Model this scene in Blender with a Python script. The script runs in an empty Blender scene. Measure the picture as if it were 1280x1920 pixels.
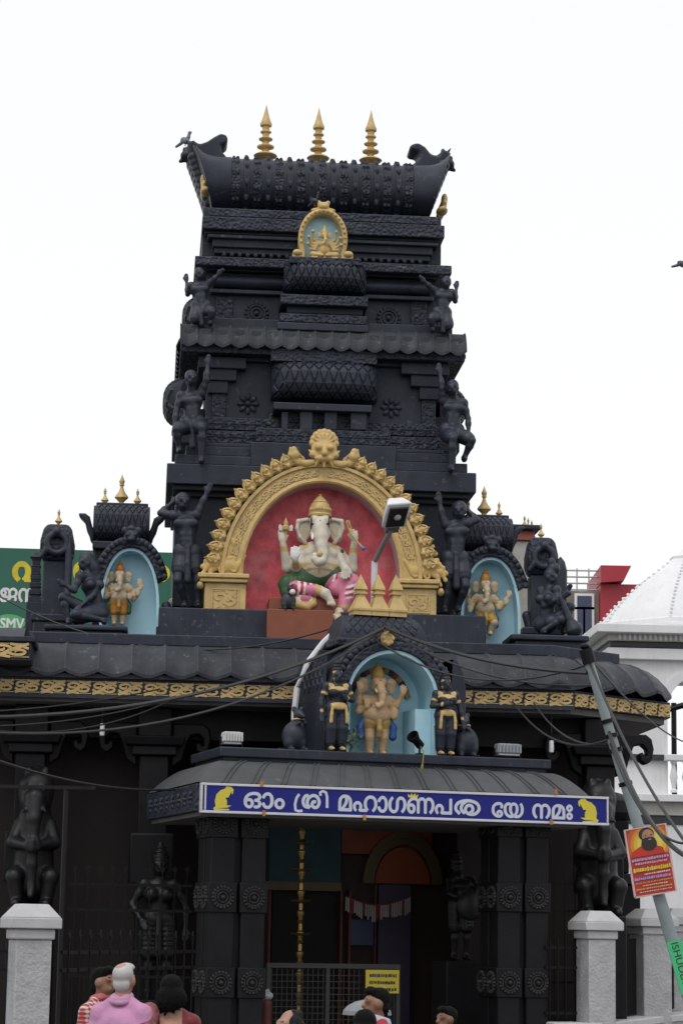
import bpy, bmesh, math, random
import numpy as np
from mathutils import Vector, Matrix
random.seed(7)
SC = bpy.context.scene
COL = SC.collection
# ------------------------------------------------------------------ camera
FPX, HORIZON, ROLL = 4400.0, 1750.0, 0.017
EYE = Vector((0, 0, 2.0))
pit = math.atan((HORIZON - 960) / FPX)
cF = Vector((0, math.cos(pit), math.sin(pit))); cU0 = Vector((0, -math.sin(pit), math.cos(pit))); cR0 = Vector((1, 0, 0))
cR = cR0 * math.cos(ROLL) + cU0 * math.sin(ROLL); cU = cU0 * math.cos(ROLL) - cR0 * math.sin(ROLL)
cam = bpy.data.cameras.new('camera'); camo = bpy.data.objects.new('camera', cam); COL.objects.link(camo)
cam.sensor_fit = 'VERTICAL'; cam.sensor_height = 36.0; cam.lens = FPX / 1920 * 36
cam.clip_start = 0.5; cam.clip_end = 4000
mw = Matrix.Identity(4)
for i, c in enumerate((cR, cU, -cF)):
    for j in range(3): mw[j][i] = c[j]
mw.translation = EYE
camo.matrix_world = mw
SC.camera = camo
# ------------------------------------------------------------------ overcast daylight
SUN_EL, SUN_AZ = math.radians(58), math.radians(200)      # azimuth clockwise from +Y: behind the camera
W = bpy.data.worlds.new('World'); SC.world = W; W.use_nodes = True
nt = W.node_tree; nt.nodes.clear()
sky = nt.nodes.new('ShaderNodeTexSky'); sky.sky_type = 'NISHITA'; sky.sun_disc = False
sky.sun_elevation = SUN_EL; sky.sun_rotation = SUN_AZ; sky.dust_density = 4.0; sky.air_density = 1.0; sky.ozone_density = 1.0
hs = nt.nodes.new('ShaderNodeHueSaturation'); hs.inputs['Saturation'].default_value = 0.10; hs.inputs['Value'].default_value = 1.0
bg = nt.nodes.new('ShaderNodeBackground'); bg.inputs['Strength'].default_value = 0.15
wo = nt.nodes.new('ShaderNodeOutputWorld')
cl = nt.nodes.new('ShaderNodeMix'); cl.data_type = 'RGBA'; cl.inputs[0].default_value = 0.78; cl.inputs[7].default_value = (7.45, 7.55, 7.70, 1)   # even white cloud cover over the sky
nt.links.new(sky.outputs[0], hs.inputs['Color']); nt.links.new(hs.outputs[0], cl.inputs[6]); nt.links.new(cl.outputs[2], bg.inputs['Color']); nt.links.new(bg.outputs[0], wo.inputs['Surface'])
sl = bpy.data.lights.new('sun', 'SUN'); sl.energy = 0.7; sl.angle = math.radians(25); sl.color = (1.0, 0.975, 0.94)
so = bpy.data.objects.new('sun', sl); COL.objects.link(so); so.location = (0, -20, 60)
sd = Vector((math.sin(SUN_AZ) * math.cos(SUN_EL), math.cos(SUN_AZ) * math.cos(SUN_EL), math.sin(SUN_EL)))
so.rotation_euler = sd.to_track_quat('Z', 'Y').to_euler()
SC.view_settings.view_transform = 'Standard'; SC.view_settings.look = 'None'
SC.view_settings.gamma = 1.0; SC.view_settings.use_curve_mapping = False
SC.view_settings.exposure = 0.0
# ------------------------------------------------------------------ frames: each building has its own heading
def ray(u, v): return cF + cR * ((u - 640) / FPX) + cU * ((960 - v) / FPX)
class Frame:
    def __init__(s, u, v, Y, deg):
        r = ray(u, v); q = EYE + r * (Y / r.y)
        s.a = math.radians(deg)
        s.M = Matrix.Translation((q.x, q.y, 0)) @ Matrix.Rotation(s.a, 4, 'Z'); s.I = s.M.inverted()
    def P(s, u, v, d):
        o = s.I @ EYE; r = s.I.to_3x3() @ ray(u, v)
        return o + r * ((d - o.y) / r.y)
T = Frame(603, 885, 34, 4.5)        # temple and tower
C = Frame(757, 1507, 29.5, 17)      # entrance porch, turned towards the road
G = Frame(640, 1750, 1, 0); G.M = Matrix.Identity(4); G.I = Matrix.Identity(4); G.a = 0.0   # the street
# ------------------------------------------------------------------ materials
MATS = {}
def mat(name, col, rough=0.6, var=0.12, vs=3.0, bump=0.0, bs=40.0, metal=0.0, spec=0.5, attr=False, dust=0.0, dcol=(0.2, 0.2, 0.2), emis=0.0, carve=0.0, cs=14.0, streak=False, fleck=0.0, wear=0.0):
    if name in MATS: return MATS[name]
    m = bpy.data.materials.new(name); m.use_nodes = True; n = m.node_tree.nodes; l = m.node_tree.links
    b = n['Principled BSDF']; b.inputs['Roughness'].default_value = rough; b.inputs['Metallic'].default_value = metal
    b.inputs['Specular IOR Level'].default_value = spec
    geo = n.new('ShaderNodeNewGeometry')
    nz = n.new('ShaderNodeTexNoise'); nz.inputs['Scale'].default_value = vs; nz.inputs['Detail'].default_value = 6; nz.inputs['Roughness'].default_value = 0.65
    l.new(geo.outputs['Position'], nz.inputs['Vector'])
    mr = n.new('ShaderNodeMapRange'); mr.inputs['From Min'].default_value = 0.25; mr.inputs['From Max'].default_value = 0.75
    mr.inputs['To Min'].default_value = 1 - var * 1.6; mr.inputs['To Max'].default_value = 1 + var * 1.6
    l.new(nz.outputs['Fac'], mr.inputs['Value'])
    mx = n.new('ShaderNodeMix'); mx.data_type = 'RGBA'; mx.blend_type = 'MULTIPLY'; mx.inputs[0].default_value = 1.0
    if attr:
        at = n.new('ShaderNodeAttribute'); at.attribute_name = 'Col'; l.new(at.outputs['Color'], mx.inputs[6])
    else: mx.inputs[6].default_value = (*col, 1)
    l.new(mr.outputs[0], mx.inputs[7])
    out = mx.outputs[2]
    if dust > 0:
        n2 = n.new('ShaderNodeTexNoise'); n2.inputs['Scale'].default_value = 1.7; n2.inputs['Detail'].default_value = 9; n2.inputs['Roughness'].default_value = 0.75
        if streak:
            vm = n.new('ShaderNodeVectorMath'); vm.operation = 'MULTIPLY'; vm.inputs[1].default_value = (4.5, 4.5, 0.55); l.new(geo.outputs['Position'], vm.inputs[0]); l.new(vm.outputs[0], n2.inputs['Vector']); n2.inputs['Scale'].default_value = 1.0
        else: l.new(geo.outputs['Position'], n2.inputs['Vector'])
        m2 = n.new('ShaderNodeMapRange'); m2.inputs['From Min'].default_value = 0.52; m2.inputs['From Max'].default_value = 0.75; m2.inputs['To Max'].default_value = dust
        l.new(n2.outputs['Fac'], m2.inputs['Value'])
        m3 = n.new('ShaderNodeMix'); m3.data_type = 'RGBA'; l.new(m2.outputs[0], m3.inputs[0]); l.new(out, m3.inputs[6]); m3.inputs[7].default_value = (*dcol, 1)
        out = m3.outputs[2]
    if wear > 0:       # paint rubbed pale along edges
        bv = n.new('ShaderNodeBevel'); bv.samples = 4; bv.inputs['Radius'].default_value = 0.022
        dt = n.new('ShaderNodeVectorMath'); dt.operation = 'DOT_PRODUCT'; l.new(bv.outputs[0], dt.inputs[0]); l.new(geo.outputs['True Normal'], dt.inputs[1])
        m6 = n.new('ShaderNodeMapRange'); m6.inputs['From Min'].default_value = 0.985; m6.inputs['From Max'].default_value = 0.80; m6.inputs['To Max'].default_value = wear
        l.new(dt.outputs['Value'], m6.inputs['Value'])
        m8 = n.new('ShaderNodeMath'); m8.operation = 'MULTIPLY'; l.new(m6.outputs[0], m8.inputs[0]); l.new(mr.outputs[0], m8.inputs[1])
        m7 = n.new('ShaderNodeMix'); m7.data_type = 'RGBA'; l.new(m8.outputs[0], m7.inputs[0]); l.new(out, m7.inputs[6]); m7.inputs[7].default_value = (0.11, 0.112, 0.118, 1)
        out = m7.outputs[2]
    if fleck > 0:      # bird droppings, lime and chipped paint
        n4 = n.new('ShaderNodeTexNoise'); n4.inputs['Scale'].default_value = 9.0; n4.inputs['Detail'].default_value = 7; n4.inputs['Roughness'].default_value = 0.7
        l.new(geo.outputs['Position'], n4.inputs['Vector'])
        m4 = n.new('ShaderNodeMapRange'); m4.inputs['From Min'].default_value = 0.60; m4.inputs['From Max'].default_value = 0.68; m4.inputs['To Max'].default_value = fleck
        l.new(n4.outputs['Fac'], m4.inputs['Value'])
        m5 = n.new('ShaderNodeMix'); m5.data_type = 'RGBA'; l.new(m4.outputs[0], m5.inputs[0]); l.new(out, m5.inputs[6]); m5.inputs[7].default_value = (0.20, 0.20, 0.19, 1)
        out = m5.outputs[2]
    l.new(out, b.inputs['Base Color'])
    h = None
    if bump > 0:
        n3 = n.new('ShaderNodeTexNoise'); n3.inputs['Scale'].default_value = bs; n3.inputs['Detail'].default_value = 4; l.new(geo.outputs['Position'], n3.inputs['Vector'])
        bp = n.new('ShaderNodeBump'); bp.inputs['Strength'].default_value = bump; bp.inputs['Distance'].default_value = 0.02
        l.new(n3.outputs['Fac'], bp.inputs['Height']); l.new(bp.outputs[0], b.inputs['Normal']); h = bp
    if carve > 0:
        vo = n.new('ShaderNodeTexVoronoi'); vo.feature = 'SMOOTH_F1'; vo.inputs['Scale'].default_value = cs; l.new(geo.outputs['Position'], vo.inputs['Vector'])
        b2 = n.new('ShaderNodeBump'); b2.inputs['Strength'].default_value = carve; b2.inputs['Distance'].default_value = 0.04
        l.new(vo.outputs['Distance'], b2.inputs['Height'])
        if h: l.new(h.outputs[0], b2.inputs['Normal'])
        l.new(b2.outputs[0], b.inputs['Normal'])
    if emis > 0:
        l.new(out, b.inputs['Emission Color']); b.inputs['Emission Strength'].default_value = emis
    MATS[name] = m
    return m
BLK = mat('slate_black_paint', (0.021, 0.026, 0.041), 0.52, 0.25, 2.2, 0.14, 60, spec=0.3, dust=0.55, dcol=(0.055, 0.058, 0.066), streak=True, fleck=.35, wear=.45)
PBLK = mat('shade_darkened_black', (0.0062, 0.0066, 0.0078), 0.5, 0.25, 2.2, 0.14, 60, spec=0.2, dust=0.3, dcol=(0.02, 0.02, 0.022), streak=True)  # darker copy of the black: shade of porch and lower hall put into colour
CARV = mat('carved_slate_black', (0.021, 0.026, 0.041), 0.52, 0.25, 2.2, 0.1, 60, spec=0.3, dust=0.5, dcol=(0.055, 0.058, 0.066), streak=True, carve=0.8, cs=22, fleck=.3, wear=.45)
ROOF = mat('black_roof_paint', (0.030, 0.033, 0.042), 0.55, 0.28, 1.6, 0.2, 40, spec=0.3, streak=True, dust=0.6, dcol=(0.07, 0.07, 0.07), fleck=.55, wear=.4)
PROOF = mat('grey_roof_paint', (0.062, 0.064, 0.069), 0.6, 0.2, 1.6, 0.15, 40, dust=0.35, dcol=(0.12, 0.12, 0.12), streak=True, fleck=.3)
GOLD = mat('gold_paint', (0.55, 0.385, 0.15), 0.38, 0.16, 6, 0.2, 70, dust=0.35, dcol=(0.32, 0.20, 0.075))
PAINT = mat('statue_paint', (1, 1, 1), 0.46, 0.14, 7, 0.12, 60, spec=0.38, attr=True)
WHITE = mat('white_wall', (0.74, 0.74, 0.75), 0.75, 0.05, 1.2, 0.1, 12, dust=0.4, dcol=(0.45, 0.44, 0.42), streak=True)
CREAM = mat('weathered_white', (0.52, 0.50, 0.46), 0.8, 0.14, 2.5, 0.15, 20, dust=0.5, dcol=(0.30, 0.29, 0.27))
IRON = mat('black_iron', (0.005, 0.005, 0.006), 0.5, 0.1, 9, spec=0.2)
CABLE = mat('cable_rubber', (0.012, 0.012, 0.013), 0.5, 0.1, 5)
POSTM = mat('roughcast_render', (0.40, 0.40, 0.41), 0.9, 0.12, 5, 0.9, 26, dust=0.4, dcol=(0.27, 0.27, 0.27))
POSTC = mat('smooth_post_paint', (0.48, 0.48, 0.49), 0.8, 0.08, 4, 0.1, 30, dust=0.4, dcol=(0.32, 0.32, 0.31))
DUSTY = mat('dusty_carving', (0.032, 0.032, 0.032), 0.6, 0.3, 12, 0.2, 60, spec=0.2)
# ------------------------------------------------------------------ mesh builder
class MB:
    def __init__(s): s.v = []; s.f = []
    def add(s, vs, fs):
        n = len(s.v); s.v += [(float(p[0]), float(p[1]), float(p[2])) for p in vs]; s.f += [tuple(i + n for i in q) for q in fs]; return s
    def box(s, x0, x1, y0, y1, z0, z1):
        return s.add([(x0, y0, z0), (x1, y0, z0), (x1, y1, z0), (x0, y1, z0), (x0, y0, z1), (x1, y0, z1), (x1, y1, z1), (x0, y1, z1)],
                     [(0, 3, 2, 1), (4, 5, 6, 7), (0, 1, 5, 4), (1, 2, 6, 5), (2, 3, 7, 6), (3, 0, 4, 7)])
    def frus(s, x0, x1, y0, y1, z0, z1, i):     # box whose top is inset by i
        return s.add([(x0, y0, z0), (x1, y0, z0), (x1, y1, z0), (x0, y1, z0), (x0 + i, y0 + i, z1), (x1 - i, y0 + i, z1), (x1 - i, y1 - i, z1), (x0 + i, y1 - i, z1)],
                     [(0, 3, 2, 1), (4, 5, 6, 7), (0, 1, 5, 4), (1, 2, 6, 5), (2, 3, 7, 6), (3, 0, 4, 7)])
    def prism(s, poly, y0, y1):                 # outline in x-z, thickness along y
        n = len(poly)
        vs = [(p[0], y0, p[1]) for p in poly] + [(p[0], y1, p[1]) for p in poly]
        return s.add(vs, [tuple(range(n)), tuple(range(2 * n - 1, n - 1, -1))] + [(i, i + n, (i + 1) % n + n, (i + 1) % n) for i in range(n)])
    def prismx(s, poly, x0, x1):                # outline in y-z, length along x
        n = len(poly)
        vs = [(x0, p[0], p[1]) for p in poly] + [(x1, p[0], p[1]) for p in poly]
        return s.add(vs, [tuple(range(n)), tuple(range(2 * n - 1, n - 1, -1))] + [(i, i + n, (i + 1) % n + n, (i + 1) % n) for i in range(n)])
    def prismz(s, poly, z0, z1):
        n = len(poly)
        vs = [(p[0], p[1], z0) for p in poly] + [(p[0], p[1], z1) for p in poly]
        return s.add(vs, [tuple(range(n)), tuple(range(2 * n - 1, n - 1, -1))] + [(i, i + n, (i + 1) % n + n, (i + 1) % n) for i in range(n)])
    def lathe(s, c, prof, n=16, sq=0):
        vs = []; fs = []
        for r, z in prof:
            for k in range(n):
                a = 2 * math.pi * (k + (0.5 if sq else 0)) / n
                vs.append((c[0] + r * math.cos(a), c[1] + r * math.sin(a), c[2] + z))
        m = len(prof)
        for i in range(m - 1):
            for k in range(n): fs.append((i * n + k, i * n + (k + 1) % n, (i + 1) * n + (k + 1) % n, (i + 1) * n + k))
        fs.append(tuple(range(n - 1, -1, -1))); fs.append(tuple(range((m - 1) * n, m * n)))
        return s.add(vs, fs)
    def tube(s, pts, r, n=6, flat=None):
        pts = [Vector([float(c) for c in p]) for p in pts]; vs = []; fs = []; m = len(pts)
        up = Vector((0, 0, 1))
        for i, p in enumerate(pts):
            t = (pts[min(i + 1, m - 1)] - pts[max(i - 1, 0)]).normalized()
            a = t.cross(up if abs(t.z) < 0.95 else Vector((0, 1, 0))).normalized(); b = a.cross(t)
            rr = r[i] if isinstance(r, (list, tuple)) else r
            for k in range(n):
                w = 2 * math.pi * k / n
                vs.append(p + a * (math.cos(w) * rr) + b * (math.sin(w) * rr))
        for i in range(m - 1):
            for k in range(n): fs.append((i * n + k, i * n + (k + 1) % n, (i + 1) * n + (k + 1) % n, (i + 1) * n + k))
        fs.append(tuple(range(n - 1, -1, -1))); fs.append(tuple(range((m - 1) * n, m * n)))
        return s.add(vs, fs)
    def ribbon(s, pts, w, y0, y1):              # flat stroke in x-z
        m = len(pts); L = []; R = []
        for i, p in enumerate(pts):
            a = pts[max(i - 1, 0)]; b = pts[min(i + 1, m - 1)]
            dx, dz = b[0] - a[0], b[1] - a[1]; q = math.hypot(dx, dz) or 1
            ww = (w[i] if isinstance(w, (list, tuple)) else w) / 2
            L.append((p[0] - dz / q * ww, p[1] + dx / q * ww)); R.append((p[0] + dz / q * ww, p[1] - dx / q * ww))
        vs = []; fs = []
        for a, b in zip(L, R): vs += [(a[0], y0, a[1]), (b[0], y0, b[1]), (b[0], y1, b[1]), (a[0], y1, a[1])]
        for i in range(m - 1):
            o = i * 4
            for k in range(4): fs.append((o + k, o + (k + 1) % 4, o + 4 + (k + 1) % 4, o + 4 + k))
        fs += [(0, 1, 2, 3), (m * 4 - 1, m * 4 - 2, m * 4 - 3, m * 4 - 4)]
        return s.add(vs, fs)
    def ell(s, c, r, nu=10, nv=7):
        if not isinstance(r, (tuple, list)): r = (r, r, r)
        prof = [(math.sin(math.pi * i / nv), -math.cos(math.pi * i / nv)) for i in range(nv + 1)]
        prof[0] = (0.02, -1); prof[-1] = (0.02, 1)
        q = MB().lathe((0, 0, 0), prof, nu)
        return s.add([(c[0] + p[0] * r[0], c[1] + p[1] * r[1], c[2] + p[2] * r[2]) for p in q.v], q.f)
    def grid(s, fn, nu, nv):
        vs = [fn(i / nu, j / nv) for i in range(nu + 1) for j in range(nv + 1)]
        return s.add(vs, [(i * (nv + 1) + j, i * (nv + 1) + j + 1, (i + 1) * (nv + 1) + j + 1, (i + 1) * (nv + 1) + j) for i in range(nu) for j in range(nv)])
    def moved(s, M):
        s.v = [tuple(M @ Vector(p)) for p in s.v]; return s
    def mesh(s, name, m, off=None, smooth=35):
        me = bpy.data.meshes.new(name)
        vs = s.v if off is None else [(p[0] - off[0], p[1] - off[1], p[2] - off[2]) for p in s.v]
        me.from_pydata(vs, [], s.f)
        bm = bmesh.new(); bm.from_mesh(me); bmesh.ops.recalc_face_normals(bm, faces=bm.faces); bm.to_mesh(me); bm.free()
        if smooth:
            me.shade_smooth(); me.set_sharp_from_angle(angle=math.radians(smooth))
        me.materials.append(m)
        return me
def bevel(o, w):
    b = o.modifiers.new('bevel', 'BEVEL'); b.width = w; b.segments = 2; b.limit_method = 'ANGLE'; b.angle_limit = math.radians(40)
    return o
def tagit(o, label=None, cat=None, group=None, kind=None):
    if label: o['label'] = label
    if cat: o['category'] = cat
    if group: o['group'] = group
    if kind: o['kind'] = kind
    return o
class Thing:
    def __init__(s, name, label, cat, fr, base, group=None, rz=0.0, kind=None):
        s.base = Vector(base); s.fr = fr
        s.o = bpy.data.objects.new(name, None); COL.objects.link(s.o); s.o.empty_display_size = 0.2
        s.o.matrix_world = fr.M @ Matrix.Translation(s.base) @ Matrix.Rotation(rz, 4, 'Z')
        tagit(s.o, label, cat, group, kind)
    def part(s, name, mb, m, parent=None, rel=False, bev=0, smooth=35, kind=None, label=None):
        me = mb if isinstance(mb, bpy.types.Mesh) else mb.mesh(name, m, None if rel else s.base, smooth)
        o = bpy.data.objects.new(name, me); COL.objects.link(o); o.parent = parent or s.o
        if bev: bevel(o, bev)
        if kind: o['kind'] = kind
        if label: o['label'] = label
        return o
    def inst(s, name, me, loc, rot=(0, 0, 0), sc=(1, 1, 1), parent=None, rel=False):
        o = bpy.data.objects.new(name, me); COL.objects.link(o); o.parent = parent or s.o
        o.location = Vector(loc) - (Vector((0, 0, 0)) if rel else s.base); o.rotation_euler = rot; o.scale = sc
        return o
def solo(name, mb, m, label, cat, fr, base, group=None, kind=None, bev=0, smooth=35, rel=False):
    me = mb if isinstance(mb, bpy.types.Mesh) else mb.mesh(name, m, None if rel else Vector(base), smooth)
    o = bpy.data.objects.new(name, me); COL.objects.link(o); o.matrix_world = fr.M @ Matrix.Translation(Vector(base))
    tagit(o, label, cat, group, kind)
    if bev: bevel(o, bev)
    return o
# ------------------------------------------------------------------ sculpting: rounded volumes melted into one surface
def _nets(D, org, h):
    nx, ny, nz = D.shape; S = D < 0
    cnt = np.zeros((nx - 1, ny - 1, nz - 1), np.int8); sm = np.zeros((nx - 1, ny - 1, nz - 1, 3), np.float32)
    cs = [(i, j, k) for i in (0, 1) for j in (0, 1) for k in (0, 1)]
    sl = lambda c: (slice(c[0], nx - 1 + c[0]), slice(c[1], ny - 1 + c[1]), slice(c[2], nz - 1 + c[2]))
    for a in cs:
        for ax in range(3):
            if a[ax]: continue
            b = list(a); b[ax] = 1; b = tuple(b)
            va, vb = D[sl(a)], D[sl(b)]; m = (va < 0) != (vb < 0)
            t = np.where(m, va / np.where(m, va - vb, 1), 0)
            cnt += m
            for x in range(3): sm[..., x] += m * (a[x] + (t if x == ax else 0))
    act = cnt > 0; idx = -np.ones(cnt.shape, np.int64); idx[act] = np.arange(act.sum())
    cell = np.argwhere(act)
    V = (cell + sm[act] / cnt[act][:, None]) * h + org
    Fs = []
    for ax in range(3):
        a0 = [slice(1, -1)] * 3; a1 = [slice(1, -1)] * 3; a0[ax] = slice(0, -1); a1[ax] = slice(1, None)
        A, B = S[tuple(a0)], S[tuple(a1)]
        e = np.argwhere(A != B)
        if len(e) == 0: continue
        fl = A[tuple(e.T)]
        o = np.ones(3, int); o[ax] = 0; e = e + o
        u, w = [(1, 2), (2, 0), (0, 1)][ax]
        du = np.zeros(3, int); du[u] = 1; dw = np.zeros(3, int); dw[w] = 1
        q = np.stack([idx[tuple((e - du - dw).T)], idx[tuple((e - dw).T)], idx[tuple(e.T)], idx[tuple((e - du).T)]], 1)
        q[~fl] = q[~fl][:, ::-1]
        Fs.append(q)
    return V, np.concatenate(Fs), cell
def _dist(p, X):
    k = p[0]
    if k == 'c':
        a, b, ra, rb = p[1:5]; ba = b - a; L = max(float(ba @ ba), 1e-9)
        t = np.clip(((X - a) @ ba) / L, 0, 1)
        return np.linalg.norm(X - a - t[..., None] * ba, axis=-1) - (ra + (rb - ra) * t)
    if k == 'e':
        c, r, R = p[1:4]; q = X - c
        if R is not None: q = q @ R
        k0 = np.linalg.norm(q / r, axis=-1); k1 = np.linalg.norm(q / (r * r), axis=-1) + 1e-9
        return k0 * (k0 - 1) / k1
    if k == 'b':
        c, r, R, rd = p[1:5]; q = X - c
        if R is not None: q = q @ R
        q = np.abs(q) - (r - rd)
        return np.linalg.norm(np.maximum(q, 0), axis=-1) + np.minimum(q.max(-1), 0) - rd
    if k == 't':
        c, nrm, Rr, r = p[1:5]; q = X - c; h = q @ nrm
        rad = np.linalg.norm(q - h[..., None] * nrm, axis=-1) - Rr
        return np.sqrt(rad * rad + h * h) - r
def _bb(p):
    if p[0] == 'c':
        a, b, ra, rb = p[1:5]; r = max(ra, rb); return np.minimum(a, b) - r, np.maximum(a, b) + r
    if p[0] == 'e': r = p[2].max() if p[3] is not None else p[2]; return p[1] - r, p[1] + r
    if p[0] == 'b': r = np.linalg.norm(p[2]) if p[3] is not None else p[2]; return p[1] - r, p[1] + r
    if p[0] == 't': r = p[3] + p[4]; return p[1] - r, p[1] + r
A3 = lambda p: np.array(p, float)
def rotm(ax=(0, 0, 1), deg=0): return np.array(Matrix.Rotation(math.radians(deg), 3, Vector(ax)))
def cap(a, b, ra, rb=None, col=0): return ('c', A3(a), A3(b), ra, ra if rb is None else rb, col)
def ell(c, r, col=0, R=None): return ('e', A3(c), A3(r if isinstance(r, (tuple, list)) else (r, r, r)), R, col)
def rbox(c, r, col=0, R=None, rd=0.02): return ('b', A3(c), A3(r), R, rd, col)
def tor(c, nrm, Rr, r, col=0):
    n = A3(nrm); return ('t', A3(c), n / np.linalg.norm(n), Rr, r, col)
def chain(pts, rs, col=0): return [cap(pts[i], pts[i + 1], rs[i], rs[i + 1], col) for i in range(len(pts) - 1)]
def sculpt(name, prims, vox=0.016, k=0.03, paint=(), m=None):
    lo = np.min([_bb(p)[0] for p in prims], 0) - 3 * vox; hi = np.max([_bb(p)[1] for p in prims], 0) + 3 * vox
    n = np.ceil((hi - lo) / vox).astype(int) + 1
    D = np.full(n, 1.0, np.float32); B = np.full(n, 9.0, np.float32); I = np.zeros(n, np.int16)
    cols = []
    ax = [lo[i] + vox * np.arange(n[i]) for i in range(3)]
    mg = k + 3 * vox
    for q, p in enumerate(prims):
        a, b = _bb(p)
        i0 = np.maximum(np.floor((a - mg - lo) / vox).astype(int), 0); i1 = np.minimum(np.ceil((b + mg - lo) / vox).astype(int) + 1, n)
        s = tuple(slice(i0[i], i1[i]) for i in range(3))
        X = np.stack(np.meshgrid(*[ax[i][i0[i]:i1[i]] for i in range(3)], indexing='ij'), -1)
        d = _dist(p, X).astype(np.float32); c = D[s]
        hh = np.maximum(k - np.abs(d - c), 0) / k
        D[s] = np.minimum(d, c) - hh * hh * k * 0.25
        w = d < B[s]; B[s] = np.where(w, d, B[s]); I[s] = np.where(w, q, I[s])
    V, Fq, cell = _nets(D, lo, vox)
    me = bpy.data.meshes.new(name)
    me.vertices.add(len(V)); me.vertices.foreach_set('co', V.astype(np.float32).ravel())
    me.loops.add(Fq.size); me.loops.foreach_set('vertex_index', Fq.astype(np.int32).ravel())
    me.polygons.add(len(Fq)); me.polygons.foreach_set('loop_start', np.arange(0, Fq.size, 4, dtype=np.int32))
    me.update(calc_edges=True)
    ci = I[tuple(np.round((V - lo) / vox).astype(int).T)]
    pc = np.array([list(p[-1]) + [1.0] if p[-1] != 0 else [0.021, 0.026, 0.040, 1.0] for p in prims], np.float32)
    cc = pc[ci]
    for p in paint:
        cc[_dist(p, V) < 0] = list(p[-1]) + [1.0]
    at = me.attributes.new('Col', 'FLOAT_COLOR', 'POINT'); at.data.foreach_set('color', cc.ravel())
    me.shade_smooth(); me.materials.append(m or PAINT)
    return me
# ------------------------------------------------------------------ lettering
def text_mb(body, w, h, bold=0.0, fit=True):
    c = bpy.data.curves.new('lettering', 'FONT'); c.body = body; c.size = 1; c.resolution_u = 3
    o = bpy.data.objects.new('lettering', c); COL.objects.link(o)
    dg = bpy.context.evaluated_depsgraph_get(); dg.update()
    me = o.evaluated_get(dg).to_mesh()
    V = [tuple(v.co) for v in me.vertices]; Fs = [tuple(p.vertices) for p in me.polygons]
    o.evaluated_get(dg).to_mesh_clear(); bpy.data.objects.remove(o); bpy.data.curves.remove(c)
    xs = [v[0] for v in V]; ys = [v[1] for v in V]
    sx = w / (max(xs) - min(xs)); sy = h / (max(ys) - min(ys))
    if not fit: sx = sy = min(sx, sy)
    mb = MB(); x0, y0 = min(xs), min(ys); b = bold
    for i, (dx, dy) in enumerate(((0, 0), (b, 0), (-b, 0), (0, b), (0, -b)) if b else ((0, 0),)):
        mb.add([((v[0] - x0) * sx + dx, -0.0006 * i, (v[1] - y0) * sy + dy) for v in V], Fs)
    return mb
# ================================================================== ground
RDM = mat('asphalt', (0.055, 0.054, 0.052), 0.9, 0.2, 1.5, 0.4, 60)
solo('ground', MB().add([(-900, -300, 0), (900, -300, 0), (900, 1500, 0), (-900, 1500, 0)], [(0, 1, 2, 3)]), RDM, None, None, G, (0, 0, 0), kind='structure')
PAV = mat('paving', (0.20, 0.19, 0.18), 0.9, 0.15, 2, 0.3, 30)
solo('pavement', MB().box(-14, 14, 23.2, 44, 0.002, 0.14), PAV, None, None, G, (0, 23.2, 0), kind='structure')
# ================================================================== shared ornament meshes
def spiral(cx, cz, r0, turns, a0, sgn=1, n=14):
    return [(cx + (r0 * (1 - 0.8 * i / n)) * math.cos(a0 + sgn * turns * 2 * math.pi * i / n), cz + (r0 * (1 - 0.8 * i / n)) * math.sin(a0 + sgn * turns * 2 * math.pi * i / n)) for i in range(n + 1)]
def scroll_mb(w, h, t=0.02):
    q = MB(); lw = h * 0.185
    q.ribbon([(x * w, z * h) for x, z in spiral(0.26, 0.60, 0.30, 1.15, -0.6, 1)], lw, -t, 0)
    q.ribbon([(x * w, z * h) for x, z in spiral(0.72, 0.40, 0.30, 1.15, 2.55, 1)], lw, -t * 0.9, 0)
    q.ribbon([(0.02 * w, 0.02 * h), (0.3 * w, 0.2 * h), (0.55 * w, 0.55 * h), (0.98 * w, 0.97 * h)], [lw * 1.2, lw * 1.5, lw * 1.5, lw], -t * 0.8, 0)
    q.ribbon([(0.5 * w, 0.95 * h), (0.75 * w, 0.85 * h), (0.98 * w, 0.62 * h)], lw, -t * 0.7, 0)
    q.ribbon([(0.02 * w, 0.35 * h), (0.22 * w, 0.12 * h), (0.5 * w, 0.04 * h)], lw, -t * 0.7, 0)
    q.box(0, w, -t * 0.5, 0, 0, 0.06 * h); q.box(0, w, -t * 0.5, 0, 0.94 * h, h)
    return q
def petal_rosette(R, n=8, t=0.03):
    q = MB()
    for k in range(n):
        a = 2 * math.pi * k / n
        e = MB().ell((R * 0.64, 0, 0), (R * 0.33, t, R * 0.21), 8, 5)
        q.add(e.moved(Matrix.Rotation(-a, 4, 'Y')).v, e.f)
    q.ell((0, -t * 0.4, 0), (R * 0.26, t * 1.3, R * 0.26), 10, 6)
    return q
def wheel_rosette(R, n=16, t=0.03):
    q = MB()
    ring = [(R * 0.70, 0, 0)]
    for k in range(n):
        a = 2 * math.pi * k / n
        q.ell((R * 0.86 * math.cos(a), 0, R * 0.86 * math.sin(a)), (R * 0.15, t, R * 0.15), 7, 5)
    for rr, tt in ((0.68, 0.9), (0.42, 1.0)):
        q.tube([(R * rr * math.cos(2 * math.pi * k / 20), -t * 0.2, R * rr * math.sin(2 * math.pi * k / 20)) for k in range(21)], R * 0.075, 6)
    q.ell((0, -t * 0.5, 0), (R * 0.2, t * 1.4, R * 0.2), 10, 6)
    return q
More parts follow.
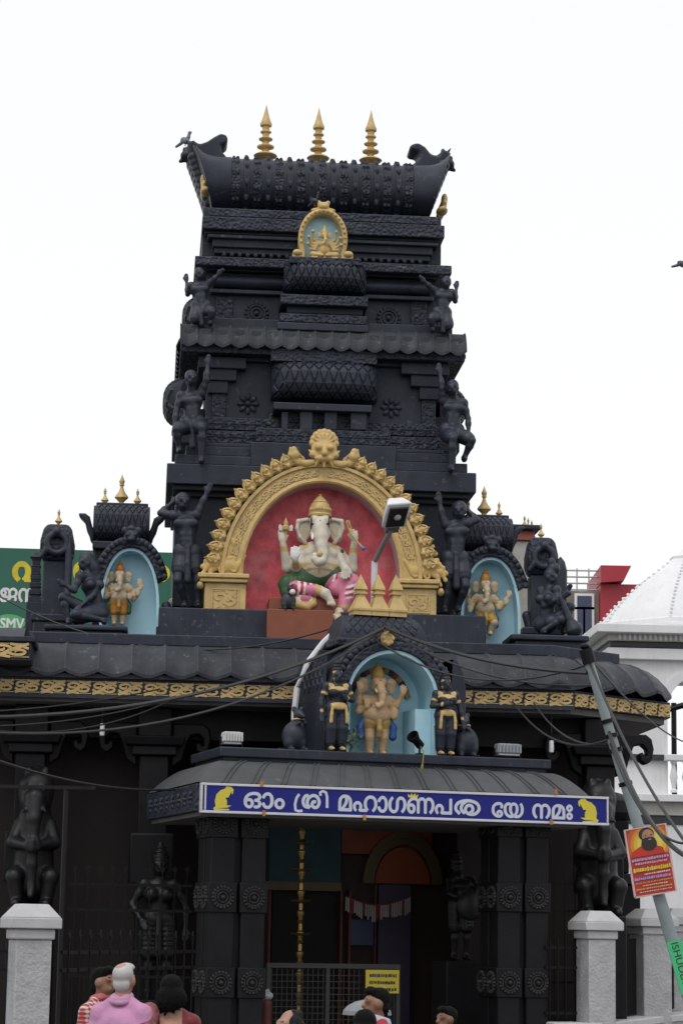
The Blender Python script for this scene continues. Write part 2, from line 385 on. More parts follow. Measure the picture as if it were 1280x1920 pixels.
def finial_mb(h, kind=0):
    if kind == 0: pr = [(.05, 0), (.085, .02), (.09, .05), (.05, .07), (.06, .09), (.16, .13), (.185, .155), (.16, .18), (.06, .22), (.055, .26), (.13, .29), (.135, .31), (.06, .35), (.05, .39), (.105, .42), (.11, .435), (.05, .47), (.055, .52), (.085, .54), (.085, .56), (.055, .58), (.06, .63), (.09, .65), (.095, .68), (.07, .74), (.045, .82), (.02, .92), (.004, 1.0)]
    elif kind == 1: pr = [(.09, 0), (.11, .02), (.10, .05), (.07, .09), (.15, .18), (.22, .24), (.20, .30), (.12, .40), (.07, .50), (.05, .58), (.05, .62), (.09, .65), (.06, .68), (.085, .74), (.09, .78), (.05, .86), (.02, .94), (.003, 1.0)]
    return MB().lathe((0, 0, 0), [(r * h, z * h) for r, z in pr], 18)
def scales(t, parent, surf, nu, nv, m, single=True, lift=0.03, name='scale'):
    """diamond pattern laid over a curved surface: surf(s, t) -> point, normal"""
    allq = MB()
    for i in range(2 * nu):
        for j in range(2 * nv):
            if (i + j) % 2: continue
            s, w = (i + 0.5) / (2 * nu), (j + 0.5) / (2 * nv); ds, dw = 0.5 / nu * 0.94, 0.5 / nv * 0.94
            if s - ds < -0.02 or s + ds > 1.02 or w - dw < -0.02 or w + dw > 1.02: continue
            cs = [surf(min(max(s + a * ds, 0), 1), min(max(w + b * dw, 0), 1)) for a, b in ((-1, 0), (0, -1), (1, 0), (0, 1))]
            ci = [surf(min(max(s + a * ds * .68, 0), 1), min(max(w + b * dw * .68, 0), 1)) for a, b in ((-1, 0), (0, -1), (1, 0), (0, 1))]
            vs = [c[0] - c[1] * 0.004 for c in cs] + [c[0] + c[1] * lift for c in ci]
            fs = [(4, 5, 6, 7)] + [(k, (k + 1) % 4, 4 + (k + 1) % 4, 4 + k) for k in range(4)]
            if single: t.part(name, MB().add(vs, fs), m, parent=parent, smooth=0)
            else: allq.add(vs, fs)
    if not single: t.part('scale_pattern', allq, m, parent=parent, smooth=0, kind='stuff')
def cushion(t, c, a, ry, rz, nu, nv, rot=0, single=True, m=None, name='cushion'):
    """lattice-covered roll: half length a along x, half depth ry, half height rz"""
    m = m or BLK
    R = Matrix.Rotation(rot, 3, 'Z'); c = Vector(c)
    def surf(s, w):
        x = (s * 2 - 1); th = (w - 0.5) * math.pi * 1.02
        e = (1 - abs(x) ** 5) ** 0.35 if abs(x) < 1 else 0.0
        e = max(e, 0.45)
        p = Vector((x * a, -math.copysign(abs(math.cos(th)) ** 0.75, math.cos(th)) * ry * e, math.copysign(abs(math.sin(th)) ** 0.75, math.sin(th)) * rz * (0.75 + 0.25 * e)))
        n = Vector((0.3 * x ** 5, -math.cos(th), math.sin(th))).normalized()
        return c + R @ p, R @ n
    q = MB().grid(lambda s, w: surf(s, w)[0], 24, 14)
    q2 = MB()
    for s in (0, 1):
        ring = [surf(s, j / 14)[0] for j in range(15)]
        q.add(ring, [tuple(range(15))])
    o = t.part(name, q, m)
    scales(t, o, surf, nu, nv, m, single)
    return o
# ================================================================== main hall
RF = T.P(603, 1203, -1.3).z
hall = Thing('temple_hall', 'black temple hall with a wide tiled eave and gold scroll frieze', 'temple', T, (0, -1.0, 0))
zf0, zf1 = T.P(200, 1304, -2.2).z, T.P(200, 1276, -2.2).z
ztl, ztop = T.P(200, 1264, -2.3).z, T.P(200, 1207, -1.45).z
EX = T.P(1075, 1300, -2.2).x; EL = -6.2
HX = T.P(1255, 1325, -0.9).x
plan = [(EL, -2.2), (EX, -2.2), (HX, -0.9), (HX, 4.5), (EL, 4.5)]
SOF = mat('soffit_plaster', (0.10, 0.097, 0.095), 0.8, 0.2, 3, 0.1, 30, dust=0.3, dcol=(0.06, 0.055, 0.05))
hall.part('eave_slab', MB().prismz([(p[0], p[1]) for p in plan], zf0, zf1 + 0.02), BLK)
hall.part('soffit', MB().prismz([(EL, -2.12), (EX - .03, -2.12), (HX - .08, -0.87), (HX - .08, 4.4), (EL, 4.4)], zf0 - 0.09, zf0 - 0.004), SOF)
hall.part('ceiling_beam', MB().box(EL, HX - 1.0, -1.35, -1.0, zf0 - 0.5, zf0 - 0.094), PBLK)
hall.part('roof_deck', MB().prismz([(EL, -1.5), (EX - .25, -1.5), (HX - .75, -0.7), (HX - .75, 4.3), (EL, 4.3)], zf1 + 0.024, ztop - 0.03), BLK)
hall.part('roof_curb', MB().prismz([(EL, -1.62), (EX - .2, -1.62), (HX - .7, -0.78), (HX - .7, 4.35), (EL, 4.35)], ztop - 0.028, RF), BLK, bev=0.015)
def eave_tile(w, hh, run, lip=0.05):
    q = MB(); N = 10
    prof = [(0, 1.0), (0.22, 0.985), (0.45, 0.92), (0.65, 0.78), (0.82, 0.55), (0.94, 0.28), (1.0, 0.0)]
    def fn(s, t, dz=0.0):
        k = t * (len(prof) - 1); i = min(int(k), len(prof) - 2); f = k - i
        o = prof[i][0] + (prof[i + 1][0] - prof[i][0]) * f; z = prof[i][1] + (prof[i + 1][1] - prof[i][1]) * f
        sc = (abs(math.cos(math.pi * s)) ** 2.2) * lip * t ** 3
        rib = 0.018 * math.exp(-((min(s, 1 - s) / 0.05) ** 2))
        return (s * w, -o * run - sc * 0.9 - rib * 0.6, z * hh + sc - dz + rib)
    q.grid(lambda s, t: fn(s, t), N, 12)
    q.grid(lambda s, t: fn(s, t, 0.045), N, 12)
    q.grid(lambda s, t: fn(s, 1.0, 0.045 * t), N, 1)
    q.grid(lambda s, t: fn(0.0, s, 0.045 * t), 12, 1); q.grid(lambda s, t: fn(1.0, s, 0.045 * t), 12, 1)
    return q
tw = 0.445; tm = eave_tile(tw, ztop - 0.03 - ztl, 0.82).mesh('eave_tile', ROOF)
IC = Vector((EX - .25, -1.5, ztl)); IC2 = Vector((HX - .82, -0.7, ztl)); TH = ztop - 0.03 - ztl
x = IC.x - tw
while x > EL: hall.inst('eave_tile', tm, (x, -1.5, ztl)); x -= tw
dd = IC2 - IC; can = math.atan2(dd.y, dd.x); n = 3
tm2 = eave_tile(dd.length / n, TH, 0.82).mesh('corner_eave_tile', ROOF)
for i in range(n): hall.inst('eave_tile', tm2, IC + dd * (i / n), rot=(0, 0, can))
tms = eave_tile(.46, TH, 0.82).mesh('side_eave_tile', ROOF)
for i in range(10): hall.inst('eave_tile', tms, IC2 + Vector((0, i * .46, 0)), rot=(0, 0, math.pi / 2))
PRF = [(0, 1.0), (0.22, 0.985), (0.45, 0.92), (0.65, 0.78), (0.82, 0.55), (0.94, 0.28), (1.0, 0.0)]
def hip(c, a0, a1):
    def fn(s, t_, dz=0.0):
        k = t_ * 6; i = min(int(k), 5); f = k - i; o_ = (PRF[i][0] + (PRF[i + 1][0] - PRF[i][0]) * f) * .82; z = (PRF[i][1] + (PRF[i + 1][1] - PRF[i][1]) * f) * TH
        a = a0 + (a1 - a0) * s; sc = (abs(math.cos(math.pi * s)) ** 2.2) * .07 * t_ ** 3
        return (c.x + math.sin(a) * (o_ + sc * .9), c.y - math.cos(a) * (o_ + sc * .9), c.z + z + sc - dz)
    hall.part('hip_tile', MB().grid(fn, 8, 12).grid(lambda s, t_: fn(s, t_, .045), 8, 12).grid(lambda s, t_: fn(s, 1.0, .045 * t_), 8, 1), ROOF)
hip(IC, 0, can); hip(IC2, can, math.pi / 2)
dv = Vector((HX - EX, 1.3, 0)); L = dv.length; ang = math.atan2(1.3, HX - EX)
fh = zf1 - zf0 - 0.03
sm = scroll_mb(0.335, fh).mesh('scroll_ornament', GOLD)
x = EX - 0.345
while x > EL: hall.inst('scroll_ornament', sm, (x, -2.203, zf0 + 0.015)); x -= 0.345
n = 7
for i in range(n): hall.inst('scroll_ornament', sm, Vector((EX, -2.2, zf0 + 0.015)) + dv * ((i + 0.03) / n) + Vector((math.sin(ang), -math.cos(ang), 0)) * 0.003, rot=(0, 0, ang), sc=(L / n / 0.345, 1, 1))
lip = MB().box(EL, EX, -2.235, -2.2, zf0 - 0.045, zf0 - 0.004); hall.part('frieze_lip', lip, BLK)
lip = MB().box(EL, EX, -2.30, -2.2, zf1 + 0.022, zf1 + 0.075); hall.part('frieze_lip', lip, BLK)
# walls, floor and columns of the hall
MAR = mat('maroon_wall', (0.013, 0.0065, 0.0055), 0.7, 0.25, 1.2, 0.1, 20)
hall.part('plinth', MB().box(EL, HX - 0.9, -1.9, 4.2, 0.1, 0.55), PBLK)
hall.part('rear_wall', MB().box(EL, HX - 1.1, 3.21, 3.4, 0.55, zf0 - 0.1), MAR)
hall.part('light_blocking_wall', MB().box(HX - 1.27, HX - 1.07, -0.5, 3.2, 0.55, zf0 - 0.1), PBLK)  # added wall, closes the open right end to keep skylight out
hall.part('front_wall', MB().box(EL, -2.3, -0.55, -0.4, 0.55, zf0 - 0.1), MAR)  # both front partitions are added to stop daylight reaching the interior
hall.part('front_wall', MB().box(2.0, HX - 1.272, -0.55, -0.4, 0.55, zf0 - 0.1), MAR)
def corbel_poly(sg, x0, z0):
    pts = [(0, 0), (.42, 0), (.50, -.06), (.53, -.2), (.50, -.36), (.42, -.42), (.33, -.36), (.32, -.28), (.37, -.24), (.40, -.30), (.44, -.3), (.43, -.2), (.36, -.14), (.25, -.16), (.2, -.28), (.14, -.5), (0, -.6)]
    return [(x0 + sg * p[0], z0 + p[1]) for p in pts]
for u in (60, 290, 1120):
    c = T.P(u, 1400, -1.45); y = -1.45
    t = hall
    t.part('column', MB().box(c.x - .2, c.x + .2, y - .2, y + .2, 0.55, zf0 - .75), PBLK, bev=.02)
    t.part('capital', MB().frus(c.x - .38, c.x + .38, y - .38, y + .38, zf0 - .62, zf0 - .5, -.04).box(c.x - .3, c.x + .3, y - .3, y + .3, zf0 - .75, zf0 - .622), PBLK, bev=.015)
    t.part('capital_block', MB().box(c.x - .23, c.x + .23, y - .24, y + .24, zf0 - .498, zf0 - .096), PBLK, bev=.02)
    for sg in (-1, 1):
        t.part('corbel', MB().prism(corbel_poly(sg, c.x + sg * .24, zf0 - .30), y - .12, y + .12), PBLK, bev=.02)
    t.part('column_block', MB().box(c.x - .3, c.x + .3, y - .3, y + .3, 2.6, 3.3), PBLK, bev=.03)
# a lower roof end with gold scrollwork, at the left edge of the picture
p = T.P(58, 1236, -3.0); 
ann = Thing('annexe_roof', 'black roof end with a broad gold scroll fascia', 'roof', T, (p.x - 1, -3.0, p.z))
zt = T.P(20, 1203, -3.0).z
ann.part('fascia', MB().box(p.x - 3, p.x, -3.0, -1.9, p.z - .02, zt), BLK, bev=.01)
ann.part('coping', MB().box(p.x - 3.05, p.x + .05, -3.05, -1.9, zt + .002, zt + .07), BLK, bev=.01)
ann.part('roof_slope', MB().prismx([(-3.0, zt + .072), (-2.7, zt + .22), (-1.9, zt + .3), (-1.9, zt + .072)], p.x - 3, p.x - .1), ROOF)
bs = scroll_mb(0.5, zt - p.z - 0.04, 0.03).mesh('scroll_ornament', GOLD)
for i in range(4): ann.inst('scroll_ornament', bs, (p.x - .02 - .5 * (i + 1), -3.004, p.z + .02))
# ================================================================== tower
tw_ = Thing('temple_tower', 'tall black stepped temple tower with a ridged barrel roof', 'tower', T, (0, 1.9, RF))
DB = 3.9
def slab(name, v0, v1, u0, u1, d, m=BLK, bev=0.015, inset=0.0, full=True):
    vm = (v0 + v1) / 2
    hw = (T.P(u1, vm, d).x - T.P(u0, vm, d).x) / 2; cx = 0.01 if full else (T.P(u1, vm, d).x + T.P(u0, vm, d).x) / 2
    um = 603 if full else (u0 + u1) / 2
    z1, z0 = T.P(um, v0, d).z, T.P(um, v1, d).z
    y1 = DB - d if full else 1.9
    q = MB().box(cx - hw, cx + hw, d, y1, z0, z1 - 0.002) if not inset else MB().frus(cx - hw, cx + hw, d, y1, z0, z1 - 0.002, inset)
    return tw_.part(name, q, m, bev=bev), (cx, hw, z0, z1)
slab('plinth', 1146, 1204, 292, 906, -0.72)
slab('lower_wall', 937, 1144, 335, 876, 0.40)
slab('moulding', 925, 938, 338, 868, 0.28); slab('moulding', 914, 926, 326, 880, 0.12)
slab('ledge', 877, 915, 313, 893, 0.0)
slab('step', 860, 878, 330, 878, 0.14); slab('step', 843, 861, 352, 858, 0.26); slab('step', 836, 844, 378, 838, 0.36)
slab('carved_band', 813, 837, 386, 832, 0.42, CARV); slab('carved_band', 788, 812, 392, 826, 0.46, CARV)
slab('tier_wall', 680, 790, 394, 822, 0.62)
slab('projecting_base', 832, 878, 470, 742, 0.10, full=False); slab('projecting_band', 805, 832, 480, 732, 0.2, CARV, full=False)
for sg in (0, 1):
    for (v0, v1, a, b, d) in ((668, 690, 372, 462, .42), (690, 713, 382, 444, .48), (713, 737, 390, 428, .52), (737, 790, 398, 424, .56)):
        u0, u1 = (a, b) if not sg else (1214 - b, 1214 - a)
        slab('pilaster_capital' if v0 < 737 else 'pilaster', v0 + sg * 12, v1 + sg * 12, u0, u1, d, BLK if v0 < 737 else CARV, full=False)
slab('beam', 655, 682, 384, 830, 0.5)
slab('frieze_beam', 645, 668, 340, 873, 0.25, CARV)
slab('projecting_frieze', 655, 680, 508, 707, 0.20, CARV, full=False)
slab('tile_core', 618, 646, 356, 856, 0.5)
slab('tier_base', 602, 620, 360, 848, 0.52)
slab('tier_wall', 505, 604, 392, 822, 0.85)
slab('pilaster', 556, 604, 405, 437, .8, CARV, full=False); slab('pilaster', 562, 610, 770, 800, .8, CARV, full=False)
slab('moulding', 548, 556, 396, 814, 0.72); slab('moulding', 505, 514, 386, 824, 0.7)
o, (cx, hw, z0, z1) = slab('moulding', 524, 548, 402, 808, 0.80)
tw_.part('roll_moulding', MB().prismx([(0.8 - 0.14 * math.sin(a), (z0 + z1) / 2 + (z1 - z0) * .5 * math.cos(a)) for a in [math.pi * i / 10 for i in range(11)]], cx - hw, cx + hw), BLK)
slab('cornice', 488, 505, 365, 846, 0.5, CARV)
slab('tier_body', 397, 489, 379, 826, 0.98)
slab('moulding', 470, 482, 402, 806, 0.86); slab('moulding', 453, 470, 398, 810, 0.80); slab('moulding', 446, 453, 388, 820, 0.72)
slab('carved_band', 413, 437, 376, 830, 0.66, CARV); slab('moulding', 437, 446, 382, 824, 0.78); slab('carved_band', 397, 413, 388, 816, 0.8, CARV)
# dentils under the top moulding
dz = T.P(603, 478, .86).z; dm = MB().ell((0, 0, 0), (.035, .03, .04), 8, 5).mesh('dentil', BLK)
for i in range(26): tw_.inst('dentil', dm, (-1.5 + i * 3.02 / 25, .85, dz - .05))
# centre stacks with lattice cushions
def stack(rows, cx_u):
    for (nm, v0, v1, u0, u1, d, m) in rows: slab(nm, v0, v1, u0, u1, d, m, full=False)
stack([('niche_shelf', 482, 495, 542, 677, .25, CARV), ('cushion_slab', 553, 572, 526, 690, .30, CARV), ('cushion_neck', 572, 589, 538, 680, .45, BLK), ('cushion_slab', 589, 606, 525, 688, .32, CARV), ('cushion_foot', 606, 620, 520, 690, .24, BLK)], 603)
stack([('cushion_slab', 756, 770, 513, 697, .12, BLK), ('niche_box', 770, 806, 528, 690, .36, BLK)], 603)
for k, u0 in enumerate((528, 562, 608, 657)):      # posts between the three square niches
    w = (12, 24, 24, 30)[k]
    slab('niche_post', 771, 806, u0, u0 + w, .2, full=False)
p = T.P(608, 524, .62); cushion(tw_, (p.x, .72, p.z), .625, .50, .235, 11, 4)
p = T.P(608, 719, .45); cushion(tw_, (p.x, .60, p.z), .80, .56, .29, 11, 4)
for sg in (-1, 1):
    p = T.P(608, 719, .45); cushion(tw_, (sg * 1.92, 1.95, p.z - .05), .62, .42, .30, 8, 4, rot=sg * math.pi / 2, single=False, name='side_cushion')
    p = T.P(608, 560, .45); cushion(tw_, (sg * 1.72, 1.95, p.z), .55, .36, .25, 8, 4, rot=sg * math.pi / 2, single=False, name='side_cushion')
    zq = T.P(608, 790, .45).z; tw_.part('side_stack', MB().box(sg * 1.98 - .22, sg * 1.98 + .22, 1.2, 2.7, zq - .25, zq + .2).box(sg * 1.92 - .2, sg * 1.92 + .2, 1.3, 2.6, zq + .202, zq + .32), BLK, bev=.015)
pr = petal_rosette(.175).mesh('rosette', BLK); wr = wheel_rosette(.19).mesh('rosette', BLK)
for u, v in ((465, 757), (733, 764)): tw_.inst('rosette', pr, T.P(u, v, .60))
for u, v in ((481, 588), (728, 597)): tw_.inst('rosette', wr, T.P(u, v, .83))
lo = petal_rosette(.10, 6, .02).mesh('niche_flower', BLK)
for u in (555, 602, 652): tw_.inst('niche_flower', lo, T.P(u, 791, .35))
# small flowers along the carved bands
fl = petal_rosette(.062, 4, .018).mesh('band_flower', BLK)
for v, d, a, b in ((825, .42, 396, 474), (800, .46, 400, 478), (825, .42, 742, 826), (800, .46, 736, 820), (818, .2, 490, 725)):
    m_ = int((b - a) / 17)
    for i in range(m_ + 1): tw_.inst('band_flower', fl, T.P(a + (b - a) * i / m_, v + (a - 603) * .0 + ((a + (b - a) * i / m_) - 603) * .034, d - .004))
# curved tile course between the tiers
NT = 17
zt0, zt1 = T.P(603, 655, .25).z, T.P(603, 619, .5).z
hw0 = (T.P(874, 655, .25).x - T.P(338, 655, .25).x) / 2
ct = eave_tile(2 * hw0 / NT, zt1 - zt0, .34, .035)
ct.box(.05, 2 * hw0 / NT - .05, -.30, -.22, (zt1 - zt0) * .4, (zt1 - zt0) * .66)
ct = ct.mesh('course_tile', ROOF)
for i in range(NT): tw_.inst('course_tile', ct, (-hw0 + .01 + i * 2 * hw0 / NT, .5, zt0))
for sg in (-1, 1):
    for i in range(10): tw_.inst('course_tile', ct, (sg * (hw0 - .34), (.5 + i * .29) if sg > 0 else (3.4 - i * .29), zt0), rot=(0, 0, sg * math.pi / 2))
# barrel roof
zb, zt = T.P(603, 399, 1.2).z, T.P(603, 318, 1.95).z
xb0, xb1 = T.P(434, 350, 1.5).x, T.P(772, 350, 1.5).x
xb1 = (xb1 - xb0) / 2 + .01; xb0 = .02 - xb1
def barrel(x, a, gs=1.0, dy=0.0):
    c, s_ = math.cos(a), math.sin(a)
    return (x, 1.95 - (math.copysign(abs(s_) ** .8, s_)) * .86 * gs, zb + (zt - zb) * gs * (0.5 + 0.5 * (math.copysign(abs(c) ** .8, c))))
def bl(t_): return -0.1 + t_ * (math.pi * 1.0 + .2)
q = MB().grid(lambda s, t_: barrel(xb0 + (xb1 - xb0) * s, -math.pi + 2 * math.pi * t_), 2, 48)
brl = tw_.part('barrel_roof', q, BLK)
def band_mb(w, beads, lift):
    q = MB()
    def fn(s, t_): 
        b = barrel(0, 0.15 + t_ * 2.6, 1.0); ctr = (0, 1.95, (zb + zt) / 2)
        dvx = Vector((0, b[1] - ctr[1], b[2] - ctr[2])); dvx = dvx * (1 + (lift if 0.02 < s < .98 else -0.03) / dvx.length)
        return (w * (s - .5), ctr[1] + dvx.y, ctr[2] + dvx.z)
    q.grid(lambda s, t_: fn((0, .02 + 1e-6, .98 - 1e-6, 1)[int(round(s * 3))], t_), 3, 22)
    for k in range(beads):
        t_ = (k + .5) / beads; p = fn(.5, t_); q.ell((0, p[1], p[2]), (w * .42, .05, .06), 8, 5)
    return q
bw = band_mb(.085, 6, .03).mesh('roof_band', BLK); bp_ = band_mb(.13, 0, .018)
for k in range(7):
    for s in (-.03, .03):
        t_ = (k + .5) / 7; b = barrel(s, .15 + t_ * 2.6); bp_.ell((s, b[1] - .02, b[2] + .01), (.03, .03, .045), 6, 4)
bp_ = bp_.mesh('roof_band', CARV)
for i in range(17):
    xx = xb0 + .07 + (xb1 - xb0 - .14) * i / 16
    tw_.inst('roof_band', bw if i % 2 else bp_, (xx, 0, 0), parent=None, sc=(1, 1, 1))
tw_.part('roof_ridge', MB().box(xb0, xb1, 1.75, 2.15, zt - .03, zt + .035), BLK, bev=.02)
tw_.part('roof_rail', MB().tube([(xb0, 1.50, zt - .06), (xb1, 1.50, zt - .06)], .03), BLK)
bd = MB().ell((0, 0, 0), (.05, .03, .025), 8, 5).mesh('ridge_bead', BLK)
for i in range(22): tw_.inst('ridge_bead', bd, (xb0 + .06 + (xb1 - xb0 - .12) * i / 21, 1.42, zt - .10))
# flared ends with curling crests and lion masks
for sg in (-1, 1):
    xe = xb1 if sg > 0 else xb0
    q = MB().grid(lambda s, t_: (lambda g: (xe + sg * .62 * s * (.42 + .58 * max(0, min(1, (g[2] - zb) / (zt - zb)))), 1.95 + (g[1] - 1.95) * (1 + .10 * s * s), zb + (g[2] - zb) * (1 + .25 * s ** 4) - .03 * s))(barrel(0, -math.pi + 2 * math.pi * t_, 1.03)), 8, 48)
    q.add([(xe + sg * .62 * (.42 + .58 * max(0, min(1, (barrel(0, -math.pi + 2 * math.pi * j / 32)[2] - zb) / (zt - zb)))), 1.95 + (barrel(0, -math.pi + 2 * math.pi * j / 32)[1] - 1.95) * 1.1, zb + (barrel(0, -math.pi + 2 * math.pi * j / 32)[2] - zb) * 1.25 - .03) for j in range(32)], [tuple(range(32))])
    tw_.part('flared_roof_end', q, BLK)
    Pk = lambda u, v: ((lambda p: (p.x, p.z))(T.P(u, v, 1.95)))
    crest_l = [(440, 318), (424, 303), (413, 290), (413, 280), (421, 279), (427, 272), (424, 262), (413, 259), (400, 266), (388, 274), (374, 279), (362, 272), (350, 274), (357, 300), (371, 340), (400, 345)]
    crest_r = [(760, 324), (776, 312), (783, 303), (781, 293), (770, 291), (763, 287), (768, 279), (781, 276), (794, 284), (805, 298), (818, 300), (826, 288), (842, 294), (836, 318), (826, 350), (795, 350)]
    tw_.part('roof_crest', MB().prism([Pk(*p) for p in (crest_l if sg < 0 else crest_r)], 1.7, 2.2), BLK, bev=.05)
    cx_, cz_ = Pk(362, 290) if sg < 0 else Pk(828, 305)
    pr_ = [ell((0, 0, 0), (.13, .17, .15)), ell((sg * .1, -.02, -.03), (.10, .12, .08)), ell((sg * .13, -.06, .06), .04), ell((0, -.12, .12), (.04, .04, .08)), ell((sg * -.02, .12, .12), (.04, .04, .08)),
           cap((sg * .12, 0, -.08), (sg * .2, 0, -.12), .05, .03), cap((sg * .05, -.1, .1), (sg * .12, -.16, .19), .035, .012)]
    for k in range(9):
        pr_.append(ell((sg * (-.01 - .035 * k), -.28 + .0 * k, -.14 - .13 * k * .72), (.10, .12, .085)))
        pr_.append(ell((sg * (.0 - .035 * k), .1, -.14 - .13 * k * .72), (.10, .3, .085)))
    me = sculpt('lion_mask', pr_, .02, .03)
    tw_.inst('lion_mask', me, (cx_, 1.95, cz_))
    gx, gz = Pk(382, 372) if sg < 0 else Pk(822, 408)
    me = sculpt('end_ornament', [ell((0, 0, 0), (.06, .5, .1), (.54, .375, .145)), ell((sg * .02, -.2, .12), (.05, .12, .1), (.54, .375, .145)), ell((-sg * .03, -.3, -.1), (.09, .2, .06), (.54, .375, .145))], .02, .03)
    tw_.inst('end_ornament', me, (gx, 1.6, gz))
for (ub, vb, vt) in ((497, 312, 197), (596, 314, 203), (694, 319, 207)):
    b = T.P(ub, vb, 1.95); h = T.P(ub, vt, 1.95).z - b.z
    tw_.inst('finial', finial_mb(h).mesh('finial', GOLD), (b.x, 1.95, zt + .03), sc=(1, 1, (h + b.z - zt - .03) / h))
# ================================================================== top medallion
md = T.P(607, 482, .18); y = .42
med = Thing('medallion_niche', 'small gold horseshoe niche with sky blue back near the tower top', 'niche', T, (md.x, y, md.z))
def arch_path(w, h, n=24, over=0.0):
    out = []
    for i in range(n + 1):
        a = math.pi * i / n
        out.append((-w * math.cos(a) , h * math.sin(a)))
    return out
s_ = (T.P(654, 430, .42).x - T.P(561, 430, .42).x) / 2
zt2 = T.P(607, 388, .42).z; hh = zt2 - md.z
SKYB = mat('sky_blue_paint', (0.46, 0.72, 0.82), 0.6, 0.06, 4, 0.05, 30, dust=0.25, dcol=(0.36, 0.56, 0.64))
hs_ = lambda k: [(md.x - s_ * k * .86, md.z + .02), (md.x - s_ * k, md.z + hh * .35)] + [(md.x - s_ * k * math.cos(a), md.z + hh * .45 + (hh * .55) * k * math.sin(a)) for a in [math.pi * i / 16 for i in range(17)]] + [(md.x + s_ * k, md.z + hh * .35), (md.x + s_ * k * .86, md.z + .02)]
med.part('niche_back', MB().prism(hs_(.9), y + .22, y + .30), SKYB)
q = MB(); pts = hs_(.88); q.ribbon(pts, s_ * .22, y, y + .22)
med.part('gold_arch', q, GOLD, bev=.03)
bdm = MB().ell((0, 0, 0), .024, 7, 5).mesh('bead', GOLD)
for i, p in enumerate(hs_(.88)[1:-1]): med.inst('bead', bdm, (p[0], y - .01, p[1]))
for sg in (-1, 1): med.part('arch_foot', MB().box(md.x + sg * s_ * .98 - .09, md.x + sg * s_ * .98 + .09, y - .03, y + .2, md.z + .003, md.z + .13).ell((md.x + sg * s_ * 1.02, y - .03, md.z + .12), (.08, .05, .05)), GOLD, bev=.015)
gc = (.54, .375, .145)
me = sculpt('lion_crest', [ell((0, 0, 0), (.09, .08, .07), gc), ell((-.07, 0, .06), .035, gc), ell((.07, 0, .06), .035, gc), ell((0, -.06, -.02), (.05, .05, .04), gc), ell((-.10, .02, -.06), (.09, .06, .04), gc), ell((.10, .02, -.06), (.09, .06, .04), gc)], .012, .02)
med.inst('lion_crest', me, (md.x, y + .08, zt2 + .03))
# ================================================================== big gold arch with red niche
YA = -0.42
Az = lambda v: T.P(605, v, YA).z
ax0 = T.P(604, 1000, YA).x
arch = Thing('gold_arch', 'large gold leaf-edged arch over a red niche on the tower front', 'arch', T, (ax0, YA, RF))
wi = (T.P(750, 1080, YA).x - T.P(457, 1080, YA).x) / 2; zs = Az(1082); hi_ = Az(906) - zs; z_b = Az(1172)
RED = mat('crimson_paint', (0.66, 0.09, 0.115), 0.5, 0.3, 4.5, 0.08, 30, dust=0.7, dcol=(0.62, 0.30, 0.30))
LAV = mat('lavender_plaster', (0.50, 0.48, 0.52), 0.7, 0.08, 4)
def ap(k, n=32, w=None, h=None):
    w = w or wi; h = h or hi_
    return [(ax0 - (w + k) * math.cos(math.pi * i / n), zs + (h + k) * math.sin(math.pi * i / n)) for i in range(n + 1)]
back = [(ax0 - wi - .04, z_b)] + ap(.04) + [(ax0 + wi + .04, z_b)]
arch.part('niche_back', MB().prism(back, YA + .42, YA + .50), RED)
q = MB(); inn = [(ax0 - wi, z_b)] + ap(0) + [(ax0 + wi, z_b)]; ou = [(ax0 - wi - .05, z_b)] + ap(.05) + [(ax0 + wi + .05, z_b)]
m_ = len(inn)
vs = [(p[0], YA + .03, p[1]) for p in inn] + [(p[0], YA + .42, p[1]) for p in inn] + [(p[0], YA + .42, p[1]) for p in ou] + [(p[0], YA + .03, p[1]) for p in ou]
fs = []
for i in range(m_ - 1):
    for k in range(4): fs.append((k * m_ + i, k * m_ + i + 1, ((k + 1) % 4) * m_ + i + 1, ((k + 1) % 4) * m_ + i))
arch.part('niche_reveal', MB().add(vs, fs), LAV)
q = MB(); N = 48; pro = [(0.0, .10), (0.0, 0.02), (.03, 0.0), (.06, .03), (.09, .045), (.26, .045), (.28, .0), (.33, 0.0), (.34, .06), (.34, .40), (0.0, .40)]
def apt(k, t_):
    a = math.pi * t_; return (ax0 - (wi + k * 0.98) * math.cos(a), zs + (hi_ + k * .86) * math.sin(a))
q.grid(lambda s, t_: (lambda pq: (apt(pq[0] + .0, s)[0], YA - .06 + pq[1], apt(pq[0], s)[1]))(pro[int(round(t_ * (len(pro) - 1)))]), N, len(pro) - 1)
band = arch.part('arch_band', q, GOLD)
# relief on the band
rm = scroll_mb(.20, .12, .022).mesh('relief_scroll', GOLD)
for i in range(22):
    t_ = (i + .9) / 23.8; p = apt(.175, t_); a = math.pi * t_; tx = math.atan2((hi_ + .15) * math.cos(a), (wi + .17) * math.sin(a))
    if abs(t_ - .5) < .03: continue
    arch.inst('relief_scroll', rm, (p[0] - .10 * math.cos(tx) + .06 * math.sin(tx), YA - .012, p[1] - .10 * math.sin(tx) - .06 * math.cos(tx)), rot=(0, -tx, 0), parent=band)
leafq = MB()
def leaf_pt(s, t_):
    w_ = max(0, math.sin(math.pi * (s ** .62))) ** 1.15 * .115; x_ = (t_ * 2 - 1) * w_
    return (x_, -.05 * (1 - (t_ * 2 - 1) ** 2) * math.sin(math.pi * s) - .03 * abs(math.sin(3 * math.pi * s)) * (1 - abs(t_ * 2 - 1)), s * .25 + .01 * math.sin(6 * math.pi * s))
leafq.grid(leaf_pt, 10, 6); leafq.grid(lambda s, t_: (leaf_pt(s, t_)[0], .04, leaf_pt(s, t_)[2]), 10, 6)
leafq.ell((0, -.045, .05), (.034, .03, .034), 8, 5)
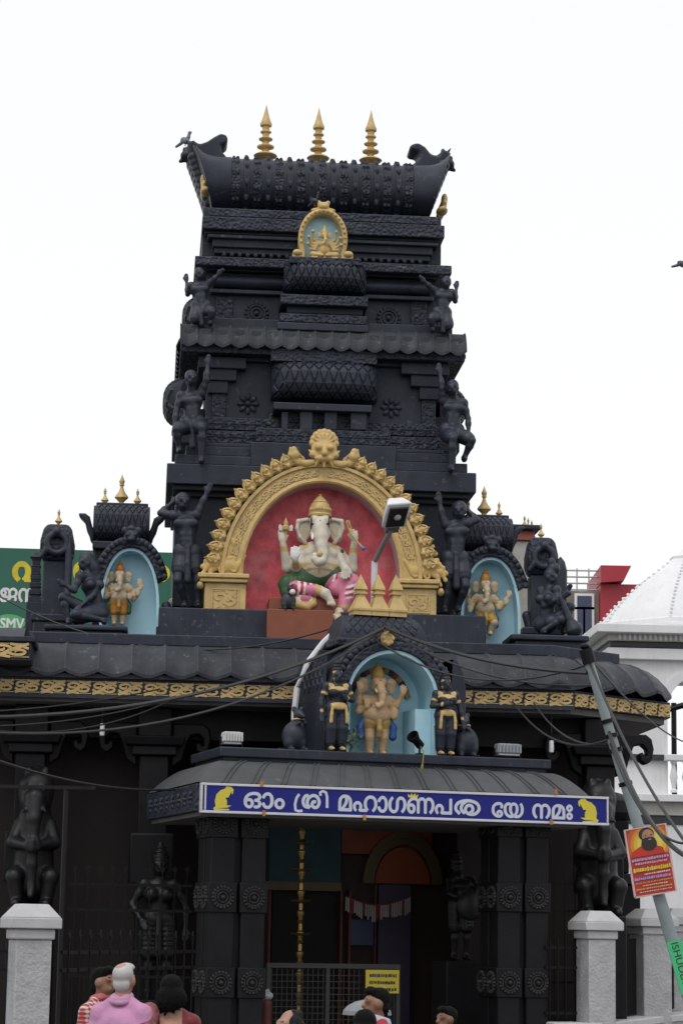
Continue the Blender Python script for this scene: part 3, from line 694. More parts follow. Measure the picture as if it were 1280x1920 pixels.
for sx_ in (-1, 1): leafq.tube([(sx_ * .02, -.045, .06), (sx_ * .06, -.05, .09), (sx_ * .055, -.055, .14), (sx_ * .02, -.05, .19)], [.012, .016, .014, .006], 6)
lm = leafq.mesh('leaf', GOLD)
for i in range(30):
    t_ = .04 + .92 * i / 29
    if abs(t_ - .5) < .07: continue
    p = apt(.33, t_); a = math.pi * t_
    ang_ = math.atan2(-math.cos(a) * (hi_ + .3), math.sin(a) * (wi + .3))
    arch.inst('leaf', lm, (p[0], YA - .03, p[1]), rot=(0, ang_, 0), sc=(1, 1, 1.05))
gk = (.54, .375, .145)
kz = Az(845); 
pr_ = [ell((0, 0, 0), (.19, .10, .17), gk), ell((-.09, -.08, .02), (.05, .06, .05), gk), ell((.09, -.08, .02), (.05, .06, .05), gk), cap((0, -.10, .04), (0, -.13, -.07), .028, .05, gk), ell((0, -.06, -.14), (.14, .07, .06), gk),
       cap((-.12, -.05, -.10), (-.22, -.04, -.02), .04, .015, gk), cap((.12, -.05, -.10), (.22, -.04, -.02), .04, .015, gk), cap((-.08, -.06, -.16), (-.13, -.05, -.26), .035, .012, gk), cap((.08, -.06, -.16), (.13, -.05, -.26), .035, .012, gk), cap((0, -.05, -.16), (0, -.06, -.26), .04, .02, gk)]
for i in range(9):
    a = math.pi * (i / 8); pr_.append(ell((-.17 * math.cos(a), .01, .10 + .17 * math.sin(a)), (.05, .05, .055), gk)); 
pr_.append(ell((0, .0, .14), (.13, .06, .13), gk))
for i in range(7):
    a = math.pi * (.1 + .8 * i / 6); pr_.append(cap((-.05 * math.cos(a), -.05, .10), (-.13 * math.cos(a), -.05, .10 + .13 * math.sin(a)), .012, .016, gk))
pr_ += [ell((-.16, -.03, -.08), (.06, .05, .05), gk), ell((.16, -.03, -.08), (.06, .05, .05), gk)]
arch.inst('lion_face', sculpt('lion_face', pr_, .011, .012), (ax0, YA - .05, kz))
for sg in (-1, 1):                                        # scrolling wings beside the mask
    pr_ = chain([(0, 0, 0), (sg * .12, 0, -.03), (sg * .24, 0, .0), (sg * .33, 0, .10), (sg * .35, 0, .2)], [.05, .055, .06, .055, .02], gk) + [ell((sg * .27, -.04, .09), (.06, .05, .07), gk), ell((sg * .30, -.03, .16), (.05, .04, .06), gk)]
    arch.inst('crest_wing', sculpt('crest_wing', pr_, .012, .02), (ax0 + sg * .14, YA - .04, Az(868)))
    # plumed bird scrolls where the arch meets its pedestal
    pr_ = []
    rr = random.Random(3)
    for k in range(11):
        a0 = math.radians(60 + k * 14); bx, bz = -.02 + .10 * math.cos(a0), .10 + .10 * math.sin(a0); ln = .20 + .10 * math.sin(k * .9)
        e1 = (bx + ln * .6 * math.cos(a0), bz + ln * .6 * math.sin(a0)); e2 = (e1[0] + .12 * math.cos(a0 + .9), e1[1] + .12 * math.sin(a0 + .9))
        pr_ += chain([(sg * -bx, -.02 * (k % 3), bz), (sg * -e1[0], -.03 - .02 * (k % 2), e1[1]), (sg * -e2[0], -.05, e2[1])], [.03, .038, .022], gk)
        pr_.append(ell((sg * -e2[0], -.05, e2[1]), (.032, .03, .032), gk))
    pr_ += [ell((sg * .02, -.02, .08), (.17, .08, .09), gk), cap((sg * -.10, -.04, .06), (sg * -.2, -.05, .2), .05, .03, gk)]
    for k in range(12):
        a = k * .55; pr_.append(tor((sg * (.02 - .09 * math.cos(k)), -.07, .08 + .07 * math.sin(k * 1.7)), (0, 1, 0), .035, .012, gk))
    bx_ = T.P(430 if sg < 0 else 786, 1075, YA).x
    arch.inst('bird_scroll', sculpt('bird_scroll', pr_, .012, .012), (bx_, YA + .04, Az(1077)), sc=(1.05, 1, 1.15))
    u0, u1 = (383, 461) if sg < 0 else (749, 818)
    v0, v1 = (1092, 1155) if sg < 0 else (1103, 1162)
    x0, x1 = T.P(u0, 1120, YA - .1).x, T.P(u1, 1120, YA - .1).x; zt_, zb_ = T.P(u0, v0, YA - .1).z, T.P(u0, v1, YA - .1).z
    ped = arch.part('pedestal', MB().box(x0, x1, YA - .1, YA + .45, zb_ + .002, zt_), GOLD, bev=.012)
    arch.part('pedestal_cap', MB().box(x0 - .07, x1 + .02, YA - .17, YA + .45, zt_ + .002, zt_ + .06).box(x0 - .1, x1 + .04, YA - .2, YA + .45, zt_ + .062, zt_ + .13), GOLD, parent=ped, bev=.015)
    arch.part('pedestal_foot', MB().box(x0 - .03, x1 + .03, YA - .14, YA + .45, zb_ + .0, zb_ + .055), GOLD, parent=ped, bev=.01)
    fr_ = MB(); a_, b_, c_, d_ = x0 + .10, x1 - .10, zb_ + .10, zt_ - .08
    fr_.box(a_, b_, YA - .115, YA - .102, c_, c_ + .02).box(a_, b_, YA - .115, YA - .102, d_ - .02, d_).box(a_, a_ + .02, YA - .115, YA - .102, c_ + .021, d_ - .021).box(b_ - .02, b_, YA - .115, YA - .102, c_ + .021, d_ - .021)
    arch.part('panel_frame', fr_, GOLD, parent=ped)
    arch.inst('relief_scroll', scroll_mb(b_ - a_ - .06, d_ - c_ - .06, .015).mesh('panel_relief', GOLD), (a_ + .03, YA - .101, c_ + .03), parent=ped)
    arch.part('pedestal_bracket', MB().ell((x0 - .06 if sg < 0 else x1 + .06, YA - .1, zt_ - .04), (.05, .08, .06)), GOLD, parent=ped)
# ================================================================== figures
BK = (0.021, 0.026, 0.040); GD = (.54, .375, .145)
def sub(a, b): return A3(a) - A3(b)
def human(J, k=1.0, col=BK, hair=BK, fem=False, face=0.0, fingers=True, curls=True, hs=1.0):
    """body volumes from joint positions; returns (body, hair) lists. J values are (x, y, z)"""
    J = {n: A3(p) for n, p in J.items()}
    Rz = rotm((0, 0, 1), face); h = J['head']; f = lambda x, y, z: h + Rz @ A3((x, y, z)) * k * hs
    B = [ell(h, (.078 * k * hs, .095 * k * hs, .115 * k), col, Rz), ell(f(0, -.03, -.06), (.055 * k, .06 * k, .055 * k), col, Rz), cap(f(0, -.088, .02), f(0, -.115, -.025), .012 * k, .02 * k, col),
         cap(f(-.05, -.08, .03), f(.05, -.08, .03), .016 * k, None, col), ell(f(0, -.085, -.065), (.03 * k, .02 * k, .012 * k), col, Rz), ell(f(-.082, 0, -.01), (.015 * k, .03 * k, .035 * k), col, Rz), ell(f(.082, 0, -.01), (.015 * k, .03 * k, .035 * k), col, Rz),
         ell(f(-.033, -.082, .008), (.016 * k, .012 * k, .009 * k), col), ell(f(.033, -.082, .008), (.016 * k, .012 * k, .009 * k), col)]
    sh = (J['shl'] + J['shr']) / 2; pv = J['pelvis']; ax = sh - pv; ch = pv + ax * .72; wa = pv + ax * .33
    acr = J['shr'] - J['shl']; acr = acr / np.linalg.norm(acr); fw = np.cross(acr, ax / np.linalg.norm(ax)); fw = -fw if fw[1] > 0 else fw
    w = np.linalg.norm(J['shr'] - J['shl']) / 2
    B += [cap(h + A3((0, .01, -.06)) * k, sh, .052 * k, .065 * k, col), cap(J['shl'], J['shr'], .062 * k, None, col), cap(ch - acr * w * .42, ch + acr * w * .42, .105 * k, None, col), cap(ch, wa, .14 * k, .115 * k, col), cap(wa, pv, .115 * k, .125 * k, col),
          cap(pv - acr * .06 * k, pv + acr * .06 * k, .11 * k, None, col), ell(J['shl'], .072 * k, col), ell(J['shr'], .072 * k, col)]
    if fem:
        for s in (-1, 1): B.append(ell(ch + acr * s * .085 * k + fw * .105 * k - A3((0, 0, .0)), .078 * k, col))
        B.append(cap(pv - acr * .09 * k, pv + acr * .09 * k, .115 * k, None, col))
    else:
        for s in (-1, 1):
            B.append(ell(ch + acr * s * .08 * k + fw * .095 * k + ax * .06, (.085 * k, .045 * k, .06 * k), col))
            for q in range(3): B.append(ell(pv + ax * (.22 + .13 * q) + acr * s * .042 * k + fw * .108 * k, (.036 * k, .022 * k, .036 * k), col))
    for s in 'lr':
        a, e, hd = J['sh' + s], J['el' + s], J['ha' + s]
        m1 = (a + e) / 2; m2 = e + (hd - e) * .35
        B += [cap(a, m1, .058 * k, .053 * k, col), cap(m1, e, .053 * k, .038 * k, col), cap(e, m2, .040 * k, .043 * k, col), cap(m2, hd, .043 * k, .026 * k, col)]
        dr = hd - e; dr = dr / (np.linalg.norm(dr) + 1e-6); pc = hd + dr * .045 * k
        B.append(ell(pc, (.038 * k, .03 * k, .045 * k), col))
        if fingers:
            sd_ = np.cross(dr, A3((0, 1, 0))); sd_ = sd_ / (np.linalg.norm(sd_) + 1e-6)
            for q in range(4):
                b = pc + dr * .03 * k + sd_ * (q - 1.5) * .021 * k; B.append(cap(b, b + dr * (.07, .085, .08, .06)[q] * k + A3((0, -.015, 0)), .011 * k, .008 * k, col))
            b = pc + sd_ * .03 * k; B.append(cap(b, b + dr * .035 * k + sd_ * .035 * k, .013 * k, .010 * k, col))
        hp, kn, an = J['hip' + s], J['kn' + s], J['an' + s]
        cf = kn + (an - kn) * .3
        B += [cap(hp, (hp + kn) / 2, .098 * k, .085 * k, col), cap((hp + kn) / 2, kn, .085 * k, .058 * k, col), cap(kn, cf, .056 * k, .060 * k, col), cap(cf, an, .060 * k, .036 * k, col)]
        tq = J.get('toe' + s); tq = an + A3((0, -.16 * k, -.045 * k)) if tq is None else tq
        B += [cap(an + A3((0, .03 * k, -.03 * k)), an, .038 * k, None, col), cap(an + A3((0, 0, -.02 * k)), tq, .040 * k, .028 * k, col)]
    H = [ell(f(0, .015, .035), (.088 * k, .10 * k, .10 * k), hair, Rz)]
    if curls:
        for q in range(26):
            a = q * 2.4; z = .02 + .12 * (q % 7) / 7; r = .088 * math.cos(z * 7)
            y = math.sin(a) * r + .02
            if y < -.05 and z < .08: continue
            H.append(ell(f(math.cos(a) * r, y, z), .024 * k, hair))
    return B, H
class Fig:
    """reads joint positions for one statue in a building's frame and returns them relative to its foot"""
    def __init__(s, fr, u, v, d): s.fr = fr; s.d = d; s.b = fr.P(u, v, d)
    def __call__(s, u, v, y=0.0): return A3(s.fr.P(u, v, s.d + y) - s.b)
def J2(F, d, mir=None):
    out = {}
    for n, p in d.items():
        q = F(*p); out[n] = q
    return out
def dhoti(J, k, col=BK, low=.55):
    J = {n: A3(p) for n, p in J.items()}; pv = J['pelvis']; q = []
    q += [cap(pv + A3((-.07 * k, 0, .03 * k)), pv + A3((.07 * k, 0, .03 * k)), .128 * k, None, col)]
    for s in 'lr':
        hp, kn = J['hip' + s], J['kn' + s]; d = kn - hp
        q.append(cap(hp, hp + d * low, .112 * k, .10 * k, col))
        n = d / np.linalg.norm(d)
        for i in range(6): q.append(tor(hp + d * (low * (i + .5) / 6), n, (.110 - .008 * i / 6) * k, .010 * k, col))
    c = pv + A3((0, -.12 * k, .06 * k))
    q += chain([c, c + A3((0, -.03 * k, -.2 * k)), c + A3((.01, -.02 * k, -.42 * k))], [.035 * k, .04 * k, .05 * k], col)
    q += [tor(pv + A3((0, 0, .09 * k)), (0, 0, 1), .115 * k, .022 * k, col), ell(pv + A3((0, -.135 * k, .09 * k)), (.035 * k, .02 * k, .03 * k), col)]
    return q
def statue(name, label, cat, F, B, H=None, W=None, group=None, vox=.015, k=.03, extra=(), paint=()):
    t = Thing(name, label, cat, F.fr, F.b, group)
    t.part('body', sculpt('body', B, vox, k, paint), None)
    if H: t.part('hair', sculpt('hair', H, vox, .012), None)
    if W: t.part('garment', sculpt('garment', W, vox, .02), None)
    for nm, pr, kk in extra: t.part(nm, sculpt(nm, pr, vox * .8, kk), None)
    return t
def atlas(u, v, d, joints, label, k, face=0, low=.55):
    F = Fig(T, u, v, d); J = J2(F, joints); k *= 1.13; B, H = human(J, k, face=face, curls=False); hd_ = J['head']; H += [ell(hd_ + A3((0, .05, .05)) * k, (.10 * k, .075 * k, .085 * k), BK), ell(hd_ + A3((0, .08, -.04)) * k, (.085 * k, .05 * k, .07 * k), BK)]
    return statue('atlas_statue', label, 'statue', F, B, H, dhoti(J, k, low=low), 'black atlas statues at the tower corners')
def mirror(j, c, dv=0): return {(n[:-1] + ('r' if n[-1] == 'l' else 'l') if n[:2] in ('sh', 'el', 'ha', 'hi', 'kn', 'an', 'to') else n): (2 * c - p[0], p[1] + dv, *p[2:]) for n, p in j.items()}
# bottom tier: standing, one arm up to the ledge, one behind the head
jl = dict(head=(343, 941, -.05), shl=(327, 967), shr=(368, 966), pelvis=(352, 1040), ell_=(0, 0))
jl.pop('ell_')
jl.update(ell=(301, 962, .05), hal=(322, 944, .12), elr=(379, 944, -.02), har=(387, 926, -.02), hipl=(341, 1046), hipr=(364, 1046), knl=(333, 1088, -.14), knr=(370, 1090, -.06), anl=(347, 1131, .02), anr=(372, 1131, -.02))
atlas(360, 1142, -.22, jl, 'black bare-chested atlas statue left of the gold arch, holding up the ledge', .98, face=15)
jr = dict(head=(861, 957, -.05), shl=(836, 984), shr=(874, 981), pelvis=(852, 1052), ell=(828, 966, -.02), hal=(824, 944, -.02), elr=(893, 975, .05), har=(877, 957, .1), hipl=(841, 1058), hipr=(864, 1058), knl=(838, 1100, -.05), knr=(872, 1098, -.14), anl=(832, 1142, -.02), anr=(858, 1140, .02))
atlas(845, 1154, -.22, jr, 'black bare-chested atlas statue right of the gold arch, holding up the ledge', .98, face=-15)
# middle tier: seated on the ledge corner with one knee up
jl = dict(head=(359, 709, -.08), shl=(340, 742), shr=(377, 738), pelvis=(362, 796), ell=(331, 771, -.03), hal=(328, 800, -.08), elr=(388, 712, -.08), har=(390, 684, -.06), hipl=(352, 800), hipr=(371, 800), knl=(331, 805, -.22), knr=(379, 802, -.3), anl=(337, 842, -.12), anr=(378, 862, -.26))
atlas(368, 874, .18, jl, 'black seated atlas statue on the middle tier, left corner, one arm raised', .88, face=12, low=.8)
jr = mirror(jl, 604, 14); jr.update(head=(848, 727, -.08), hal=(824, 700, -.06), ell=(828, 728, -.08), knr=(884, 826, -.22), anr=(870, 858, -.1), har=(878, 812, -.08), anl=(845, 878, -.26), knl=(848, 822, -.3))
atlas(848, 889, .18, jr, 'black seated atlas statue on the middle tier, right corner, one arm raised', .88, face=-12, low=.8)
# upper tier: kneeling
jl = dict(head=(374, 514, -.04), shl=(358, 536), shr=(389, 533), pelvis=(378, 576), ell=(352, 552, .05), hal=(350, 528, .1), elr=(400, 524, -.05), har=(408, 516, -.08), hipl=(371, 579), hipr=(385, 579), knl=(364, 600, -.12), knr=(397, 585, -.22), anl=(372, 606, .12), anr=(395, 605, -.14))
atlas(382, 612, .32, jl, 'black kneeling atlas statue high on the tower, left corner', .72, face=25, low=.85)
jr = mirror(jl, 602.5, 13); jr.update(head=(836, 530, -.04))
atlas(826, 624, .32, jr, 'black kneeling atlas statue high on the tower, right corner', .72, face=-25, low=.85)
# ------------------------------------------------------------------ elephant-headed deity
def ganesha(F, c, k, sc, arms, pose='stand', legs=None):
    """c: colours skin, gold, cloth, cloth2, ear; sc joint reader is F; positions in metres from foot for a 1.7 m figure scaled by k"""
    pass
IV = (.56, .51, .42); GN = (.03, .09, .035); PK = (.62, .20, .30); RD = (.38, .025, .04); WT = (.70, .68, .66); DK = (.02, .02, .02)
Zg = lambda X, Y, y=0.0: FG(500 + X / 5.818, 900 + Y / 5.818, y)
FG = Fig(T, 580, 1190, -.28)
S = 1 / 756.0
g = Thing('elephant_deity_statue', 'large seated ivory elephant-headed deity with green and pink garment', 'statue', T, FG.b)
B = [ell(Zg(560, 950, -.02), (.31, .25, .27), IV), ell(Zg(575, 800), (.29, .18, .19), IV), cap(Zg(390, 770), Zg(750, 770), .085, None, IV), ell(Zg(470, 810, -.10), (.12, .10, .09), IV), ell(Zg(690, 810, -.10), (.12, .10, .09), IV),
     ell(Zg(578, 500, -.08), (.155, .17, .185), IV), ell(Zg(528, 440, -.17), (.085, .08, .08), IV), ell(Zg(630, 440, -.17), (.085, .08, .08), IV), ell(Zg(515, 590, -.17), (.06, .07, .08), IV), ell(Zg(650, 590, -.17), (.06, .07, .08), IV)]
B += chain([Zg(580, 520, -.20), Zg(590, 620, -.29), Zg(600, 720, -.34), Zg(615, 810, -.38), Zg(605, 880, -.42), Zg(555, 895, -.44), Zg(522, 860, -.44), Zg(528, 820, -.43)], [.12, .102, .086, .072, .064, .058, .050, .042], IV)
# arms
B += chain([Zg(365, 800, .04), Zg(225, 960, .0), Zg(178, 700, -.1)], [.085, .078, .050], IV) + chain([Zg(790, 800, .04), Zg(930, 970, .0), Zg(950, 700, -.1)], [.085, .078, .050], IV)
B += chain([Zg(380, 830, -.06), Zg(320, 960, -.16), Zg(310, 880, -.34)], [.075, .065, .045], IV) + chain([Zg(790, 850, -.06), Zg(870, 1010, -.18), Zg(860, 970, -.34)], [.075, .065, .05], IV)
def hand(c, up, side, k=1.0, col=IV, spread=1.0, thumb=1):
    c = A3(c); up = A3(up); side = A3(side); q = [ell(c, (.058 * k, .035 * k, .062 * k), col)]
    for i in range(4):
        b = c + up * .045 * k + side * (i - 1.5) * .03 * k
        q.append(cap(b, b + up * (.07, .09, .085, .065)[i] * k + side * (i - 1.5) * .008 * spread, .017 * k, .012 * k, col))
    b = c + side * thumb * .05 * k; q.append(cap(b, b + up * .05 * k + side * thumb * .035 * k, .018 * k, .012 * k, col))
    return q
B += hand(Zg(170, 640, -.12), (0, 0, 1), (1, 0, 0), 1.0) + hand(Zg(955, 635, -.12), (-.2, -.1, .95), (1, 0, 0), 1.0, thumb=-1) + hand(Zg(300, 830, -.38), (.12, 0, 1), (1, 0, 0), 1.05, WT) + hand(Zg(862, 985, -.36), (-.1, -.25, -.9), (1, 0, 0), 1.1)
# feet
B += chain([Zg(575, 1205, -.36), Zg(640, 1240, -.42), Zg(715, 1345, -.46)], [.075, .07, .045], IV) + chain([Zg(790, 1440, -.34), Zg(760, 1500, -.42), Zg(800, 1590, -.52)], [.07, .065, .045], IV)
for i in range(4): B.append(ell(Zg(735 - i * 22, 1360 - i * 3, -.48), .02, IV)); B.append(ell(Zg(830 - i * 24, 1600, -.56), .02, IV))
pt = [ell(Zg(484, 470, -.15), (.014, .14, .10), DK), ell(Zg(675, 470, -.15), (.014, .14, .10), DK), ell(Zg(505, 478, -.22), (.035, .05, .010), DK), ell(Zg(655, 478, -.22), (.035, .05, .010), DK), tor(Zg(560, 1050, -.04), (0, .3, 1), .255, .022, (.42, .27, .10)), tor(Zg(185, 760, -.08), (0, 0, 1), .05, .035, GD), tor(Zg(950, 770, -.08), (0, 0, 1), .05, .035, GD), tor(Zg(316, 930, -.28), (0, .5, 1), .05, .032, GD), tor(Zg(575, 1205, -.36), (1, 0, .4), .075, .04, GD),
      ell(Zg(580, 452, -.25), (.016, .04, .025), DK), ell(Zg(505, 490, -.22), (.028, .05, .014), DK), ell(Zg(655, 490, -.22), (.028, .05, .014), DK), tor(Zg(560, 985, -.02), (0, .25, 1), .30, .036, GD), ell(Zg(575, 980, -.26), (.03, .08, .06), GD), tor(Zg(575, 760, -.05), (0, .6, 1), .22, .045, GD),
      tor(Zg(760, 1465, -.4), (.2, .3, 1), .075, .03, GD)]
g.part('body', sculpt('body', B, .012, .03, pt), None)
def ear(F, cx, cy, sg, k=1.0, col=IV):
    return [ell(F(cx, cy, -.04), (.10 * k, .032 * k, .175 * k), col, rotm((0, 1, 0), sg * 14)), ell(F(cx + sg * -14, cy - 70, -.05), (.095 * k, .04 * k, .09 * k), col)]
for sg, cx in ((-1, 405), (1, 755)):
    rim = chain([Zg(cx - sg * 40, 430, -.09), Zg(cx + sg * 60, 450, -.09), Zg(cx + sg * 75, 530, -.09), Zg(cx + sg * 40, 620, -.09), Zg(cx - sg * 20, 690, -.07)], [.03, .032, .028, .028, .03], IV)
    g.part('ear', sculpt('ear', [ell(Zg(cx, 560, -.05), (.105, .03, .17), IV, rotm((0, 1, 0), -sg * 12))] + rim, .012, .02, [ell(Zg(cx - sg * 10, 560, -.09), (.055, .04, .1), (.50, .40, .27), rotm((0, 1, 0), -sg * 12))]), None)
    g.part('tusk', sculpt('tusk', [cap(Zg(578 + sg * 75, 580, -.22), Zg(578 + sg * 80, 640, -.33), .028, .018, WT)], .01, .01), None)
cr = MB(); c0 = Zg(580, 385, -.06)
cr.lathe(tuple(c0), [(r / 756, z / 756) for r, z in ((128, -20), (134, 0), (122, 18), (128, 36), (122, 60), (112, 90), (100, 120), (84, 135), (88, 142), (72, 160), (60, 178), (46, 190), (34, 205), (20, 215), (24, 222), (10, 235), (3, 240))], 28)
crown = g.part('crown', cr, GOLD, rel=True)
q = MB()
for i in range(9):
    a = math.radians(-150 + i * 15); q.ell((c0[0] + .165 * math.cos(a + .0), c0[1] + .165 * math.sin(a), c0[2] + .07), (.022, .022, .026), 8, 5)
q.ell((c0[0], c0[1] - .165, c0[2] + .085), (.03, .02, .04), 8, 5); g.part('crown_jewels', q, GOLD, parent=crown, rel=True)
W1 = [cap(Zg(480, 1090, -.05), Zg(230, 1130, -.14), .16, .13, GN), cap(Zg(215, 1150, -.14), Zg(230, 1230, -.18), .12, .11, GN), cap(Zg(800, 790, .0), Zg(815, 1010, .0), .06, .07, GN), cap(Zg(380, 1050, -.03), Zg(740, 1060, -.03), .18, .18, GN)]
W2 = [cap(Zg(320, 1190, -.26), Zg(530, 1205, -.33), .125, .095, PK), cap(Zg(690, 1100, -.05), Zg(920, 1110, -.22), .15, .125, PK), cap(Zg(920, 1120, -.24), Zg(830, 1390, -.30), .125, .095, PK), ell(Zg(760, 1180, -.2), (.12, .1, .13), PK)]
pp = [tor(Zg(330 + i * 32, 1190 + i * 3, -.27), (1, .2, -.1), .115, .021, RD if i % 2 else WT) for i in range(7)] + [tor(Zg(915 - i * 14, 1170 + i * 34, -.25), (-.35, 0, 1), .118, .019, RD if i % 2 else WT) for i in range(7)] + [tor(Zg(720 + i * 30, 1110, -.1), (1, 0, -.2), .145, .017, RD if i % 2 else WT) for i in range(6)] + [ell(Zg(300, 1200, -.3), (.06, .12, .10), RD)]
pp += [tor(Zg(555, 1207, -.33), (1, 0, 0), .09, .04, GD), tor(Zg(830, 1395, -.3), (-.2, 0, 1), .09, .03, GD)]
g.part('shawl', sculpt('shawl', W1, .013, .04, [tor(Zg(250 + i * 40, 1140, -.12), (1, 0, -.3), .15, .010, (.10, .16, .05)) for i in range(4)]), None)
g.part('garment', sculpt('garment', W2, .012, .03, pp), None)
hem = chain([Zg(310, 1310, -.30), Zg(360, 1370, -.33), Zg(440, 1385, -.34), Zg(510, 1350, -.34), Zg(525, 1300, -.33)], [.05, .06, .06, .05, .03], GD)
g.part('hem', sculpt('hem', hem + [ell(Zg(420, 1290, -.3), (.13, .07, .09), PK)], .012, .02, [tor(Zg(420, 1290, -.33), (0, 1, 0), .085, .03, WT)]), None)
g.part('sweet', sculpt('sweet', [ell(Zg(575, 805, -.46), .045, GD), ell(Zg(520, 820, -.46), .028, WT)], .01, .01), None)
ax = MB(); p = Zg(208, 520, -.14)
ax.tube([p + A3((0, 0, -.2)), p + A3((0, 0, .06))], .014).lathe((p[0], p[1], p[2]), [(.02, -.05), (.055, -.03), (.06, .01), (.03, .04), (.035, .07), (.012, .12), (.002, .15)], 12)
axo = g.part('axe', ax, GOLD, rel=True)
ab = MB()
for s in (-1, 1): ab.prism([(p[0] + s * .04, p[2] - .05), (p[0] + s * .10, p[2] - .045), (p[0] + s * .105, p[2] + .02), (p[0] + s * .085, p[2] + .05), (p[0] + s * .04, p[2] + .01)], p[1] - .012, p[1] + .012)
g.part('axe_blade', ab, mat('white_enamel', (.62, .60, .56), .5), parent=axo, rel=True, bev=.005)
q = MB(); pts = [Zg(*a) for a in ((1050, 745, -.2), (1000, 690, -.2), (930, 600, -.2), (895, 530, -.2), (870, 470, -.2), (875, 445, -.2), (895, 450, -.2), (915, 520, -.2), (915, 590, -.2))]
q.tube(pts, .016, 8); g.part('noose', q, GOLD, rel=True)
q = MB(); p = Zg(1050, 745, -.2); q.ell(p, .035); g.part('tassel', q, mat('blue_enamel', (.06, .18, .45), .4), rel=True)
# seat under the deity
BRN = mat('brown_pedestal_paint', (.22, .062, .028), .55, .12, 3, .08, 30, dust=.3, dcol=(.16, .05, .03))
a, b = T.P(500, 1192, -.92), T.P(624, 1192, -.92); z1 = T.P(580, 1142, -1.0).z; z2 = T.P(580, 1122, -.6).z
st = Thing('deity_pedestal', 'brown stepped pedestal box under the seated ivory deity', 'pedestal', T, (a.x, -.92, a.z))
st.part('front_block', MB().box(a.x, b.x, -.92, -.62, RF + .002, z1), BRN, bev=.01)
st.part('seat_block', MB().box(a.x + .04, b.x + .25, -.615, .0, RF + .002, z2), BRN, bev=.01)
# ------------------------------------------------------------------ mouse shapes
def mouse(F, k, col, flip=1, label='', extra=None, name='mouse_statue'):
    f = lambda x, y, z: (flip * x * k, y * k, z * k)
    B = [ell(f(0, 0, .30), (.26 * k, .24 * k, .30 * k), col), ell(f(.04, -.02, .52), (.14 * k, .13 * k, .16 * k), col), ell(f(.06, -.06, .72), (.11 * k, .13 * k, .12 * k), col), cap(f(.08, -.14, .72), f(.11, -.26, .68), .07 * k, .028 * k, col),
         ell(f(-.03, -.02, .84), (.055 * k, .025 * k, .065 * k), col), ell(f(.13, -.02, .84), (.055 * k, .025 * k, .065 * k), col), cap(f(.14, -.08, .50), f(.16, -.22, .56), .045 * k, .03 * k, col), cap(f(-.06, -.12, .50), f(.04, -.22, .56), .045 * k, .03 * k, col),
         ell(f(.13, -.06, .16), (.11 * k, .15 * k, .14 * k), col), ell(f(-.13, -.06, .16), (.11 * k, .15 * k, .14 * k), col), cap(f(.14, -.15, .03), f(.17, -.27, .03), .05 * k, .035 * k, col), cap(f(-.12, -.15, .03), f(-.10, -.27, .03), .05 * k, .035 * k, col)]
    B += chain([f(-.02, .16, .06), f(-.2, .2, .04), f(-.3, .08, .04), f(-.28, -.06, .04)], [.035 * k, .028 * k, .02 * k, .012 * k], col)
    return B
F = Fig(T, 540, 1170, -1.12); F.b.z = T.P(540, 1163, -1.12).z; F.b.z = z1 - .0; F.b.z = z1 + .002; F.b.y = -.84; F.b.x = T.P(540, 1150, -.84).x
t = Thing('mouse_statue', 'small dark grey mouse statue holding a white ball, on the brown pedestal', 'statue', T, F.b, 'mouse statues')
t.part('body', sculpt('body', mouse(F, .42, (.035, .037, .042)), .009, .015), None)
t.part('ball', sculpt('ball', [ell((.05, -.13, .24), .042, WT)], .008, .01), None)
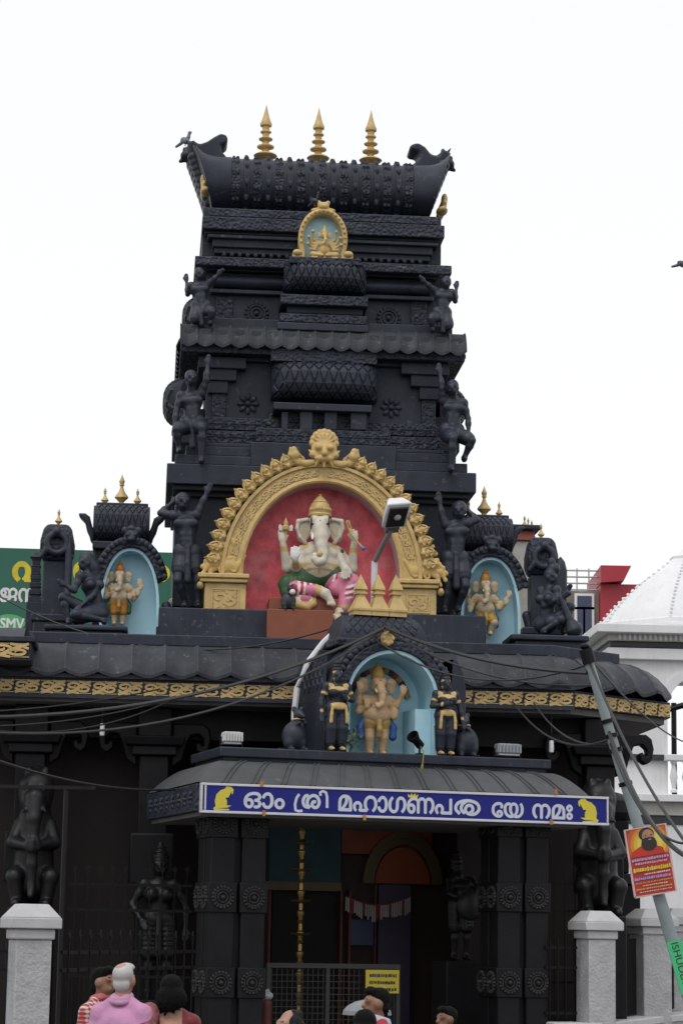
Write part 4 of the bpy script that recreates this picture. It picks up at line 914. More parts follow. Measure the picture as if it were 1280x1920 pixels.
# ------------------------------------------------------------------ smaller standing elephant-headed statues
def small_ganesha(F, H, sk, gold, cloth, sash, nl, arms, label, crown_col=None, dance=False, wid=1.0, name='elephant_deity_statue'):
    """standing figure of height H; arms: list of (side, elbow(x,z), hand(x,z)) in fractions of H"""
    k = H; cc = crown_col or gold
    f = lambda x, z, y=0.0: (x * k * wid, y * k, z * k)
    t = Thing(name, label, 'statue', F.fr, F.b, 'standing elephant-headed statues')
    B = [ell(f(0, .43, -.02), (.135 * k * wid, .12 * k, .11 * k), sk), ell(f(0, .56, 0), (.13 * k * wid, .09 * k, .09 * k), sk), cap(f(-.11, .60), f(.11, .60), .045 * k, None, sk), ell(f(0, .74, -.04), (.085 * k, .09 * k, .09 * k), sk), ell(f(-.03, .775, -.09), .045 * k, sk), ell(f(.03, .775, -.09), .045 * k, sk)]
    B += chain([f(0, .73, -.11), f(.005, .67, -.15), f(.01, .60, -.165), f(.0, .53, -.175), f(-.035, .505, -.18), f(-.05, .53, -.18)], [.055 * k, .045 * k, .036 * k, .030 * k, .026 * k, .02 * k], sk)
    for (sd_, e, h_) in arms:
        B += chain([f(sd_ * .12, .60, .01), f(e[0], e[1], -.03), f(h_[0], h_[1], -.08)], [.042 * k, .036 * k, .024 * k], sk)
        B += hand(f(h_[0], h_[1] + .02, -.09), (0, -.1, 1), (1, 0, 0), .45 * k / .8, sk)
    if dance: lg = [((-.06, .34), (-.10, .20, -.06), (-.05, .05, 0.0)), ((.06, .34), (.12, .23, -.10), (.07, .10, -.04))]
    else: lg = [((-.06, .34), (-.062, .19, -.02), (-.062, .04, 0.0)), ((.06, .34), (.062, .19, -.02), (.062, .04, 0.0))]
    for hp, kn, an in lg:
        B += chain([f(*hp), f(*kn), f(*an)], [.072 * k, .052 * k, .040 * k], sk); B.append(cap(f(an[0], an[1] - .015, an[2]), f(an[0], an[1] - .022, an[2] - .07), .034 * k, .026 * k, sk))
    pt = [tor(f(0, .50, -.02), (0, .3, 1), .13 * k, .016 * k, gold), tor(f(0, .63, -.02), (0, .7, 1), .08 * k, .02 * k, gold), ell(f(-.035, .73, -.125), (.012 * k, .03 * k, .008 * k), DK), ell(f(.035, .73, -.125), (.012 * k, .03 * k, .008 * k), DK), ell(f(0, .785, -.14), (.006 * k, .02 * k, .015 * k), RD)]
    for (sd_, e, h_) in arms: pt += [tor(f((e[0] + h_[0] * 2) / 3, (e[1] + h_[1] * 2) / 3, -.06), (0, 0, 1), .026 * k, .018 * k, gold), tor(f((e[0] + sd_ * .12) / 2, (e[1] + .60) / 2, -.01), (0, 0, 1), .035 * k, .015 * k, gold)]
    for hp, kn, an in lg: pt.append(tor(f(an[0], an[1] + .012, an[2]), (0, 0, 1), .036 * k, .014 * k, gold))
    vx = max(.008, .0085 * k)
    t.part('body', sculpt('body', B, vx, .018 * k, pt), None)
    for s in (-1, 1):
        t.part('ear', sculpt('ear', [ell(f(s * .125, .735, -.02), (.055 * k, .018 * k, .085 * k), sk, rotm((0, 1, 0), -s * 12)), ell(f(s * .135, .775, -.025), (.05 * k, .02 * k, .045 * k), sk)], vx, .015 * k), None)
        t.part('tusk', sculpt('tusk', [cap(f(s * .04, .69, -.12), f(s * .045, .655, -.17), .012 * k, .008 * k, WT)], vx * .8, .01), None)
    cr = MB().lathe(f(0, .82, -.03), [(r * k, z * k) for r, z in ((.07, -.02), (.078, 0), (.07, .012), (.074, .03), (.066, .06), (.055, .085), (.045, .10), (.05, .108), (.036, .125), (.02, .145), (.024, .152), (.008, .17), (.002, .178))], 18)
    cm = mat('crown_%d' % int(cc[0] * 1000), cc, .4, .15, 8); t.part('crown', cr, cm, rel=True)
    Wp = [cap(f(-.05, .36), f(.05, .36), .098 * k, None, cloth)]
    for hp, kn, an in lg: Wp.append(cap(f(*hp), f(hp[0] + (kn[0] - hp[0]) * nl, hp[1] + (kn[1] - hp[1]) * nl, kn[2] * nl), .085 * k, .070 * k, cloth))
    Wp += chain([f(0, .37, -.10), f(0, .27, -.12), f(0, .20, -.10)], [.03 * k, .03 * k, .025 * k], gold)
    t.part('garment', sculpt('garment', Wp, vx, .02 * k, [tor(f(0, .385), (0, 0, 1), .105 * k, .018 * k, gold), tor(f(0, .30, -.02), (0, .2, 1), .12 * k, .014 * k, gold)]), None)
    for s in (-1, 1):
      Sp = chain([f(s * .11, .40, -.02), f(s * .155, .30, -.02), f(s * .15, .20, -.02)], [.025 * k, .035 * k, .042 * k], sash)
      t.part('sash', sculpt('sash', Sp, vx, .02 * k), None)
    return t
F = Fig(T, 222, 1172, .18)
H_ = T.P(222, 1050, .18).z - F.b.z
OR = (.42, .17, .03); TAN = (.52, .35, .20); BLU = (.035, .09, .30)
t = small_ganesha(F, H_, (.50, .40, .27), (.40, .22, .05), OR, GN, .95, [(-1, (-.22, .50), (-.20, .62)), (-1, (-.20, .42), (-.10, .48)), (1, (.24, .47), (.16, .40)), (1, (.26, .50), (.30, .62)), (1, (.25, .44), (.32, .55)), (1, (.22, .40), (.28, .46))], 'orange and ivory standing elephant-headed statue in the left blue niche', (.38, .15, .03))
F = Fig(T, 908, 1200, .18); H_ = T.P(908, 1066, .18).z - F.b.z
t = small_ganesha(F, H_, (.52, .42, .28), (.45, .27, .06), (.42, .23, .04), BLU, .7, [(-1, (-.22, .50), (-.26, .62)), (-1, (-.20, .44), (-.22, .38)), (1, (.22, .50), (.32, .60)), (1, (.20, .44), (.28, .50))], 'ivory dancing elephant-headed statue with blue sash in the right niche', (.42, .2, .03), dance=True)
F = Fig(T, 607, 477, .50); F.b.z = md.z + .004
# tiny gold one in the medallion
k = (T.P(607, 408, .5).z - F.b.z) * .93
t = Thing('seated_deity_relief', 'small gold many-armed seated deity in the medallion niche', 'statue', T, F.b)
B = [ell((0, -.04, .26 * k), (.13 * k, .12 * k, .12 * k), GD), ell((0, -.03, .42 * k), (.12 * k, .1 * k, .10 * k), GD), ell((0, -.06, .62 * k), (.085 * k, .09 * k, .09 * k), GD)]
for s in (-1, 1): B += chain([(s * .08 * k, -.05, .16 * k), (s * .27 * k, -.10, .15 * k), (s * .05 * k, -.16, .11 * k)], [.075 * k, .065 * k, .04 * k], GD)
B += chain([(0, -.13 * k - .04, .60 * k), (.01, -.17 * k - .05, .48 * k), (-.03 * k, -.18 * k - .05, .38 * k)], [.045 * k, .034 * k, .024 * k], GD)
for s in (-1, 1):
    B.append(ell((s * .115 * k, -.05, .63 * k), (.05 * k, .022 * k, .075 * k), GD))
    for ex_, ez_, hx_, hz_ in ((.24, .52, .27, .70), (.27, .42, .36, .56), (.26, .34, .38, .40), (.22, .28, .30, .27)):
        B += chain([(s * .11 * k, -.02, .47 * k), (s * ex_ * k, -.04, ez_ * k), (s * hx_ * k, -.08, hz_ * k)], [.036 * k, .030 * k, .026 * k], GD); B.append(ell((s * hx_ * k, -.09, hz_ * k), .042 * k, GD))
B += [cap((0, -.05, .69 * k), (0, -.04, .86 * k), .07 * k, .02 * k, GD), tor((0, -.05, .70 * k), (0, 0, 1), .07 * k, .018 * k, GD)]
t.part('body', sculpt('body', B, .009, .012), None)
t.part('lotus_base', sculpt('lotus_base', [rbox((0, -.02, .03), (.3 * k, .12, .035), GD, None, .02)] + [ell((x_ * .09 * k, -.12, .035), (.05 * k, .04, .03), GD) for x_ in range(-3, 4)], .009, .01), None)
# ================================================================== roof shrines beside the tower
def end_horn(t, x, y, z, sg, k=1.0):
    poly = [(0, 0), (sg * .10, .28), (sg * .16, .50), (sg * .30, .60), (sg * .52, .60), (sg * .44, .48), (sg * .30, .34), (sg * .24, .10), (sg * .16, -.06), (sg * .12, -.22), (0, -.3)]
    t.part('roof_horn', MB().prism([(x + a * k, z + b * k) for a, b in poly], y - .25 * k, y + .25 * k), BLK, bev=.04)
def shrine(label, cu, d, roof, arch_px, niche_px, finials, back_h=None, floor_v=1205):
    """roof=(uL,uR,vT,vB); arch_px=(uL,uR,vTop,vFoot) outer; niche_px inner"""
    c = T.P(cu, floor_v, d); t = Thing('roof_shrine', label, 'shrine', T, (c.x, d, RF), 'small shrines on the hall roof')
    uL, uR, vT, vB = roof
    a, b = T.P(uL, vB, d), T.P(uR, vT, d); hw = (b.x - a.x) / 2; cx = (a.x + b.x) / 2; z0, z1 = a.z, b.z
    yc = d + .45
    def surf(s, w):
        th = (w * 1.15 - .06) * math.pi; x_ = s * 2 - 1
        p = Vector((cx + x_ * hw, yc - abs(math.sin(th)) ** .7 * math.copysign(.45, math.sin(th)), (z0 + z1) / 2 + math.copysign(abs(math.cos(th)) ** .7, -math.cos(th)) * (z1 - z0) / 2))
        return p, Vector((0, -math.sin(th), -math.cos(th))).normalized()
    q = MB().prismx([(surf(.5, j / 30 * 2 / 1.15 - .0)[0].y, surf(.5, j / 30 * 2 / 1.15)[0].z) for j in range(30)], cx - hw, cx + hw)
    ro = t.part('barrel_roof', q, BLK)
    scales(t, ro, surf, 9, 5, BLK, single=False, lift=.018)
    t.part('roof_ridge', MB().box(cx - hw + .03, cx + hw - .03, yc - .22, yc + .22, z1 - .02, z1 + .04), BLK, bev=.015)
    for sg in (-1, 1): end_horn(t, cx + sg * (hw - .02), yc, z0 + (z1 - z0) * .25, sg, .5)
    nb = z0 - .02
    t.part('shrine_body', MB().box(cx - hw * .92, cx + hw * .92, d + .14, yc + .5, RF, nb), BLK, bev=.015)
    t.part('shrine_cornice', MB().box(cx - hw * 1.0, cx + hw * 1.0, d + .02, yc + .55, nb - .12, nb - .002), BLK, bev=.02)
    # horseshoe arch and niche
    L_, R_, vt, vf = niche_px
    p0, p1 = T.P(L_, vf, d - .1), T.P(R_, vf, d - .1); w = (p1.x - p0.x) / 2; nx = (p0.x + p1.x) / 2
    zt_ = T.P((L_ + R_) / 2, vt, d - .1).z; zf_ = RF + .01; hh_ = zt_ - zf_
    def ar(k, n=26):   # pointed horseshoe
        out = [(nx - (w + k) * .96, zf_)]
        for i in range(n + 1):
            a_ = math.pi * i / n; pz = max(0.0, math.sin(a_)) ** .85
            out.append((nx - (w + k) * (math.copysign(abs(math.cos(a_)) ** .9, math.cos(a_))), zf_ + hh_ * .32 + (hh_ * .68 + k) * pz))
        return out + [(nx + (w + k) * .96, zf_)]
    t.part('niche_back', MB().prism(ar(.0), d + .12, d + .16), SKYB)
    q = MB(); I, O = ar(0), ar(.04); m_ = len(I)
    q.add([(p[0], d - .22, p[1]) for p in I] + [(p[0], d + .14, p[1]) for p in I] + [(p[0], d + .14, p[1]) for p in O] + [(p[0], d - .22, p[1]) for p in O], [((k * m_ + i), k * m_ + i + 1, ((k + 1) % 4) * m_ + i + 1, ((k + 1) % 4) * m_ + i) for i in range(m_ - 1) for k in range(4)])
    t.part('niche_reveal', q, SKYB)
    q = MB(); I, O = ar(.042), ar(.21)
    I, O = I[5:-5], O[5:-5]; m_ = len(I)
    q.add([(p[0], d - .28, p[1]) for p in I] + [(p[0], d + .14, p[1]) for p in I] + [(p[0], d + .14, p[1]) for p in O] + [(p[0], d - .28, p[1]) for p in O], [((k * m_ + i), k * m_ + i + 1, ((k + 1) % 4) * m_ + i + 1, ((k + 1) % 4) * m_ + i) for i in range(m_ - 1) for k in range(4)] + [tuple(k * m_ for k in range(4)), tuple(k * m_ + m_ - 1 for k in range(4))])
    t.part('arch_band', q, CARV, bev=.02)
    bd_ = MB().ell((0, 0, 0), (.045, .04, .045), 8, 5).mesh('arch_bead', BLK)
    for i, p in enumerate(ar(.16)[5:-5]): t.inst('arch_bead', bd_, (p[0], d - .29, p[1]))
    cz = zt_ + .19
    me = sculpt('lion_face', [ell((0, 0, 0), (.12, .09, .11)), ell((-.05, -.07, .03), .035), ell((.05, -.07, .03), .035), ell((0, -.09, -.04), (.06, .05, .04)), ell((-.1, -.02, .10), (.05, .05, .06)), ell((.1, -.02, .10), (.05, .05, .06)), ell((0, 0, .13), (.07, .06, .05)), cap((-.1, 0, -.08), (-.28, 0, -.10), .05, .025), cap((.1, 0, -.08), (.28, 0, -.10), .05, .025)], .014, .015)
    t.inst('lion_face', me, (nx, d - .26, cz))
    for sg in (-1, 1):
        me = sculpt('arch_curl', chain([(0, 0, .2), (sg * .07, 0, .02), (sg * .2, 0, -.04), (sg * .26, 0, .06), (sg * .2, 0, .12)], [.07, .09, .08, .06, .03]), .016, .02)
        t.inst('arch_curl', me, (nx + sg * (w + .14), d - .14, zf_ + hh_ * .30))
        t.part('arch_foot', MB().box(nx + sg * (w + .2) - .2, nx + sg * (w + .2) + .2, d - .26, d + .13, zf_ + .0, zf_ + hh_ * .22), BLK, bev=.02)
    for (u, vb, vt) in finials:
        b_ = T.P(u, vb, yc); h = T.P(u, vt, yc).z - (z1 + .04)
        t.inst('finial', finial_mb(h, 1).mesh('finial', GOLD), (b_.x, yc, z1 + .038))
    return t
shrine('small black roof shrine left of the tower with a gold-finialled barrel roof', 225, .25, (174, 282, 944, 1010), None, (190, 292, 1035, 1200), [(228, 938, 889), (197, 938, 913), (258, 940, 915)])
shrine('small black roof shrine right of the tower with a gold-finialled barrel roof', 915, .25, (872, 962, 966, 1030), None, (866, 968, 1052, 1200), [(907, 960, 911), (878, 960, 937), (935, 962, 940)])
# square corner kiosks
def kiosk(label, px, d, fin):
    uL, uR, vT, vM, vB = px
    a, b = T.P(uL, vB, d), T.P(uR, vT, d); cx = (a.x + b.x) / 2; hw = (b.x - a.x) / 2; zt = b.z; zm = T.P((uL + uR) / 2, vM, d).z
    t = Thing('corner_kiosk', label, 'shrine', T, (cx, d, RF), 'corner kiosks on the hall roof')
    prof = [(hw * .9, zm - .02), (hw * 1.12, zm + .12), (hw * 1.12, zm + (zt - zm) * .5), (hw * .95, zt - .09), (hw * .72, zt)]
    q = MB().lathe((cx, d + hw, 0), [(r * 1.30, z) for r, z in prof], 4, sq=1)
    t.part('kiosk_roof', q, CARV, bev=.05)
    t.part('kiosk_body', MB().box(cx - hw * .8, cx + hw * .8, d + hw * .2, d + hw * 1.8, RF + .3, zm - .022), BLK, bev=.02)
    t.part('kiosk_base', MB().box(cx - hw * 1.25, cx + hw * 1.25, d - hw * .2, d + hw * 2.3, RF + .002, RF + .33).box(cx - hw * 1.4, cx + hw * 1.4, d - hw * .3, d + hw * 2.4, RF + .332, RF + .44), BLK, bev=.02)
    me = sculpt('dormer_arch', [tor((0, 0, 0), (0, 1, 0), .14, .05), cap((-.15, 0, -.1), (-.22, 0, -.2), .05, .03), cap((.15, 0, -.1), (.22, 0, -.2), .05, .03), ell((0, -.02, .17), (.06, .06, .06))], .014, .02)
    t.inst('dormer_arch', me, (cx, d - hw * .18, zm + (zt - zm) * .42))
    b_ = T.P(fin[0], fin[1], d + hw); h = T.P(fin[0], fin[2], d + hw).z - zt
    t.inst('finial', finial_mb(h, 1).mesh('finial', GOLD), (cx, d + hw, zt - .003))
    return t
kiosk('small black corner kiosk with one gold finial at the far left of the roof', (72, 140, 981, 1048, 1130), -.1, (113, 978, 953))
kiosk('small black corner kiosk beside the seated statue at the roof right end', (990, 1046, 1006, 1075, 1160), -.1, (1004, 1002, 980))
# mini tower spire silhouette beside the left kiosk
p = T.P(66, 1130, .5); q = MB()
for i in range(6): q.box(p.x - .1 + .008 * i, p.x + .1 - .008 * i, .4 + .008 * i, .6 - .008 * i, p.z + .11 * i, p.z + .11 * i + .075).box(p.x - .07, p.x + .07, .43, .57, p.z + .11 * i + .077, p.z + .11 * i + .109)
q.frus(p.x - .1, p.x + .1, .4, .6, p.z + .662, p.z + .75, .07).box(p.x - .12, p.x + .12, .38, .62, RF, p.z - .002)
solo('stepped_pinnacle', q, BLK, 'thin black stepped pinnacle next to the left corner kiosk', 'pinnacle', T, (p.x, .5, RF), bev=.008)
# ------------------------------------------------------------------ seated attendant statues and their plinths
def plinth(name, label, px, d, dep=.9):
    uL, uR, v0, v1 = px; a, b = T.P(uL, v1, d), T.P(uR, v0, d)
    t = Thing(name, label, 'plinth', T, ((a.x + b.x) / 2, d, RF), 'black plinths of the seated statues')
    z1 = T.P((uL + uR) / 2, v0, d).z; hb = (z1 - RF) * .62
    t.part('plinth_body', MB().box(a.x + .07, b.x - .07, d + .07, d + dep, RF + .002, RF + hb), BLK, bev=.015)
    t.part('plinth_cap', MB().box(a.x, b.x, d, d + dep + .06, RF + hb + .002, z1), BLK, bev=.02)
    return z1
z1 = plinth('statue_plinth', 'low black plinth under the seated statue beside the left niche', (82, 240, 1172, 1204), -1.05, .85)
F = Fig(T, 165, 1170, -.62); F.b.z = z1 + .002
J = J2(F, dict(head=(160, 1056, -.02), shl=(150, 1080, -.12), shr=(183, 1082, .06), pelvis=(184, 1146), ell=(140, 1108, -.2), hal=(124, 1098, -.22), elr=(176, 1115, -.14), har=(152, 1136, -.22), hipl=(172, 1150, -.06), hipr=(188, 1152, -.08), knl=(120, 1120, -.12), knr=(142, 1152, -.3), anl=(130, 1164, -.14), anr=(196, 1163, -.22)))
B, H = human(J, .92, fem=True, face=-50, curls=False)
hd = J['head']; H += chain([hd + A3((.02, .05, .06)), hd + A3((.10, .07, -.05)), hd + A3((.14, .08, -.22)), hd + A3((.13, .10, -.34))], [.11, .11, .09, .05], BK)
Wp = [cap(J['pelvis'], (J['hipr'] + J['knr']) / 2, .15, .11, BK), cap(J['hipr'], J['knr'], .115, .08, BK), cap(J['hipl'], J['knl'], .11, .075, BK)]
statue('seated_woman_statue', 'black seated woman statue with long hair beside the left blue niche', 'statue', F, B, H, Wp, 'seated attendant statues')
z1 = plinth('statue_plinth', 'low black plinth under the seated statue beside the right niche', (958, 1104, 1190, 1222), -1.05, .85)
F = Fig(T, 1035, 1190, -.62); F.b.z = z1 + .002
J = J2(F, dict(head=(1031, 1082, -.04), shl=(1014, 1108, .06), shr=(1042, 1106, -.12), pelvis=(1022, 1170), ell=(1020, 1136, -.1), hal=(1052, 1120, -.24), elr=(1048, 1132, -.2), har=(1060, 1112, -.26), hipl=(1014, 1172, -.04), hipr=(1030, 1172, -.06), knl=(1052, 1162, -.28), knr=(1068, 1138, -.12), anl=(1018, 1182, -.24), anr=(1056, 1182, -.14)))
B, H = human(J, .92, fem=True, face=40, curls=False)
hd = J['head']; H += [ell(hd + A3((.05, .05, .13)), (.10, .10, .09), BK), ell(hd + A3((.02, .03, .22)), (.06, .06, .07), BK)]
Wp = [cap(J['pelvis'], (J['hipl'] + J['knl']) / 2, .16, .12, BK), cap(J['hipr'], J['knr'], .11, .075, BK), cap(J['hipl'], J['knl'], .115, .08, BK)]
inst_ = chain([F(1050, 1120, -.3), F(1066, 1160, -.32), F(1074, 1178, -.3)], [.035, .05, .13], BK)
statue('seated_woman_statue', 'black seated musician statue with topknot at the roof right end', 'statue', F, B, H, Wp, 'seated attendant statues', extra=[('lute', inst_, .03)])
# column-like shape behind each attendant
for (u0, u1, vt, lab) in ((118, 132, 1010, 'tall black rounded pillar post behind the left seated statue'), (1038, 1062, 1044, 'tall black rounded pillar post behind the right seated statue')):
    a, b = T.P(u0, 1160, -.15), T.P(u1, 1160, -.15); zt = T.P(u0, vt, -.15).z; r = (b.x - a.x) / 2
    solo('roof_post', MB().lathe(((a.x + b.x) / 2, -.15, RF + .45), [(r, 0), (r, .1), (r * 1.5, .14), (r * 1.5, .2), (r, .24), (r * 1.05, (zt - RF - .45) * .8), (r * .7, (zt - RF - .45) * .93), (.01, zt - RF - .45)], 12), BLK, lab, 'post', T, ((a.x + b.x) / 2, -.15, RF + .45))
# half-hidden painted statue behind the left atlas, and a rear shrine behind the right one
F = Fig(T, 322, 1140, .9); F.b.z = RF + .3
t = Thing('painted_statue', 'pink and white painted statue half hidden behind the left atlas', 'statue', T, F.b)
t.part('body', sculpt('body', [ell((0, 0, .15), (.13, .12, .12), WT), ell((0, 0, .32), (.11, .1, .12), (.55, .35, .38)), ell((.02, 0, .48), (.08, .08, .09), WT), cap((-.1, 0, .3), (-.02, -.1, .4), .04, .03, WT), ell((0, 0, .02), (.16, .14, .06), GD)], .016, .03), None)
t.part('pedestal', MB().box(-.2, .2, -.2, .2, -.3, -.02), BLK, rel=True, bev=.01)
a, b = T.P(962, 1000, 2.4), T.P(1000, 1000, 2.4); zt = T.P(980, 985, 2.4).z
t = Thing('rear_shrine', 'small brick red and cream shrine behind the right roof shrine', 'shrine', T, (a.x, 2.4, RF))
t.part('shrine_body', MB().box(a.x - .35, b.x, 2.4, 3.4, RF + .002, zt - .25), CREAM, bev=.02)
t.part('roof_edge', MB().frus(a.x - .4, b.x + .04, 2.34, 3.46, zt - .248, zt - .08, .05), mat('brick_red_paint', (.22, .06, .04), .7, .15, 4), bev=.015)
t.part('roof', MB().box(a.x - .42, b.x + .1, 2.3, 3.5, zt - .078, zt), BLK, bev=.02)
for i in range(3): t.inst('finial', finial_mb(.22, 1).mesh('finial', GOLD), (b.x - .1 + .09 * i, 2.7 + .2 * i, zt))
# ================================================================== entrance porch
sx0, sx1 = C.P(375, 1495, 0).x, C.P(1138, 1522, 0).x
sz0, sz1 = C.P(757, 1536, 0).z, C.P(757, 1481, 0).z
po = Thing('entrance_porch', 'black entrance porch with carved pillars and a grey hipped roof', 'porch', C, (0, 1.5, 0))
ex0, ex1, ey0, ey1 = sx0 - .02, C.P(1100, 1490, .1).x, .05, 2.8
ez = sz1 + .012
kx0, kx1 = C.P(413, 1425, .75).x, C.P(1033, 1432, .75).x; kz0, kz1 = C.P(700, 1437, .75).z, C.P(700, 1411, .75).z
q = MB(); N = 8
def rf(i, t_):     # slightly flared hip roof
    o = t_ ** 1.0; zz = ez + (kz0 - ez) * (t_ ** 1.0 * .55 + .45 * t_ ** 2) if False else ez + (kz0 - ez) * (1 - (1 - t_) ** 1.5)
    x0 = ex0 + (kx0 - ex0) * t_; x1 = ex1 + (kx1 - ex1) * t_; y0 = ey0 + (.76 - ey0) * t_; y1 = ey1 - .3 * t_
    return [(x0, y0, zz), (x1, y0, zz), (x1, y1, zz), (x0, y1, zz)][i % 4]
q.grid(lambda s, t_: rf(int(round(s * 4)), t_), 4, N)
po.part('hip_roof', q, PROOF)
rib = MB()
nr = 13
for i in range(nr):
    f = (i + .5) / nr
    for dx in (-.03, .03):
        pts = [(ex0 + .15 + (ex1 - ex0 - .3) * f + dx + (kx0 - ex0) * t_ * (1 - f) + (kx1 - ex1) * t_ * f * 1.0, rf(0, t_)[1] - .004, rf(0, t_)[2] + .006) for t_ in [j / 8 for j in range(9)]]
        po.part('roof_seam', MB().tube(pts, .011, 5), PROOF)
po.part('roof_slab', MB().box(kx0, kx1, .75, 2.35, kz0 + .055, kz1), BLK, bev=.015)
po.part('roof_neck', MB().box(kx0 + .06, kx1 - .06, .81, 2.3, kz0 - .1, kz0 + .053), BLK)
po.part('soffit', MB().box(ex0 + .05, ex1 - .02, .06, 2.8, sz0 - .03, sz0 + .02), SOF)
po.part('side_fascia', MB().box(ex0 - .02, ex0 + .06, .035, 2.8, sz0 + .022, ez - .02), CARV, bev=.01)
po.part('side_fascia', MB().box(ex1 - .06, ex1, .035, 2.8, sz0 + .022, ez - .02), CARV, bev=.01)
po.part('front_beam', MB().box(ex0 + .062, ex1 - .062, .05, .25, sz0 + .022, ez - .02), PBLK)
wl = petal_rosette(.10, 6, .02).mesh('fascia_flower', BLK)
for i in range(8): po.inst('fascia_flower', wl, (ex0 - .024, .3 + i * .32, (sz0 + ez) / 2), rot=(0, 0, -math.pi / 2))
po.part('floor', MB().box(ex0 + .1, ex1 - .1, .1, 4, .1, .45), PBLK)
md_ = wheel_rosette(.145, 18, .03).mesh('medallion', DUSTY)
for (u0, u1) in ((392, 500), (932, 1030)):
    x0, x1 = C.P(u0, 1690, .32).x, C.P(u1, 1690, .32).x; w = x1 - x0; sh_ = w * .44; dp = w * .95
    y0 = .32
    q = MB().box(x0 + .1, x1 - .1, y0 + .1, y0 + dp - .1, .45, sz0 - .03)
    pil = po.part('pillar', q, PBLK)
    for a in (x0 + .015, x1 - sh_ - .0):
        for b in (y0 + .015, y0 + dp - sh_):
            po.part('shaft', MB().box(a, a + sh_ - .015, b, b + sh_ - .015, .452, sz0 - .032), PBLK, parent=pil, bev=.012)
            for v in (1543, 1683, 1843, 2000):
                zc = C.P((u0 + u1) / 2, v, y0).z
                h_ = .185; g_ = .012
                cx_ = a + (sh_ - .015) / 2; cy_ = b + (sh_ - .015) / 2; hw_ = w * .245
                zt_ = min(zc + h_, sz0 - .034)
                po.part('pillar_block', MB().box(cx_ - hw_, cx_ + hw_, cy_ - hw_, cy_ + hw_, zc - h_, zt_), PBLK, parent=pil, bev=.012)
                if v < 1990 and b < y0 + .1: po.inst('medallion', md_, (cx_, cy_ - hw_ - .004, zc), parent=pil)
                if v < 1990 and a < x0 + .1: po.inst('medallion', md_, (cx_ - hw_ - .004, cy_, zc), rot=(0, 0, -math.pi / 2), parent=pil)
# ------------------------------------------------------------------ sign board
NAVY = mat('navy_sign', (.016, .02, .185), .4, .06, 2, spec=.2); SILV = mat('sign_white', (.55, .58, .66), .4, .04, 5); YEL = mat('sign_yellow', (.62, .52, .04), .45, .04, 5); ALU = mat('aluminium_trim', (.58, .58, .62), .35, .05, 5)
sg_ = Thing('sign_board', 'long navy blue signboard with pale Malayalam lettering and two yellow mice', 'sign', C, ((sx0 + sx1) / 2, 0, sz0))
sg_.part('panel', MB().box(sx0 + .02, sx1 - .02, -.04, .03, sz0 + .02, sz1 - .02), NAVY)
for a in ((sx0, sx1, sz0, sz0 + .03), (sx0, sx1, sz1 - .03, sz1)): sg_.part('frame_rail', MB().box(a[0], a[1], -.055, .033, a[2], a[3]), ALU, bev=.004)
for a in (sx0, sx1 - .03, sx0 + .045): sg_.part('frame_rail', MB().box(a, a + .022, -.056, .034, sz0 + .031, sz1 - .031), ALU, bev=.004)
def sgp(u, v): p = C.P(u, v, -.045); return p.x, p.z
def letters(body, u0, u1, vm, hpx, bold=.008):
    a = C.P(u0, vm, -.045); b = C.P(u1, vm, -.045); h_ = hpx / 149.0
    mb = text_mb(body, b.x - a.x, h_, bold=bold)
    mb.v = [(p[0] + a.x, -.045 + p[1], p[2] + C.P((u0 + u1) / 2, vm, -.045).z - h_ / 2) for p in mb.v]
    return sg_.part('lettering', mb, SILV, smooth=0)
def crom(pts, n=6):
    P_ = [Vector(p) for p in pts]; P_ = [P_[0] * 2 - P_[1]] + P_ + [P_[-1] * 2 - P_[-2]]; out = []
    for i in range(1, len(P_) - 2):
        for j in range(n):
            t_ = j / n; out.append(tuple(.5 * ((2 * P_[i]) + (P_[i + 1] - P_[i - 1]) * t_ + (2 * P_[i - 1] - 5 * P_[i] + 4 * P_[i + 1] - P_[i + 2]) * t_ ** 2 + (3 * P_[i] - P_[i - 1] - 3 * P_[i + 1] + P_[i + 2]) * t_ ** 3)))
    return out + [tuple(P_[-2])]
def drawn(strokes, u0, u1, vm, hpx, w_=.040):     # letters brushed stroke by stroke
    a_, b_ = C.P(u0, vm, -.045), C.P(u1, vm, -.045); hh = hpx / 149.0; z0_ = C.P((u0 + u1) / 2, vm, -.045).z - hh / 2; q = MB()
    for i, st_ in enumerate(strokes): q.ribbon([(a_.x + (b_.x - a_.x) * x_, z0_ + hh * z_) for x_, z_ in crom(st_)], w_, -.0462 - .0006 * i, -.0446 - .0006 * i)
    sg_.part('lettering', q, SILV, smooth=0)
letters('ഓം', 458, 533, 1501, 28)
drawn([[(.42, .06), (.16, .16), (.06, .5), (.16, .86), (.36, .95)], [(.46, .04), (.30, .3), (.34, .7), (.58, .94), (.82, .86), (.95, .5), (.86, .14), (.68, .08), (.56, .26), (.62, .48), (.78, .5)]], 566, 600, 1503, 25)
letters('മഹാഗണപ', 635, 846, 1509, 29)
drawn([[(.20, .04), (.04, .38), (.14, .8), (.5, .97), (.86, .82), (.97, .42), (.82, .08), (.56, .06), (.42, .3), (.5, .62), (.66, .62), (.72, .34), (.6, .1)], [(.5, .97), (.3, .7), (.26, .34), (.40, .08)]], 852, 899, 1514, 27); letters('േയ', 922, 980, 1519, 27); letters('നമഃ', 998, 1072, 1522, 27)
q = MB(); pts = [sgp(*p) for p in ((561, 1489), (556, 1496), (553, 1508), (554, 1519), (560, 1521), (567, 1520))]
q.ribbon(pts, .034, -.0455, -.0445)
pts = [sgp(*p) for p in ((601, 1492), (600, 1486), (605, 1483), (611, 1486), (613, 1494), (613, 1515))]
q.ribbon(pts, .034, -.0455, -.0445); sg_.part('lettering', q, SILV, smooth=0)
